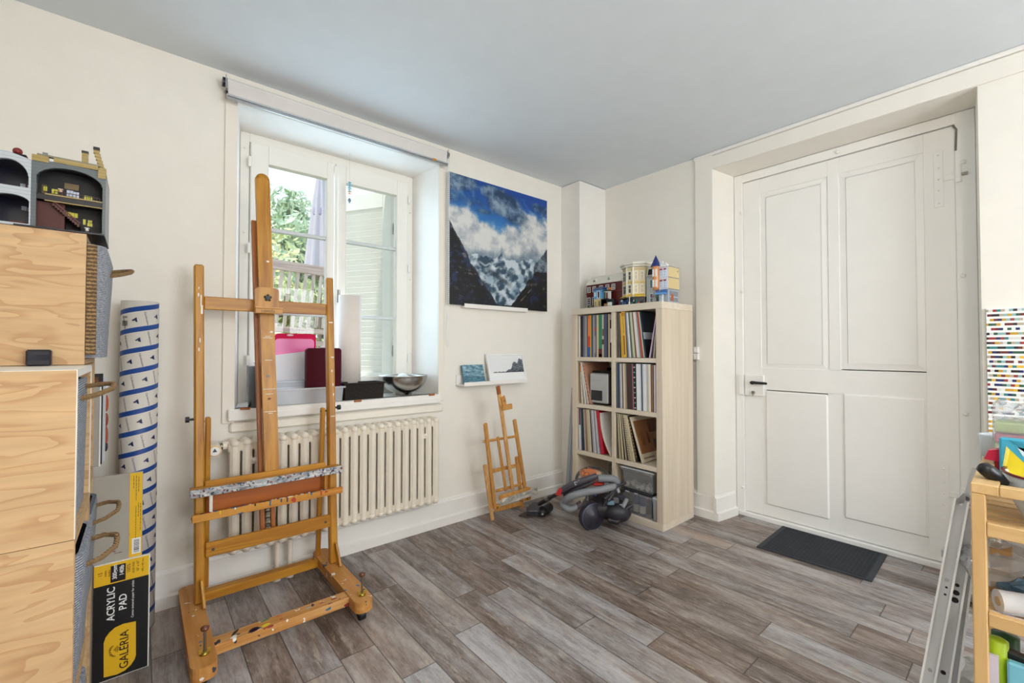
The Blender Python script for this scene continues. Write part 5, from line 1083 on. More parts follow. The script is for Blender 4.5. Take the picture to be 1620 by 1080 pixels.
# wand, handle and turbine head
mb = MB(); wl = [vp(944, 753, -.02), vp(930, 758, -.03), vp(905, 767, .0), vp(888, 777, .03)]; mb.tube(wl, [.019, .021, .023, .021], mat('#4b4850', .35, .2), 14); mb.tube([vp(940, 762, -.03), vp(915, 773, -.01), vp(893, 784, .03)], [.012, .018, .016], mat('#3a3439', .4), 10); vpart(mb, 'wand')
vpart(MB().text('DC', .03, mat('#b9bcc4', .4), Matrix.Translation(vp(914, 764, -.030)) @ Matrix.Rotation(math.radians(22), 4, 'Y').inverted() @ Matrix.Rotation(PI/2, 4, 'X'), bold=.0008), 'lettering')
mb = MB().prism([(-.022, -.016), (.012, -.026), (.020, .018), (.004, .026)], -.012, .012, mat('#b3211f', .35), Matrix.Translation(vp(884, 778, .01)) @ Matrix.Rotation(PI/2, 4, 'X')); vpart(mb, 'wand_latch', 'red wand latch')
mb = MB().tube([vp(887, 779, .04), vp(873, 786, .13), vp(864, 791, .20), vp(853, 797, .26)], [.014, .012, .016, .014], DP, 12); mb.tube([vp(869, 788, .16), vp(865, 790, .19)], .0175, mat('#8b8a8c', .3, .6), 12); vpart(mb, 'wand_neck')
h0 = vp(850, 805, .03)
hd = MB(); 
A1 = vp(843, 806, .27); A2 = vp(871, 795, .16)
hd.prism([(-.075, -.055), (.03, -.055), (.06, .0), (.03, .13), (-.02, .15), (-.075, .02)], .004, .036, DP, Matrix.Translation((A1.x+.03, A1.y+.01, 0))); hd.tube([Vector((A1.x+.07, A1.y-.02, .034)), Vector((A1.x+.12, A1.y+.06, .034))], .033, DP, 16)
hd.prism([(-.10, -.03), (-.04, -.07), (.02, -.055), (-.05, .03)], .002, .010, mat('#4a3f3a', .5), Matrix.Translation((A1.x+.0, A1.y+.0, 0)))
vpart(hd, 'turbine_head')
cw = vp(858, 804, .225); mb = MB().lathe([(0, .016), (.008, .016), (.010, .012), (.020, .012), (.025, .006), (.025, -.014), (0, -.014)], mat('#2a2a2e', .35), 20, Matrix.Translation((cw.x, cw.y, .0255)) @ Matrix.Rotation(PI/2, 4, 'X')); mb.lathe([(0, .0175), (.007, .0165)], STEEL, 12, Matrix.Translation((cw.x, cw.y, .0255)) @ Matrix.Rotation(PI/2, 4, 'X')); vpart(mb, 'head_wheel')
vpart(MB().box((A1.x-.03, A1.y-.048, .037), (A1.x+.03, A1.y-.03, .042), mat('#76707c', .3, .3), bev=.002), 'head_label')

# ------------------------------------------------------------------ plywood crates on the left
CF = -3.12
def crate(z0, y0, y1, lab, xf=CF, h=.372, white_top=False, seed=0.0, grp='plywood crates'):
    c = thing('plywood_crate', lab, 'crate', (xf-.185, (y0+y1)/2, z0), group=grp)
    PL = plywood('#dcb785', '#b8834b', seed); PT = plywood('#dcb785', '#b8834b', seed+3, 'Z'); t_ = .016; xb = xf-.37; EW = mat('#eeeae0', .5)
    for yy in (y0, y1-t_): 
        mb = MB().box((xb, yy, z0+.0005), (xf-.0015, yy+t_, z0+h-.0005), PL); mb.box((xf-.0015, yy, z0+.0005), (xf, yy+t_, z0+h-.0005), EW if white_top else PT); wpart(mb, 'side_panel', c)
    mb = MB().box((xb, y0+t_, z0+h-t_), (xf-.0015, y1-t_, z0+h-.001), PT); mb.box((xf-.0015, y0+t_, z0+h-t_), (xf, y1-t_, z0+h-.001), EW if white_top else PT)
    if white_top: mb.box((xb, y0, z0+h-.0005), (xf, y1, z0+h+.0005), EW)
    wpart(mb, 'top_panel', c); wpart(MB().box((xb, y0+t_, z0+.001), (xf, y1-t_, z0+t_), PT), 'bottom_panel', c); wpart(MB().box((xb, y0+t_, z0+t_), (xb+.006, y1-t_, z0+h-t_), PT), 'back_panel', c)
    return c
Y1a, Y1b, Y2a, Y2b = -1.19, -.8195, -.818, -.447
crate(.0, Y1a, Y1b, 'bottom plywood crate of the nearest three-high stack at the left edge', seed=1.2)
crate(.3725, Y1a, Y1b, 'middle plywood crate of the nearest three-high stack at the left edge', seed=4.7, white_top=False)
crate(.745, Y1a, Y1b, 'plywood crate with white top under the small black box, top of the nearest stack', seed=8.1, h=.3705, white_top=True)
CF2 = -3.136
for i, lab in enumerate(('bottom plywood crate of the taller stack behind, beside the acrylic pad', 'second plywood crate from the floor in the taller stack behind', 'third plywood crate from the floor in the taller stack behind', 'topmost plywood crate carrying the toy brick building, pale grain')): crate(i*.3725, Y2a, Y2b, lab, xf=CF2, seed=12.3+i*2.1, h=.372 if i < 3 else .3705)
crate(.0, -.417, -.047, 'bottom plywood crate hidden behind the grey pad near the window wall', xf=-3.165, seed=22.0); crate(.3725, -.417, -.047, 'plywood crate carrying the leaning boards near the window wall', xf=-3.165, seed=24.0)
# woven baskets with rope handles
def weave(c1, c2, sc_=170):
    k = ('wv', c1, c2, sc_)
    if k in _m: return _m[k]
    m, nt, b = pbsdf('woven_fibre'); b.inputs['Roughness'].default_value = .85; t_ = N(nt, 'ShaderNodeTexCoord')
    w1_ = N(nt, 'ShaderNodeTexWave'); w1_.bands_direction = 'Z'; w1_.inputs['Scale'].default_value = sc_/6.28*2; w1_.inputs['Distortion'].default_value = 2.5; w1_.inputs['Detail'].default_value = 2; w1_.inputs['Detail Scale'].default_value = 8
    nt.links.new(t_.outputs['Object'], w1_.inputs['Vector']); ck = N(nt, 'ShaderNodeTexNoise'); ck.inputs['Scale'].default_value = 120; nt.links.new(t_.outputs['Object'], ck.inputs['Vector'])
    ad = N(nt, 'ShaderNodeMath', operation='MULTIPLY'); nt.links.new(w1_.outputs['Fac'], ad.inputs[0]); nt.links.new(ck.outputs['Fac'], ad.inputs[1])
    r_ = N(nt, 'ShaderNodeValToRGB'); r_.color_ramp.elements[0].color = (*s2l(c1), 1); r_.color_ramp.elements[1].color = (*s2l(c2), 1); r_.color_ramp.elements[0].position = .1; r_.color_ramp.elements[1].position = .5
    nt.links.new(ad.outputs[0], r_.inputs[0]); nt.links.new(r_.outputs[0], b.inputs['Base Color'])
    bp = N(nt, 'ShaderNodeBump'); bp.inputs['Strength'].default_value = .9; bp.inputs['Distance'].default_value = .004; nt.links.new(ad.outputs[0], bp.inputs['Height']); nt.links.new(bp.outputs[0], b.inputs['Normal']); _m[k] = m; return m
BG, BB = weave('#6d7482', '#c9cdd6'), weave('#5a4630', '#a5855a', 90); ROPE = weave('#7c5a34', '#c9a676', 420)
def rr(x0, x1, y0, y1, r_, n=5):
    pts = []
    for cx, cy, a0 in ((x1-r_, y1-r_, 0), (x0+r_, y1-r_, 90), (x0+r_, y0+r_, 180), (x1-r_, y0+r_, 270)):
        for k in range(n+1): a = math.radians(a0+90*k/n); pts.append((cx+r_*math.cos(a), cy+r_*math.sin(a)))
    return pts
def basket(z0, z1, y0, y1, lab, xf, bulge, hz, hx, hs, tone=BG, two=True):
    b = thing('woven_basket', lab, 'basket', (xf-.17, (y0+y1)/2, z0)); xb = xf-.33; mb = MB(); L = []
    prof = [(0, 0), (.25, .3), (.6, .75), (.92, 1.0), (1.0, .85)] if bulge < .03 else [(0, .72), (.3, .8), (.7, .95), (.92, 1.0), (1.0, .85)]
    for t_, bu in prof: L.append(([(x+ (bulge*bu if x > xf-.1 else 0), y) for x, y in rr(xb, xf, y0, y1, .05)], z0+(z1-z0)*t_))
    inner = [([(x-(.010 if x > xf-.1 else -.01), (y-(y0+y1)/2)*.93+(y0+y1)/2) for x, y in p], z) for p, z in L[::-1]]
    allr = L+inner; n = len(L[0][0]); vs = [(x, y, z) for p, z in allr for x, y in p]
    fo = [(i*n+j, i*n+(j+1) % n, (i+1)*n+(j+1) % n, (i+1)*n+j) for i in range(len(L)-1) for j in range(n)]
    mb.add(vs, fo, tone, True); o_ = (len(L)-1)*n
    mb.add(vs, [(o_+j, o_+(j+1) % n, o_+n+(j+1) % n, o_+n+j) for j in range(n)], tone, True)
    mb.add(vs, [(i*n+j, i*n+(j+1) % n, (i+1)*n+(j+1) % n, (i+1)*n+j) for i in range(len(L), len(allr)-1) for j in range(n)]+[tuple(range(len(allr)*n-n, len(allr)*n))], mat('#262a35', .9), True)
    mb.add(vs, [tuple(range(n))[::-1]], tone)
    wpart(mb, 'basket_body', b)
    ym = (y0+y1)/2; x0_ = xf+bulge
    pts = [Vector((x0_-.004, ym-hs, hz-.014)), Vector((x0_+hx*.5, ym-hs*.95, hz-.006)), Vector((x0_+hx, ym-hs*.5, hz+.006)), Vector((x0_+hx*1.05, ym, hz+.013)), Vector((x0_+hx, ym+hs*.5, hz+.016)), Vector((x0_+hx*.5, ym+hs*.95, hz+.014)), Vector((x0_-.004, ym+hs, hz+.008))]
    mb = MB().tube(pts, .0062, ROPE, 10); wpart(mb, 'rope_handle', b, 'tan rope handle'); return b
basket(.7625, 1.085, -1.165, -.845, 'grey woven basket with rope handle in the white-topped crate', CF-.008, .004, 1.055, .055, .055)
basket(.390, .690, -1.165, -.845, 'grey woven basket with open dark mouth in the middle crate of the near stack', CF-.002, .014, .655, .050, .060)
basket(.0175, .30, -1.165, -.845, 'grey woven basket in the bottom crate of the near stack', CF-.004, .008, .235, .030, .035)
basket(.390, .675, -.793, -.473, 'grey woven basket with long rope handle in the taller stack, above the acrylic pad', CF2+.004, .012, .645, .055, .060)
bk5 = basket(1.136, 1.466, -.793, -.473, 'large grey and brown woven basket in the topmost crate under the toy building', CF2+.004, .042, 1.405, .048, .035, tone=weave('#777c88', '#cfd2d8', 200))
wpart(MB().box((CF2+.001, -.815, 1.145), (CF2+.022, -.796, 1.46), BB), 'wicker_panel', bk5, 'brown wicker side panel')
# small black box on the white crate top
t = thing('weather_station', 'small black plastic box with window standing on the white crate top', 'device', (-3.225, -.835, 1.1162))
mb = MB().box((-3.245, -.850, 1.1165), (-3.198, -.825, 1.160), mat('#24212c', .3), bev=.004); wpart(mb, 'case', t)
wpart(MB().box((-3.241, -.8512, 1.131), (-3.202, -.8498, 1.146), mat('#0d0f24', .1)), 'display', t, 'dark blue window')
# acrylic pad, grey pad back
YP = -.4365
def padthing(name, lab, cat, xl, xr, y, z0, z1, th, m):
    return
PADY = mat('#eab91b', .45); PADK = mat('#101013', .4)
pd_ = thing('acrylic_pad', 'black and yellow acrylic paper pad standing on the floor beside the crates', 'paper pad', (-3.05, YP, 0))
zt_ = .408; xl, xr = -3.130, -2.9795
wpart(MB().box((xl, YP, 0.0005), (xr, YP+.010, zt_), mat('#e9e6dc', .6)), 'paper_block', pd_)
cv = MB(); yy = YP-.0012; cv.box((xl, yy, .003), (xr-.0035, YP-.0002, .334), PADK); cv.box((xl, yy, .334), (xr-.0035, YP-.0002, zt_-.003), PADY)
def padpt(px, py): v = ony((px, py), YP); return v.x, v.z
def up_text(mb, t_, size, m, px, py, bold=0, z=.0016, align='CENTER'):
    x, zz = padpt(px, py); mb.text(t_, size, m, Matrix(((0, -1, 0, x), (0, 0, -1, YP-z), (1, 0, 0, zz), (0, 0, 0, 1))), ext=.0002, align=align, bold=bold)
leaf = [padpt(*p) for p in ((164, 1071), (164, 1017), (167, 1008), (173, 1000), (182, 992), (195, 986), (215, 982), (215, 1035), (213, 1042), (207, 1051), (197, 1060), (185, 1066))]
cv.prism([(x, z) for x, z in leaf][::-1], 0, .0008, PADY, Matrix(((1, 0, 0, 0), (0, 0, 1, yy-.0008), (0, 1, 0, 0), (0, 0, 0, 1))))
x, z = padpt(182, 921); x2, z2 = padpt(199, 893); cv.box((x-.012, yy-.0006, .338), (x2+.0, yy, .396), PADK)
wpart(cv, 'cover', pd_)
lt_ = MB(); WT = mat('#f2f2f0', .5); YT = mat('#eab91b', .5)
up_text(lt_, 'ACRYLIC', .0295, WT, 176, 955, .0004); up_text(lt_, 'PAD', .0295, WT, 195, 951, .0004); up_text(lt_, 'Canvas textured paper for artists', .0098, WT, 210, 946.5)
wpart(lt_, 'title_lettering', pd_, 'white cover lettering'); lt_ = MB()
up_text(lt_, 'GALERIA', .034, mat('#1c160a', .5), 197, 1026, .0002, z=.0026)
for k in range(17):
    a = math.radians(-62+124*k/16); x, z = padpt(187, 1026); 
    lt_.text('WINSOR & NEWTON  '[k] if k < 17 else ' ', .0085, mat('#2a200c', .5), Matrix(((0, -1, 0, x), (0, 0, -1, YP-.0026), (1, 0, 0, z), (0, 0, 0, 1))) @ Matrix.Rotation(-a, 4, 'Z') @ Matrix.Translation((0, .022, 0)), ext=.0002)
for k in range(7): x, z = padpt(184, 1026); lt_.box((x-.006+.0026*k, YP-.003, z-.012+abs(k-3)*.003), (x-.005+.0026*k, YP-.0024, z+.012-abs(k-3)*.003), mat('#3a2c10', .5))
wpart(lt_, 'brand_lettering', pd_, 'dark lettering on the yellow leaf'); lt_ = MB()
up_text(lt_, '15', .016, mat('#7a2a14', .5), 159, 909, z=.0018); up_text(lt_, 'sheets', .0085, mat('#7a2a14', .5), 167, 907, z=.0018); up_text(lt_, 'feuilles', .0085, mat('#7a2a14', .5), 173, 906, z=.0018)
up_text(lt_, '300gsm', .0165, WT, 182, 904, .0003, z=.0024); up_text(lt_, '140lb', .0165, WT, 193, 901, .0003, z=.0024); up_text(lt_, '100%', .0150, mat('#5a4a10', .5), 204, 898, z=.0018)
up_text(lt_, 'ACID FREE', .0085, mat('#5a4a10', .5), 211.5, 896.5, z=.0018); up_text(lt_, '20" x 16"', .0100, mat('#4a3c10', .5), 218, 894, z=.0018); up_text(lt_, '508 x 405 mm', .0080, mat('#5a4a10', .5), 226, 892.5, z=.0018)
wpart(lt_, 'size_lettering', pd_, 'brown and white lettering on the yellow band')
YG = -.4245
gp = thing('drawing_pad', 'grey backed pad with yellow text strip and barcode standing behind the acrylic pad', 'paper pad', (-3.07, YG, 0))
a, b_ = ony((148, 755), YG), ony((226.5, 745), YG); gx0, gx1, gz = -3.140, b_.x, b_.z; s0 = ony((205, 800), YG).x
wpart(MB().box((gx0, YG, .0005), (gx1, YG+.0045, gz), mat('#a8a296', .7, var=.04)), 'board', gp)
mb = MB().box((s0, YG-.0008, .30), (gx1-.0015, YG-.0001, gz-.002), PADY)
p = ony((215, 863), YG); mb.box((p.x-.0115, YG-.0014, p.z-.027), (p.x+.0135, YG-.0008, p.z+.029), WHITE)
r = random.Random(8); zz = p.z-.022
while zz < p.z+.024: hgt = .0008+r.random()*.0018; mb.box((p.x-.006, YG-.0018, zz), (p.x+.009, YG-.0014, zz+hgt), BLACK); zz += hgt+.0012+r.random()*.001
for xx, z0_, z1_ in ((s0+.010, .655, gz-.012), (s0+.017, .61, gz-.012), (s0+.024, .64, gz-.016), (s0+.030, .50, .60), (s0+.024, .55, .60), (s0+.017, .47, .59)):
    z = z0_
    while z < z1_: l_ = .004+r.random()*.010; mb.box((xx, YG-.0012, z), (xx+.0016, YG-.0008, min(z1_, z+l_)), mat('#5a4a14', .5)); z += l_+.0025
wpart(mb, 'text_strip', gp, 'yellow printed strip')
mb = MB(); 
for px, py, w_, h_ in ((187, 874, .022, .0015), (181, 872, .006, .003), (205, 845, .002, .006), (178, 870, .004, .0015)): q = ony((px, py), YG); mb.box((q.x-w_/2, YG-.0008, q.z-h_/2), (q.x+w_/2, YG-.0001, q.z+h_/2), mat('#6a1f18', .5))
wpart(mb, 'paint_smear', gp, 'dark red smear', kind='stuff')
# boards standing on the rear crate
zb = .7455
def board(name, lab, cat, y, px, pytop, col_, th, edge=None):
    v = ony((px, pytop), y); t_ = thing(name, lab, cat, (v.x-.15, y, zb)); wpart(MB().box((v.x-.30, y, zb+.0005), (v.x, y+th, v.z), mat(col_, .6, var=.04), bev=.001), 'panel', t_); return t_, v
t_, v = board('canvas_board', 'pale grey canvas board with white edge, frontmost of the boards behind the crates', 'canvas', -.405, 158, 612, '#a8a39a', .012); wpart(MB().box((v.x+.0002, -.4055, zb+.001), (v.x+.004, -.392, v.z), WHITE), 'edge_strip', t_)
t_, v = board('framed_picture', 'black framed picture standing between the canvas boards behind the crates', 'picture', -.37, 163, 591, '#17181c', .020)
wpart(MB().box((v.x-.29, -.3712, zb+.01), (v.x-.012, -.3701, v.z-.012), wood('#2a1c18', '#8a4a20', 'X', 14, .4)), 'picture_surface', t_)
t_, v = board('canvas', 'white canvas with orange-red paint marks, rearmost board behind the crates', 'canvas', -.325, 168, 597, '#c9ccd0', .016)
mb = MB()
for z, h_, c in ((.96, .05, '#b24a26'), (.90, .04, '#8f3f24'), (.84, .06, '#9c4a2e'), (1.02, .02, '#d8dadf'), (.80, .03, '#2a2f3a')): mb.ball((v.x+.0015, -.3165, z), 1, mat(c, .5), 8, (.006, .007, h_/1.6))
wpart(mb, 'dried_paint', t_, 'orange-red dried paint')

# ------------------------------------------------------------------ long cardboard paper tube with blue spiral bands
tx, ty, tr, th_ = -3.0185, -.108, .0625, 1.362
tb = thing('paper_roll_tube', 'tall white cardboard tube with blue spiral bands standing in the corner by the crates', 'tube', (tx, ty, 0))
def tube_mat():
    m, nt, b = pbsdf('printed_cardboard'); b.inputs['Roughness'].default_value = .5
    t_ = N(nt, 'ShaderNodeTexCoord'); s_ = N(nt, 'ShaderNodeSeparateXYZ'); nt.links.new(t_.outputs['Object'], s_.inputs[0])
    def mth(op, a, bb=None):
        n = N(nt, 'ShaderNodeMath', operation=op)
        for i, v in enumerate((a, bb)):
            if v is None: continue
            if isinstance(v, (int, float)): n.inputs[i].default_value = v
            else: nt.links.new(v, n.inputs[i])
        return n.outputs[0]
    an = mth('ARCTAN2', s_.outputs['Y'], s_.outputs['X']); tu = mth('DIVIDE', an, 2*PI)
    f = mth('FRACT', mth('ADD', mth('SUBTRACT', mth('DIVIDE', s_.outputs['Z'], .0845), tu), 40.14))
    lt = mth('LESS_THAN', f, .235)
    mx = N(nt, 'ShaderNodeMixRGB'); mx.inputs[1].default_value = (*s2l('#d9d2c9'), 1); mx.inputs[2].default_value = (*s2l('#17458f'), 1); nt.links.new(lt, mx.inputs[0]); nt.links.new(mx.outputs[0], b.inputs['Base Color']); return m
TM = tube_mat()
mb = MB().lathe([(tr-.003, .0), (tr, 0.0), (tr, th_), (tr-.003, th_), (tr-.003, .0)], TM, 48, Matrix.Translation((tx, ty, 0))); mb.lathe([(0, th_-.01), (tr-.003, th_-.01)], mat('#c9c6c0', .7), 48, Matrix.Translation((tx, ty, 0))); wpart(mb, 'tube_wall', tb)
def on_tube(mb, src, ang, z, rot, m):
    """wrap a flat little mesh (x along, y up) around the tube at angle ang, height z"""
    c, s_ = math.cos(rot), math.sin(rot); vs = []
    for x, y, zz in src.v:
        X_, Y_ = x*c-y*s_, x*s_+y*c; a = ang+X_/tr; R_ = tr+.0004+zz; vs.append((tx+R_*math.cos(a), ty+R_*math.sin(a), z+Y_))
    mb.add(vs, src.f, m)
NV = mat('#1d2a55', .5); tri = MB(); tri.prism([(-.0105, -.0085), (.0105, -.0085), (0, .0105)], 0, .0003, NV); tri2 = MB(); tri2.prism([(-.0018, -.004), (.0018, -.004), (0, .002)], .0003, .0006, NV)
wd = MB(); wd.text('Clairefontaine', .0098, NV, Matrix.Identity(4), ext=.0001); mb = MB()
view = math.atan2(CAM.y-ty, CAM.x-tx)
for k in range(17):
    for j in range(5):
        a = view - 1.25 + j*.62 + (k*.43) % .62 - .1; zc = .0845*((a/(2*PI)) + k) + .0845*(.60+.0) - .0845*.0; 
        zc = .0845*(k + a/(2*PI) + .60+1) - .0
        f = (zc/.0845 - a/(2*PI) + 40.14) % 1
        zc += (.60-f)*.0845
        if zc > th_-.03 or zc < .02: continue
        if (j+k) % 2: on_tube(mb, tri, a, zc, math.radians(100), NV)
        else: on_tube(mb, wd, a, zc, math.radians(-78), NV)
wpart(mb, 'printed_marks', tb, 'small navy triangles and lettering')
lb = MB(); lb.box((-.012, -.030, 0), (.020, .030, .0003), WHITE); mb = MB(); on_tube(mb, lb, view-.92, 1.275, 0, WHITE)
bars = MB(); r = random.Random(2)
for k in range(12): bars.box((-.010+k*.0022, -.018, .0004), (-.0092+k*.0022, .004, .0006), BLACK)
bars.text('1.00', .012, BLACK, Matrix.Translation((.004, .018, .0004)), ext=.0001); on_tube(mb, bars, view-.92, 1.275, 0, BLACK); wpart(mb, 'price_label', tb, 'white barcode price label')

# ------------------------------------------------------------------ toy brick building, open at the back, on the topmost crate
hz0 = 1.4885; YH = -.795
TNB = brickwall('#a08a4e', '#75622f'); GY = brickwall('#5d656a', '#474e53'); LGY = brickwall('#b9c0c8', '#9298a0'); RDB = mat('#4a0f06', .5); NVY = mat('#10142a', .3); YEL = mat('#d9d23a', .3); WIN = mat('#c9d0e6', .3)
bp_ = tag(MB().box((-3.275, -.822, hz0), (-3.0985, -.60, hz0+.004), mat('#141826', .35)).build('toy_baseplate'), 'dark navy toy baseplate overhanging the topmost crate edge', 'baseplate')
hz = hz0+.0045
def hp(px, py, y=YH): v = ony((px, py), y); return v.x, v.z
def toyfront(name, parent, outer, holes, y, th, m, lab=None):
    """front wall with arched openings: outline and holes given as (x,z) lists; made of vertical strips"""
    mb = MB(); x0 = min(p[0] for p in outer); x1 = max(p[0] for p in outer); n = 64
    def ztop(x):
        for (a, b_) in zip(outer, outer[1:]):
            if a[0] <= x <= b_[0]: return a[1]+(b_[1]-a[1])*(x-a[0])/max(1e-6, b_[0]-a[0])
        return outer[-1][1]
    for k in range(n):
        a, b_ = x0+(x1-x0)*k/n, x0+(x1-x0)*(k+1)/n; c = (a+b_)/2; segs = [(hz, ztop(c))]
        for (cx, hw, zb_, zs, rise) in holes:
            if abs(c-cx) < hw:
                zt_ = zs+rise*math.sqrt(max(0, 1-((c-cx)/hw)**2)); ns = []
                for s0, s1 in segs:
                    if zb_ > s0: ns.append((s0, min(s1, zb_)))
                    if zt_ < s1: ns.append((max(s0, zt_), s1))
                segs = ns
        for s0, s1 in segs:
            if s1-s0 > .0005: mb.box((a, y, s0), (b_, y+th, s1), m)
    return wpart(mb, name, parent, lab)
H = thing('toy_brick_house', 'brown and tan toy brick house with open dark rooms and stairs on the topmost crate', 'toy building', (-3.175, -.70, hz))
xl_, xr_ = -3.2475, -3.0985; zt_l, zt_r = 1.692, 1.690
# pixel-fitted outline points (x, z)
toyfront('rear_wall', H, [(xl_, 1.676), (-3.20, 1.684), (xr_, 1.679)], [(-3.1725, .0665, hz-.001, 1.630, .040)], YH, .012, GY, 'grey arched rear wall')
wpart(MB().box((xl_, YH-.002, 1.6765), (-3.216, YH+.014, 1.693), TNB).box((-3.206, YH-.002, 1.682), (-3.116, YH+.014, 1.6935), TNB).box((-3.1155, YH-.002, 1.660), (xr_, YH+.012, 1.6905), TNB).box((-3.238, YH-.001, 1.6935), (-3.112, YH+.012, 1.698), mat('#7c7763', .4)).box((-3.228, YH, 1.698), (-3.218, YH+.01, 1.704), mat('#777c80', .4)), 'roof_edge', H, 'tan roof edge')
for x0_, x1_, zt2 in ((-3.1520, -3.1385, 1.738), ): wpart(MB().box((x0_, YH+.02, 1.68), (x1_, YH+.032, zt2-.007), TNB).box((x0_-.0005, YH+.0195, zt2-.0065), (x1_+.0005, YH+.0325, zt2), BLACK), 'chimney', H, 'tan chimney')
mb = MB()
for k in range(6): mb.box((-3.1270+.0026*k, YH+.01, 1.735-k*.0095), (-3.1140+.0024*k, YH+.022, 1.7440-k*.0095), TNB)
mb.box((-3.1275, YH+.0095, 1.7445), (-3.1135, YH+.0225, 1.7530), BLACK); mb.box((-3.1075, YH+.002, 1.683), (-3.0985, YH+.014, 1.690), BLACK); wpart(mb, 'crooked_chimney', H, 'crooked tan chimney with black cap')
wpart(MB().box((xl_, YH+.012, hz), (xl_+.006, -.62, 1.678), GY).box((xr_-.005, YH+.012, hz), (xr_, -.62, 1.678), GY).box((xl_, -.624, hz), (xr_, -.62, 1.678), NVY).box((xl_, YH+.012, 1.6735), (xr_, -.62, 1.678), mat('#1a1816', .4)), 'outer_walls', H)
yi = -.735
wpart(MB().box((-3.241, yi, hz), (xr_-.0055, yi+.005, 1.585), mat('#0e090b', .6)).box((-3.241, YH+.025, hz), (-3.185, yi-.0035, 1.574), RDB), 'inner_wall', H, 'dark red lower room wall'); wpart(MB().box((-3.241, yi, 1.5855), (xr_-.0055, yi+.005, 1.673), mat('#0c0b12', .6)).box((-3.19, yi-.001, 1.628), (-3.160, yi, 1.645), mat('#6d5830', .4)).box((-3.150, yi-.001, 1.6), (-3.137, yi, 1.612), mat('#6d5830', .4)).box((-3.235, yi-.001, 1.605), (-3.225, yi, 1.63), mat('#5e4a22', .4)), 'upper_inner_wall', H)
wpart(MB().box((-3.2225, YH+.004, 1.5895), (xr_-.006, yi, 1.593), mat('#a08a55', .35)).box((-3.2225, YH+.003, 1.572), (xr_-.006, YH+.006, 1.5745), mat('#a08a55', .35)).box((-3.241, YH+.006, 1.576), (xr_-.006, yi, 1.589), mat('#141018', .4)), 'upper_floor', H)
for x, z, w_, h_, m in ((-3.228, 1.612, .0055, .010, YEL), (-3.209, 1.608, .009, .010, YEL), (-3.144, 1.6025, .0055, .011, YEL), (-3.135, 1.602, .006, .011, YEL), (-3.178, 1.607, .010, .0135, WIN), (-3.165, 1.605, .0085, .0135, WIN), (-3.182, 1.548, .010, .010, YEL), (-3.168, 1.547, .010, .010, YEL), (-3.147, 1.530, .004, .012, YEL), (-3.135, 1.527, .008, .007, YEL), (-3.135, 1.537, .006, .006, YEL)):
    w_ *= 1.35; h_ *= 1.3
    mb = MB().box((x-w_/2-.0015, yi-.0022, z-.0015), (x+w_/2+.0015, yi-.0006, z+h_+.0015), NVY); mb.box((x-w_/2, yi-.0032, z), (x-.0004 if w_ > .007 else x+w_/2, yi-.0022, z+h_), m)
    if w_ > .007: mb.box((x+.0004, yi-.0032, z), (x+w_/2, yi-.0022, z+h_), m)
    wpart(mb, 'window_pane', H)
mb = MB()
for k in range(14): x = -3.205+k*.0072; mb.box((x, YH+.004, 1.593), (x+.0012, YH+.0055, 1.601), mat('#241612', .4))
mb.box((-3.205, YH+.0035, 1.601), (-3.112, YH+.006, 1.6025), mat('#3a1510', .4)); wpart(mb, 'railing', H)
mb = MB()
for k in range(11): mb.box((-3.2085+k*.0050, YH+.010, 1.566-k*.0050-.004), (-3.2035+k*.0050, yi-.004, 1.5705-k*.0050), mat('#4a150c', .4))
mb.bar((-3.2085, YH+.008, 1.577), (-3.152, YH+.008, 1.522), .0035, .0030, mat('#57180e', .35), up=(0, 1, 0)); wpart(mb, 'staircase', H, 'dark red staircase')
for x, z, c in ((-3.193, 1.603, '#d9b7a0'), (-3.138, 1.506, '#e4e2dc')):
    f_ = thing('toy_figure', ('pale toy figure on the upper floor of the toy brick house' if z > 1.55 else 'white toy figure by the stairs of the toy brick house'), 'toy figure', (x, YH+.016, 1.5935 if z > 1.55 else hz)); b0 = f_.location.z
    wpart(MB().box((x-.004, YH+.012, b0), (x+.004, YH+.020, b0+.010), mat('#3a1410', .4)), 'body', f_); wpart(MB().ball((x, YH+.016, b0+.014), .0042, mat(c, .4), 8), 'head', f_); wpart(MB().box((x-.005, YH+.011, b0+.0175), (x+.005, YH+.021, b0+.020), mat(c, .4)), 'hat', f_)
H2 = thing('toy_brick_house', 'light grey toy brick house with arched rooms at the left edge beside the brown one', 'toy building', (-3.30, -.70, hz))
a0, a1 = -3.345, -3.2480
toyfront('rear_wall', H2, [(a0, 1.690), (-3.290, 1.688), (a1, 1.676)], [(-3.290, .037, 1.598, 1.625, .044), (-3.285, .034, 1.5, 1.560, .016)], YH-.001, .012, LGY, 'light grey arched rear wall')
wpart(MB().box((a0, YH+.0125, hz), (a1-.0005, -.64, hz+.004), NVY).box((a0, -.70, hz+.0045), (a1-.0005, -.695, 1.672), NVY).box((a0, YH+.0125, 1.586), (a1-.0005, -.70, 1.592), mat('#2a2c3a', .4)).box((a0, YH+.0125, 1.6705), (a1-.0005, -.695, 1.6735), mat('#2a2c3a', .4)), 'inner_rooms', H2, 'dark blue rooms')
for x, z in ((-3.276, 1.620), (-3.262, 1.618), (-3.276, 1.604), (-3.262, 1.603), (-3.273, 1.556), (-3.261, 1.554)): wpart(MB().box((x-.005, -.703, z), (x+.005, -.7005, z+.011), WIN), 'window_pane', H2)
wpart(MB().box((-3.285, -.76, 1.5925), (-3.258, -.72, 1.600), RDB).box((-3.29, -.76, 1.50), (-3.262, -.72, 1.512), RDB), 'furniture', H2, 'dark red furniture')
wpart(MB().box((-3.302, -.76, 1.692), (-3.262, -.73, 1.698), BLACK, bev=.002).ball((-3.281, -.745, 1.707), .010, mat('#7a1c18', .4), 10), 'roof_ornament', H2, 'dark red roof ball')

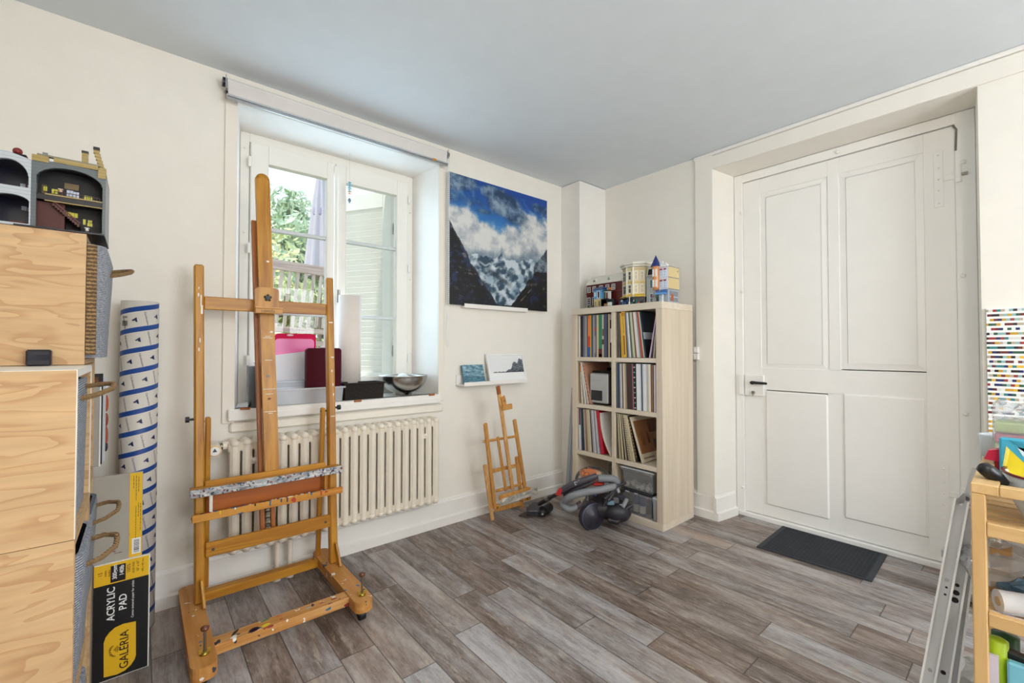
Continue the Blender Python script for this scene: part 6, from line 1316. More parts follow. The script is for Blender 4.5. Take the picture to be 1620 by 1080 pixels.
# ------------------------------------------------------------------ things on the window sill
S0 = SILLZ+.0006
c = onz((398, 640), S0); cx, cy = c.x+.028, .012
t = thing('steel_container', 'brushed steel cylindrical container at the left end of the window sill', 'container', (cx, cy, S0))
wpart(MB().lathe([(0, 0), (.060, 0), (.062, .002), (.062, .205), (.060, .207), (.058, .205), (.058, .01), (0, .01)], mat('#77787a', .3, 1), 40, Matrix.Translation((cx, cy, S0))), 'body', t)
mb = MB(); M_ = Matrix.Translation((cx-.005, cy, S0+.15)); mb.lathe([(.012, 0), (.016, .03), (.022, .055), (.036, .080), (.0375, .080), (.0235, .055), (.0175, .03), (.0135, 0)], clear((.82, .93, .95), .25, .05), 24, M_); tag(mb.build('glass_funnel'), 'pale glass funnel standing in the steel container', 'funnel')
CB = clear((.97, .98, 1), .34, .2)
def onsill(px, y): v = ony((px, 620), y); return v.x
x0_, x1_ = onsill(432, -.02), onsill(543, -.015)
t = thing('storage_box', 'milky clear plastic storage box on the window sill behind the easel', 'storage box', ((x0_+x1_)/2, .06, S0))
wpart(open_box(MB(), x0_, x1_, -.020, .085, S0, S0+.085, CB, tp=.006, rim=.010), 'tub', t)
t = thing('storage_box', 'second clear plastic box nested behind the milky one on the sill', 'storage box', ((x0_+x1_)/2, .13, S0))
wpart(open_box(MB(), onsill(434, .10), onsill(541, .10), .100, .180, S0, S0+.118, CB, tp=.006, rim=.006), 'tub', t)
# maroon case standing behind
x0_, x1_ = onsill(483, .045), onsill(538, .045); t = thing('plastic_case', 'dark maroon rounded plastic case standing inside the clear box on the sill', 'case', ((x0_+x1_)/2, .04, S0))
MRN = mat('#4a0418', .6, spec=.15); wpart(MB().prism([(x, z) for x, z in rr(x0_, x1_, S0+.004, 1.168, .018)], .0, .035, MRN, Matrix(((1, 0, 0, 0), (0, 0, -1, .062), (0, 1, 0, 0), (0, 0, 0, 1)))), 'shell', t)
wpart(MB().ball(((x0_+x1_)/2, .044, 1.172), 1, mat('#c9c4c8', .3, .5), 10, (.020, .008, .006)), 'handle', t, 'pale metal handle')
# white tilted lid/box
xa, xb = onsill(437, .155), onsill(500, .155)
mb = MB(); mb.add([(xa, .19, S0+.09), (xb, .19, S0+.09), (xb, .19, 1.155), (xa, .19, 1.128), (xa, .21, S0+.09), (xb, .21, S0+.09), (xb, .225, 1.155), (xa, .225, 1.128)], [(0, 1, 2, 3), (7, 6, 5, 4), (0, 4, 5, 1), (1, 5, 6, 2), (2, 6, 7, 3), (3, 7, 4, 0)], mat('#e4e3e8', .4)); mb.box((xa, .186, S0+.001), (xb, .214, S0+.089), mat('#e4e3e8', .4)); mb.box((xa+.02, .1885, S0+.089), (xb-.01, .1898, S0+.093), BLACK); tag(mb.build('white_box'), 'white box with slanting top standing behind the clear boxes on the sill', 'box')
# bright pink boxes against the glass
t = thing('plastic_case', 'bright pink rounded plastic case against the window glass', 'case', (-2.36, .235, S0))
PK = mat('#d8084e', .6, spec=.2); a, b_ = onsill(434, .222), onsill(499, .222)
wpart(MB().prism(rr(a, b_, S0, 1.252, .02), 0, .018, PK, Matrix(((1, 0, 0, 0), (0, 0, -1, .240), (0, 1, 0, 0), (0, 0, 0, 1)))), 'shell', t); wpart(MB().ball((ony((459, 533), .22).x, .2205, 1.242), 1, mat('#f3cfd4', .3), 10, (.018, .004, .006)), 'handle', t, 'pale handle')
wpart(MB().prism(rr(a, b_-.012, S0, 1.222, .02), 0, .006, mat('#e868a8', .3), Matrix(((1, 0, 0, 0), (0, 0, -1, .2205), (0, 1, 0, 0), (0, 0, 0, 1)))), 'front_shell', t, 'paler pink front shell')
# standing paper roll
c = ony((555.5, 590), .13); t = thing('paper_roll', 'tall white paper roll standing on the window sill behind the dark basket', 'roll', (c.x, .14, S0))
mb = MB().lathe([(0, 0), (.066, 0), (.066, .62), (.062, .62), (.062, .60), (0, .60)], mat('#e9dfd8', .75), 32, Matrix.Translation((c.x, .16, S0))); wpart(mb, 'rolled_paper', t)
wpart(MB().tube([(c.x, .16, S0+.2895), (c.x, .16, S0+.2905)], .0665, mat('#d9cfc8', .7), 32), 'sheet_edge', t)
# dark wicker basket
a, b_ = onsill(545, -.01), onsill(608, -.01); DWK = weave('#0e0b0a', '#3a2f28', 230)
t = thing('wicker_basket', 'small dark brown rectangular wicker basket on the window sill', 'basket', ((a+b_)/2, .04, S0))
wpart(open_box(MB(), a, b_, -.012, .110, S0, S0+.098, DWK, t=.008, tp=.006, rim=.004), 'basket_body', t)
# steel bowl
c = ony((639, 600), .075); bx_ = c.x+.005; t = thing('mixing_bowl', 'large brushed steel mixing bowl at the right end of the window sill', 'bowl', (bx_, .085, S0))
pr = [(0, 0), (.05, .002)]+[(.150*math.sin(math.radians(a_)), .004+.122*(1-math.cos(math.radians(a_)))) for a_ in range(22, 91, 6)]
pr += [(.154, pr[-1][1]+.003), (.148, pr[-1][1]+.002)]+[(.146*math.sin(math.radians(a_)), .007+.122*(1-math.cos(math.radians(a_)))) for a_ in range(88, 21, -6)]+[(0, .004)]
M_ = Matrix.Translation((bx_, .088, S0)); wpart(MB().lathe(pr, mat('#c4c2be', .26, 1), 56, M_), 'bowl_body', t)
mb = MB().ball((bx_-.01, .08, S0+.11), 1, mat('#e2eaee', .5), 12, (.035, .05, .028)); tag(mb.build('white_cloth'), 'small white bundle showing over the rim of the steel bowl', 'cloth')

# ------------------------------------------------------------------ outside the window
GRS = mat('#8fa05a', .9, var=.2); gd = MB().box((-9, .9, -.6), (9, 30, -.5), GRS); tag(gd.build('garden_ground', loc=(0, 0, 0)), 'grassy garden ground outside the window', 'grass', kind='stuff')
SHW = mat('#e6e3e0', .6); hx_, hy_ = -1.602, .50; dirv = Vector((-.515, .857, 0)); ang = math.atan2(dirv.y, dirv.x)
sh = thing('window_shutter', 'white louvred wooden shutter folded open outside the right window pane', 'shutter', (hx_, hy_, .90), ang)
Wd, Hh = .56, 1.43
for x0_, x1_ in ((0, .075), (Wd-.075, Wd)): MB().box((x0_, -.018, 0), (x1_, .018, Hh), SHW, bev=.002).build('stile', sh)
for z0_, z1_ in ((0, .09), (Hh-.115, Hh)): MB().box((.0755, -.018, z0_), (Wd-.0755, .018, z1_), SHW, bev=.002).build('rail', sh)
for k in range(29):
    z = .095+k*.0425; mb = MB(); mb.bar((.0755, 0, z+.018), (Wd-.0755, 0, z+.018), .008, .048, SHW, up=(0, math.sin(.48), math.cos(.48))); mb.build('louvre', sh)
for z in (.25, 1.15): MB().tube([(-.008, -.01, z-.04), (-.008, -.01, z+.04)], .009, mat('#9a9fa2', .4, .6), 8).build('hinge', sh)
# wooden garden bench / railing on the raised terrace
WR = wood('#b0948c', '#d2bab0', 'X', 6, .8); WRZ = wood('#b8a297', '#dccbbf', 'Z', 6, .8)
fe = thing('garden_railing', 'weathered brownish wooden railing with leaning slats outside the left pane', 'railing', (-1.9, 2.2, .95))
A_, B_2 = Vector((-2.25, 2.2, 2.04)), Vector((-.9, 2.2, 1.985))
wpart(MB().bar(A_-Vector((0, 0, .045)), B_2-Vector((0, 0, .045)), .09, .05, WR, up=(0, 1, 0)), 'top_rail', fe); 
wpart(MB().bar((-2.25, 2.2, 1.37), (-.9, 2.2, 1.31), .05, .05, WR, up=(0, 1, 0)), 'bottom_rail', fe); wpart(MB().bar((-2.25, 2.16, 1.245), (-.9, 2.16, 1.185), .05, .04, WR, up=(0, 1, 0)), 'lower_rail', fe)
for k in range(18):
    x = -2.27+k*.074; wpart(MB().bar((x-.045, 2.2, 1.38), (x+.012, 2.2, 1.955), .030, .018, WRZ, up=(0, 1, 0)), 'slat', fe)
for x in (-2.3, -1.0): wpart(MB().box((x-.04, 2.17, -.5), (x+.04, 2.25, 2.0), WRZ), 'post', fe)
tag(MB().box((-2.9, 2.45, -.499), (-.4, 2.75, 1.18), mat('#d6cdc2', .8, bump=.2)).build('garden_parapet'), 'low pale garden parapet under the wooden railing outside', 'parapet')
# folded parasol
px_ = -1.46; pz0_ = 1.50; t = thing('garden_parasol', 'closed lilac grey garden parasol outside the left window pane', 'parasol', (px_, 2.9, -.5))
vs = []; n = 40; L = []
for k in range(14):
    z = 2.02+k*.095; r0_ = .155*(1-k/14)**.75+.012 if k > 0 else .15
    L.append((z, r0_))
mb = MB(); pv = []; 
for z, r0_ in L:
    for j in range(n): a_ = 2*PI*j/n; q = r0_*(1+.16*math.cos(8*a_)); pv.append((px_+.06+q*math.cos(a_), 2.9+q*math.sin(a_), z))
mb.add(pv, [(i*n+j, i*n+(j+1) % n, (i+1)*n+(j+1) % n, (i+1)*n+j) for i in range(len(L)-1) for j in range(n)], mat('#beb6bf', .8), True); wpart(mb, 'canopy', t)
wpart(MB().tube([(px_+.06, 2.9, -.5), (px_+.06, 2.9, 3.3)], .02, mat('#7b6a5c', .6), 10), 'pole', t)
wpart(MB().lathe([(.095, 2.74), (.10, 2.78), (.09, 2.82)], mat('#a39ab0', .8), 24, Matrix.Translation((px_+.06, 2.9, 0))), 'strap', t)
# leafy trees and hedge: crowns of small leaf quads around branching stems
def tree(name, lab, cx, cy, zb_, zc_, R3, n, cols, seed, leaf_=.10, grp=None):
    r = random.Random(seed); t = thing(name, lab, 'tree' if 'tree' in name else 'hedge', (cx, cy, zb_), group=grp)
    mb = MB().tube([(cx, cy, zb_), (cx+.1, cy, (zb_+zc_)/2), (cx, cy, zc_)], [.12, .09, .04], mat('#7a6a58', .9), 8)
    for k in range(7): a_ = 2*PI*k/7; mb.tube([(cx, cy, zc_-.5), (cx+R3[0]*.6*math.cos(a_), cy+R3[1]*.6*math.sin(a_), zc_+R3[2]*.4*math.sin(k*2.1))], [.04, .012], mat('#7a6a58', .9), 6)
    wpart(mb, 'trunk', t)
    ms = [mat(c, .8) for c in cols]; mb = MB()
    clumps = [(r.gauss(0, .45), r.gauss(0, .45), r.gauss(0, .45), .30+r.random()*.22) for _ in range(26)]
    for i in range(n):
        cl_ = r.choice(clumps); d = Vector((r.gauss(0, 1), r.gauss(0, 1), r.gauss(0, 1))).normalized()*cl_[3]*r.random()**.4
        p = Vector((cx+R3[0]*(cl_[0]+d.x), cy+R3[1]*(cl_[1]+d.y), zc_+R3[2]*(cl_[2]+d.z)))
        u = Vector((r.gauss(0, 1), r.gauss(0, 1), r.gauss(0, 1))).normalized(); v = u.orthogonal().normalized(); s_ = leaf_*(.6+r.random()*.8)
        mb.quad(tuple(p-u*s_), tuple(p+v*s_*.5), tuple(p+u*s_), tuple(p-v*s_*.5), r.choice(ms))
    wpart(mb, 'foliage', t, kind='stuff'); return t
tree('garden_tree', 'pale green leafy tree beyond the railing outside the window', -.10, 9.0, -.498, 3.55, (1.25, 1.2, 1.35), 5200, ['#c0d2b0', '#d0dcbc', '#a9bf9a', '#dfe5c6'], 3)
tree('garden_tree', 'lower broader green tree standing left of the tall one outside', -1.3, 8.0, -.498, 2.3, (1.2, 1.0, .95), 4200, ['#c6d5b2', '#b0c4a0', '#d8e0c0'], 4)
tree('hedge', 'yellow green hedge below the trees outside the window', -.4, 6.2, -.498, 1.75, (2.2, .8, .95), 5200, ['#dedc9c', '#ccd090', '#ebe2aa', '#b4c080'], 6, .08)
tree('hedge', 'small green bush seen in the gap beside the open shutter', .55, 4.6, -.498, 1.3, (1.4, .7, 1.6), 3500, ['#a9b488', '#c8c692', '#8b9c72'], 9, .07)

# ------------------------------------------------------------------ wooden kitchen trolley at the right edge
TW = wood('#c9a067', '#dfbb83', 'Z', 5, .5, bands=.8); TWX = wood('#cba36b', '#e0bd86', 'X', 5, .5, bands=.8); TWY = wood('#cba36b', '#e0bd86', 'Y', 5, .5, bands=.8)
tx0, tx1, ty1, ty0 = -1.525, -1.018, -2.445, -3.02
tl = thing('kitchen_trolley', 'pale birch kitchen trolley at the right edge by the ladder', 'trolley', ((tx0+tx1)/2, (ty0+ty1)/2, 0))
for x in (tx0, tx1-.034):
    for y in (ty1-.024, ty0): wpart(MB().box((x, y, 0), (x+.034, y+.024, .826), TW, bev=.002), 'leg', tl)
mb = MB()
wpart(MB().box((tx0, ty1-.045, .8265), (tx1, ty1, .850), TWX, bev=.002), 'top_side_rail', tl); wpart(MB().box((tx0, ty0, .8265), (tx1, ty0+.060, .850), TWX, bev=.002), 'top_side_rail', tl)
wpart(MB().box((tx0, ty0+.0605, .8265), (tx0+.026, ty1-.0455, .850), TWY, bev=.002), 'top_front_rail', tl); wpart(MB().box((tx1-.026, ty0+.0605, .8265), (tx1, ty1-.0455, .850), TWY, bev=.002), 'top_back_rail', tl)
for z, nm in ((.731, 'tray'), (.527, 'shelf'), (.14, 'shelf')):
    for x in (tx0+.002, tx1-.022): wpart(MB().box((x, ty0+.0245, z), (x+.020, ty1-.0245, z+.031), TWY, bev=.002), nm+'_rail', tl)
    for k in range(9): x = tx0+.045+k*.049; wpart(MB().box((x, ty0+.01, z+.008), (x+.034, ty1-.006, z+.020), TWY, bev=.001), nm+'_slat', tl)
# pot with red rim and black handle
t = thing('enamel_pot', 'pale grey enamel pot with dark red rim and black handle in the trolley tray', 'pot', (-1.385, -2.592, .7515))
pxc, pyc, pz_ = -1.385, -2.607, .7515; tilt = Matrix.Translation((pxc, pyc, pz_)) @ Matrix.Diagonal((.96, .96, 1, 1))
wpart(MB().lathe([(0, 0), (.075, 0), (.090, .012), (.112, .060), (.122, .112), (.118, .112), (.108, .060), (.086, .016), (0, .006)], mat('#ccd3d8', .25, coat=.4), 48, tilt), 'pot_body', t)
wpart(MB().lathe([(.1175, .1125), (.1235, .1125), (.1245, .1165), (.1175, .1165)], mat('#7a1c1c', .3), 48, tilt), 'rim', t, 'dark red rim')
hA, hB = onx((1588, 765), -1.44), onx((1555, 738), -1.465)
wpart(MB().tube([hA, hA.lerp(hB, .35), hA.lerp(hB, .8), hB, hB+(hB-hA)*.10], [.012, .0155, .016, .0145, .006], mat('#15151a', .35), 16), 'handle', t, 'black handle')
# napkin pack, sponges in film, pink clip, white cup
v = onx((1602, 727), -1.34); t = thing('napkin_pack', 'blue, turquoise and yellow pack standing in the pot on the trolley', 'pack', (-1.34, v.y-.02, .762))
y0_, y1_ = v.y+.022, v.y-.065; z0_, z1_ = .80, onx((1590, 692), -1.34).z
wpart(MB().box((-1.350, y1_, z0_), (-1.325, y0_, z1_), mat('#3fa9c9', .3), bev=.004), 'wrapper', t)
mb = MB(); yzm = Matrix(((0, 0, -1, -1.3505), (-1, 0, 0, y0_), (0, 1, 0, z0_), (0, 0, 0, 1))); Hp = z1_-z0_
mb.prism([(.004, Hp*.12), (.022, Hp*.02), (.060, Hp*.42), (.018, Hp*.80)], 0, .0008, mat('#ecd11a', .35), yzm); mb.prism([(.004, Hp*.12), (.018, Hp*.80), (.012, Hp*.86), (.002, Hp*.3)], 0, .001, mat('#f2e46a', .35), yzm)
mb.prism([(.016, Hp*.98), (.045, Hp*.80), (.085, Hp*.86), (.05, Hp*.93)], 0, .0009, mat('#2f8fa8', .35), yzm); mb.prism([(.030, Hp*.86), (.040, Hp*.70), (.046, Hp*.84), (.058, Hp*.84), (.05, Hp*.74)], .0008, .0014, mat('#dfeef2', .35), yzm); wpart(mb, 'print', t, 'yellow triangle print')
v = onx((1574, 668), -1.20); t = thing('sponge_pack', 'pack of green and pink sponges wrapped in clear film on the trolley', 'sponges', (-1.2, v.y-.06, .85))
zs0 = .8505; n_ = 0
for z0_, c in ((.0, '#e88fb0'), (.030, '#e2eedd'), (.034, '#cfe3a0'), (.063, '#f2f2ee'), (.067, '#e889aa'), (.092, '#f2f2ee'), (.096, '#cbe09c')):
    pass
mb_y0, mb_y1 = v.y, v.y-.15
for k, (c1_, c2_) in enumerate((('#e07aa0', '#cfe0a0'), ('#e07a98', '#c6dc98'))):
    z0_ = zs0+.058*k; wpart(MB().box((-1.24, mb_y1, z0_), (-1.14, mb_y0, z0_+.024), mat(c1_, .9, bump=.3, bscale=200), bev=.004), 'sponge', t, 'pink sponge'); wpart(MB().box((-1.24, mb_y1, z0_+.0285), (-1.14, mb_y0, z0_+.0560), mat(c2_, .9, bump=.3, bscale=200), bev=.004), 'sponge', t, 'pale green sponge')
FILM = clear((.97, .98, 1), .22, .06); mb = MB(); r = random.Random(12); zt_ = zs0+.1165
g = 12; pts = [[None]*(g+1) for _ in range(g+1)]
for i in range(g+1):
    for j in range(g+1): pts[i][j] = (-1.245+.11*i/g, mb_y0+.004-.158*j/g, zt_+.004+.048*math.sin(PI*i/g)*(.35+.65*r.random())+.012*r.random())
for i in range(g):
    for j in range(g): mb.quad(pts[i][j], pts[i+1][j], pts[i+1][j+1], pts[i][j+1], FILM)
mb.box((-1.2445, mb_y1-.003, zs0), (-1.1355, mb_y0+.003, zt_+.004), FILM); wpart(mb, 'film', t, 'crinkled clear film')
v = onx((1563, 702), -1.13); mb = MB().lathe([(0, 0), (.026, 0), (.030, .055), (.033, .062), (.030, .064), (.027, .062), (.024, .004), (0, .004)], mat('#e6eef2', .35), 24, Matrix.Translation((-1.12, v.y-.012, .8503))); tag(mb.build('white_cup'), 'small white plastic cup at the back corner of the trolley', 'cup')
v = onx((1574, 730), -1.30); t = thing('plastic_clip', 'translucent pink-red plastic part beside the sponge pack on the trolley', 'clip', (-1.30, v.y, .85))
mb = MB().prism([(0, 0), (.040, -.004), (.030, .030), (.008, .024)], 0, .030, mat('#c9284a', .2), Matrix(((0, 0, 1, -1.33), (-1, 0, 0, v.y+.018), (0, 1, 0, .8755), (0, 0, 0, 1)))); wpart(mb, 'clip_body', t); wpart(MB().box((-1.325, v.y-.020, .8505), (-1.31, v.y+.0, .8750), mat('#a01830', .25)), 'clip_foot', t)
tag(MB().box((-1.335, v.y-.040, .8505), (-1.300, v.y-.021, .872), mat('#e8a81c', .4), bev=.003).build('small_yellow_box'), 'small orange yellow block under the pink clip on the trolley', 'block')
# lower shelves: film rolls, bags, bottles
FL2 = clear((.93, .94, .96), .30, .08)
def bag(name, lab, c, r3, m, seed, cat='bag'):
    r = random.Random(seed); mb = MB(); n = 18; k = 12; vs = []
    for i in range(k+1):
        for j in range(n):
            a_ = PI*i/k; b2 = 2*PI*j/n; d = Vector((math.sin(a_)*math.cos(b2), math.sin(a_)*math.sin(b2), -math.cos(a_)))
            q = 1+.35*noise.noise(d*2.2+Vector((seed, 0, 0)))+.12*noise.noise(d*7); vs.append((c[0]+d.x*r3[0]*q, c[1]+d.y*r3[1]*q, max(c[2]-r3[2], c[2]+d.z*r3[2]*q)))
    mb.add(vs, [(i*n+j, i*n+(j+1) % n, (i+1)*n+(j+1) % n, (i+1)*n+j) for i in range(k) for j in range(n)], m); return tag(mb.build(name), lab, cat)
zs = .5475; 
def tp(px, py, x): return onx((px, py), x)
p = tp(1598, 905, -1.33); bag('plastic_bag', 'crumpled clear plastic bag on the middle shelf of the trolley', (-1.30, p.y, zs+.056), (.10, .09, .055), FL2, 2)
p = tp(1612, 895, -1.42); bag('plastic_bag', 'dark blue grey plastic bag right of the clear bag on the trolley middle shelf', (-1.40, p.y-.03, zs+.036), (.05, .06, .035), mat('#3d5666', .2), 5)
a, b_ = tp(1566, 925, -1.48), tp(1640, 965, -1.44); t = thing('film_roll', 'roll of clear glossy film lying on the middle shelf of the trolley', 'roll', (-1.46, a.y-.05, zs))
a.y -= .012
wpart(MB().tube([(-1.480, a.y, zs+.0275), (-1.400, a.y-.17, zs+.0275)], .026, clear((.95, .95, .98), .55, .12), 16), 'film', t); wpart(MB().tube([(-1.481, a.y+.001, zs+.0275), (-1.476, a.y-.008, zs+.0275)], .010, mat('#b59b78', .6), 12), 'core', t)
tag(MB().box((-1.497, a.y-.17, zs), (-1.484, a.y+.01, zs+.004), mat('#e6e3ee', .4)).build('paper_sheet'), 'pale lilac sheet lying at the front of the middle shelf', 'sheet')
tag(MB().box((-1.36, a.y-.02, zs+.0), (-1.30, a.y+.018, zs+.11), mat('#b28a58', .7)).build('cardboard_box'), 'small brown cardboard box behind the bags on the middle shelf', 'box')
tag(MB().box((-1.28, a.y-.06, zs+.0), (-1.25, a.y-.0, zs+.14), mat('#eef1f4', .4), bev=.004).build('white_carton'), 'white carton behind the bags on the middle shelf', 'carton')
zl = .161
def lower(name, lab, cat, mb): return tag(mb.build(name), lab, cat)
p = tp(1565, 1018, -1.49); 
t = thing('spray_bottle', 'clear bottle with lime green cap on the bottom trolley shelf', 'bottle', (-1.47, p.y-.012, zl)); wpart(MB().lathe([(0, 0), (.022, 0), (.022, .19), (.012, .215)], FL2, 20, Matrix.Translation((-1.47, p.y-.012, zl))), 'body', t); hcap = onx((1565, 1007), -1.47).z
wpart(MB().lathe([(.018, .2155), (.0185, hcap-zl), (.012, hcap-zl+.004), (0, hcap-zl+.004)], mat('#a8c81e', .35), 20, Matrix.Translation((-1.47, p.y-.012, zl))), 'cap', t, 'lime green cap')
p = tp(1580, 1008, -1.42); t = thing('cleaning_bottle', 'bottle with dark green cap on the bottom trolley shelf', 'bottle', (-1.40, p.y, zl)); wpart(MB().lathe([(0, 0), (.032, 0), (.032, .20), (.016, .225)], mat('#e9ecee', .35), 20, Matrix.Translation((-1.40, p.y-.01, zl))), 'body', t); hc = onx((1580, 1000), -1.40).z-zl; wpart(MB().lathe([(.024, .2255), (.024, hc), (0, hc+.004)], mat('#1c4a2c', .35), 20, Matrix.Translation((-1.40, p.y-.01, zl))), 'cap', t, 'dark green cap')
p = tp(1602, 1040, -1.48); t = thing('detergent_bottle', 'white bottle with black trigger head on the bottom trolley shelf', 'bottle', (-1.46, p.y-.02, zl)); wpart(MB().box((-1.475, p.y-.045, zl), (-1.44, p.y+.015, p.z-.012), mat('#eef0f2', .35), bev=.008), 'body', t); wpart(MB().bar((-1.470, p.y+.022, p.z+.004), (-1.462, p.y-.035, p.z-.006), .022, .022, mat('#14161a', .35), bev=.005), 'trigger_head', t, 'black trigger head')
p = tp(1606, 1068, -1.50); tag(MB().box((-1.502, p.y-.05, zl), (-1.480, p.y+.012, onx((1600, 1048), -1.50).z), mat('#7cc6e0', .35), bev=.004).build('sponge_cloth_pack'), 'light blue pack at the front of the bottom trolley shelf', 'pack')
p = tp(1568, 1050, -1.50); tag(MB().box((-1.503, p.y-.012, zl), (-1.490, p.y+.010, onx((1566, 1035), -1.50).z), mat('#cfcbe2', .4)).build('paper_packet'), 'pale lilac paper packet at the left of the bottom trolley shelf', 'packet')

# ------------------------------------------------------------------ folded aluminium stepladder leaning by the trolley
def campt(px, py, zc): d = ray((px, py)); return CAM + d*zc
ZT, ZB = 1.20, 1.17
def lad(px, py): k = (py-786)/(1255-786); return campt(px, py, ZT+(ZB-ZT)*k)
la = thing('stepladder', 'folded aluminium stepladder standing against the trolley', 'ladder', (lad(1440, 1245).x, lad(1440, 1245).y, 0))
LAL = mat('#c6c9cd', .42, .3); perp = ray((1545, 900)); perp.z = 0; perp.normalize()
def rail(pt, pb, w_, name, off=0.0, par=la):
    a_ = lad(*pt)+perp*off; b2 = lad(*pb)+perp*off
    b2 = a_+(b2-a_)*((a_.z-.004)/(a_.z-b2.z)); mb = MB(); ax = (a_-b2).normalized(); sd = ax.cross(perp).normalized()
    M_ = Matrix((sd, -perp, ax)).transposed().to_4x4(); M_.translation = b2; L = (a_-b2).length
    mb.box((-w_/2, -.002, 0), (w_/2, .002, L), LAL, M_); mb.box((-w_/2, -.002, 0), (-w_/2+.0045, .012, L), mat('#f0f1f3', .35, .3), M_); mb.box((w_/2-.0045, -.002, 0), (w_/2, .012, L), mat('#f0f1f3', .35, .3), M_)
    return wpart(mb, name, la), M_, L
f1, M1, L1 = rail((1521.5, 790), (1434.5, 1255), .030, 'front_rail'); f2, M2, L2 = rail((1536, 793), (1461.5, 1255), .032, 'rear_rail', .012)
f3, M3_, L3 = rail((1545, 815), (1487, 1255), .020, 'brace_rail', .05)
mb = MB(); 
for zf, r_ in ((.695, .0045), (.668, .007), (.642, .0075), (.385, .0055)): p = M2 @ Vector((.0, -.0, L2*zf)); mb.tube([p-perp*.0026, p-perp*.0036], r_, mat('#1a1a1c', .6), 12)
for zf in (.69, .665): p = M1 @ Vector((-.002, 0, L1*zf)); mb.tube([p-perp*.0026, p-perp*.0036], .0028, mat('#1a1a1c', .6), 10)
wpart(mb, 'rail_hole', la, 'dark drilled holes')
for M_, L, zf in ((M1, L1, .715), (M1, L1, .40), (M1, L1, .985), (M2, L2, .975)): p = M_ @ Vector((.0, 0, L*zf)); mb = MB().tube([p-perp*.002, p-perp*.0055], .0042, STEEL, 10); wpart(mb, 'rivet', la)
c0, c1_ = lad(1514, 796), lad(1528, 778); mb = MB(); 
pl = [(1513, 797), (1515, 788), (1524, 779), (1535, 783), (1536, 795), (1528, 793)]; F1 = [lad(*q)-perp*.008 for q in pl]; F2 = [lad(*q)-perp*.003 for q in pl]; n = len(pl)
mb.add(F1+F2, [list(range(n))[::-1], list(range(n, 2*n))]+[(i, (i+1) % n, n+(i+1) % n, n+i) for i in range(n)], mat('#a9adb2', .4, .7)); p = lad(1529.5, 787); mb.tube([p-perp*.010, p-perp*.008], .006, mat('#5e6266', .4, .7), 12); wpart(mb, 'hinge_plate', la)
f4 = MB().bar(lad(1529, 786)+perp*.02, lad(1541, 742)+perp*.02, .010, .012, LAL, up=tuple(perp)); wpart(f4, 'top_extension', la)
for pt, pb in (((1530, 862), (1533, 862)), ((1528, 930), (1534, 930))):
    pass
for zf in (.78, .60, .42, .24): 
    p = M2 @ Vector((.02, 0, L2*zf)); wpart(MB().box(tuple(p+perp*.02-Vector((.012, .012, .012))), tuple(p+perp*.30+Vector((.012, .012, .012))), LAL, bev=.002) if False else MB().bar(p+perp*.016, p+perp*.016+Vector((perp.x*math.cos(.16)+perp.y*math.sin(.16), perp.y*math.cos(.16)-perp.x*math.sin(.16), 0))*.32, .040, .020, LAL, up=(0, 0, 1)), 'tread', la)
for M_ in (M1, M2): p = M_ @ Vector((0, 0, .0)); wpart(MB().box((p.x-.02, p.y-.02, .0), (p.x+.02, p.y+.02, .03), mat('#1c1c1e', .6), bev=.003), 'rubber_foot', la)

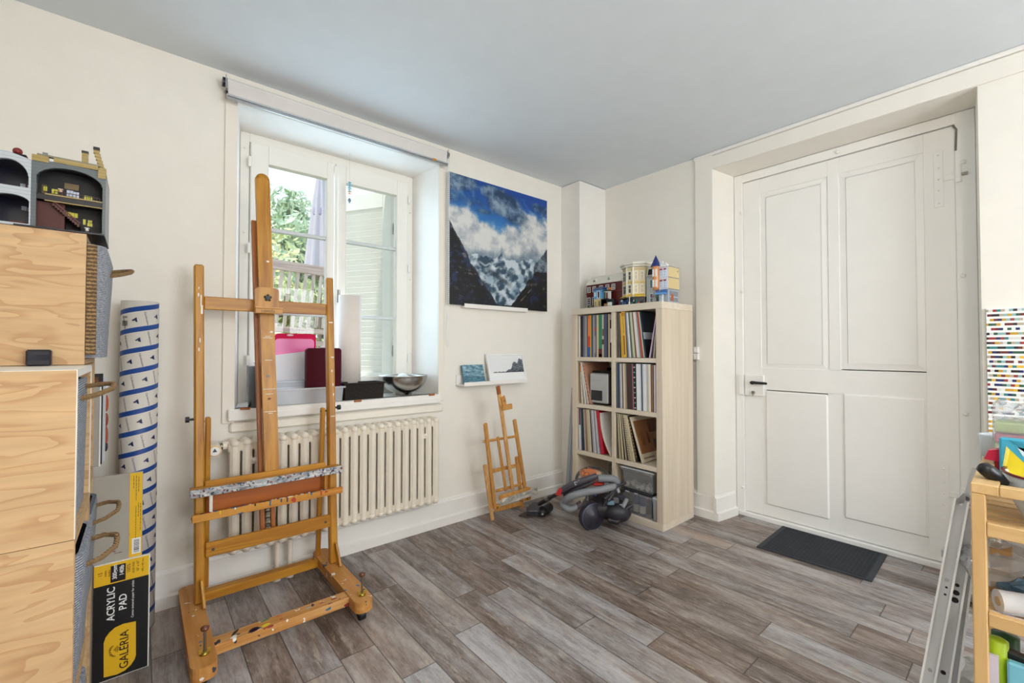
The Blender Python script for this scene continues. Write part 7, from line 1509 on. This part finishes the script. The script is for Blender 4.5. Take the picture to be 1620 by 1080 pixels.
# ------------------------------------------------------------------ striped colour-chip panel on the wall right of the door
def mosaic_mat():
    m, nt, b = pbsdf('colour_chip_rows'); b.inputs['Roughness'].default_value = .25; t_ = N(nt, 'ShaderNodeTexCoord'); s_ = N(nt, 'ShaderNodeSeparateXYZ'); nt.links.new(t_.outputs['Object'], s_.inputs[0])
    def mth(op, a, bb=None):
        n = N(nt, 'ShaderNodeMath', operation=op)
        for i, v in enumerate((a, bb)):
            if v is None: continue
            if isinstance(v, (int, float)): n.inputs[i].default_value = v
            else: nt.links.new(v, n.inputs[i])
        return n.outputs[0]
    zr = mth('DIVIDE', s_.outputs['Z'], .0212); zf = mth('FRACT', zr); row = mth('FLOOR', zr)
    on = mth('LESS_THAN', zf, .52); yr = mth('ADD', mth('DIVIDE', s_.outputs['Y'], .0125), mth('MULTIPLY', row, .37)); ce = mth('FLOOR', yr); fy = mth('FRACT', yr)
    cb = N(nt, 'ShaderNodeCombineXYZ'); nt.links.new(row, cb.inputs[0]); nt.links.new(ce, cb.inputs[1]); wn = N(nt, 'ShaderNodeTexWhiteNoise'); nt.links.new(cb.outputs[0], wn.inputs['Vector'])
    r = N(nt, 'ShaderNodeValToRGB'); r.color_ramp.interpolation = 'CONSTANT'; cs = ['#1d2a66', '#d9dcd8', '#2c7f86', '#c99a2e', '#6a2426', '#8fb8b8', '#2f5b46', '#e6b83a', '#1c1d22', '#b9a893', '#9a3030', '#e9ece9']
    r.color_ramp.elements[0].color = (*s2l(cs[0]), 1); r.color_ramp.elements[1].position = 1/12; r.color_ramp.elements[1].color = (*s2l(cs[1]), 1)
    for k in range(2, 12): e = r.color_ramp.elements.new(k/12); e.color = (*s2l(cs[k]), 1)
    nt.links.new(wn.outputs['Value'], r.inputs[0]); mx = N(nt, 'ShaderNodeMixRGB'); mx.inputs[1].default_value = (*s2l('#f6f6f4'), 1); nt.links.new(on, mx.inputs[0]); nt.links.new(r.outputs[0], mx.inputs[2]); nt.links.new(mx.outputs[0], b.inputs['Base Color']); return m
mp_ = thing('mosaic_panel', 'panel of many small coloured chips in white rows on the wall right of the door', 'wall panel', (-.012, -2.61, .76))
wpart(MB().box((-.020, -2.83, .755), (-.013, -2.402, 1.350), mosaic_mat(), bev=.001), 'chip_surface', mp_); wpart(MB().box((-.0125, -2.83, .755), (-.0005, -2.402, 1.350), WHITE), 'backing', mp_)
# grey cloth bundles on the floor behind the trolley
p = onz((1531, 940), .05); bag('cloth_bundle', 'grey cloth bundle on the floor behind the ladder, upper one', (p.x+.05, p.y-.02, .085), (.07, .07, .085), mat('#a7a6a8', .9, bump=.4), 21, 'cloth')
p = campt(1532, 1012, 1.45); bag('cloth_bundle', 'pale grey fluffy cloth bundle on the floor nearest the trolley leg', (p.x+.03, p.y-.03, .07), (.06, .06, .07), mat('#b9b7b2', .9, bump=.6), 22, 'cloth')
# unseen pendant lamp, added behind the camera to brighten walls and ceiling
t = thing('added_pendant_lamp', 'added white globe pendant lamp behind the camera, for room fill light', 'lamp', (-2.75, -3.25, 2.05))
MB().tube([(0, 0, .19), (0, 0, .47)], .004, BLACK, 8).build('cable', t); MB().lathe([(0, .20), (.03, .20), (.03, .16), (0, .16)], BLACK, 20).build('socket', t)
MB().lathe([(.05, -.155), (.13, -.09), (.16, 0), (.13, .09), (.04, .158)], clear((1, .97, .92), .22, .2), 28).build('globe', t)
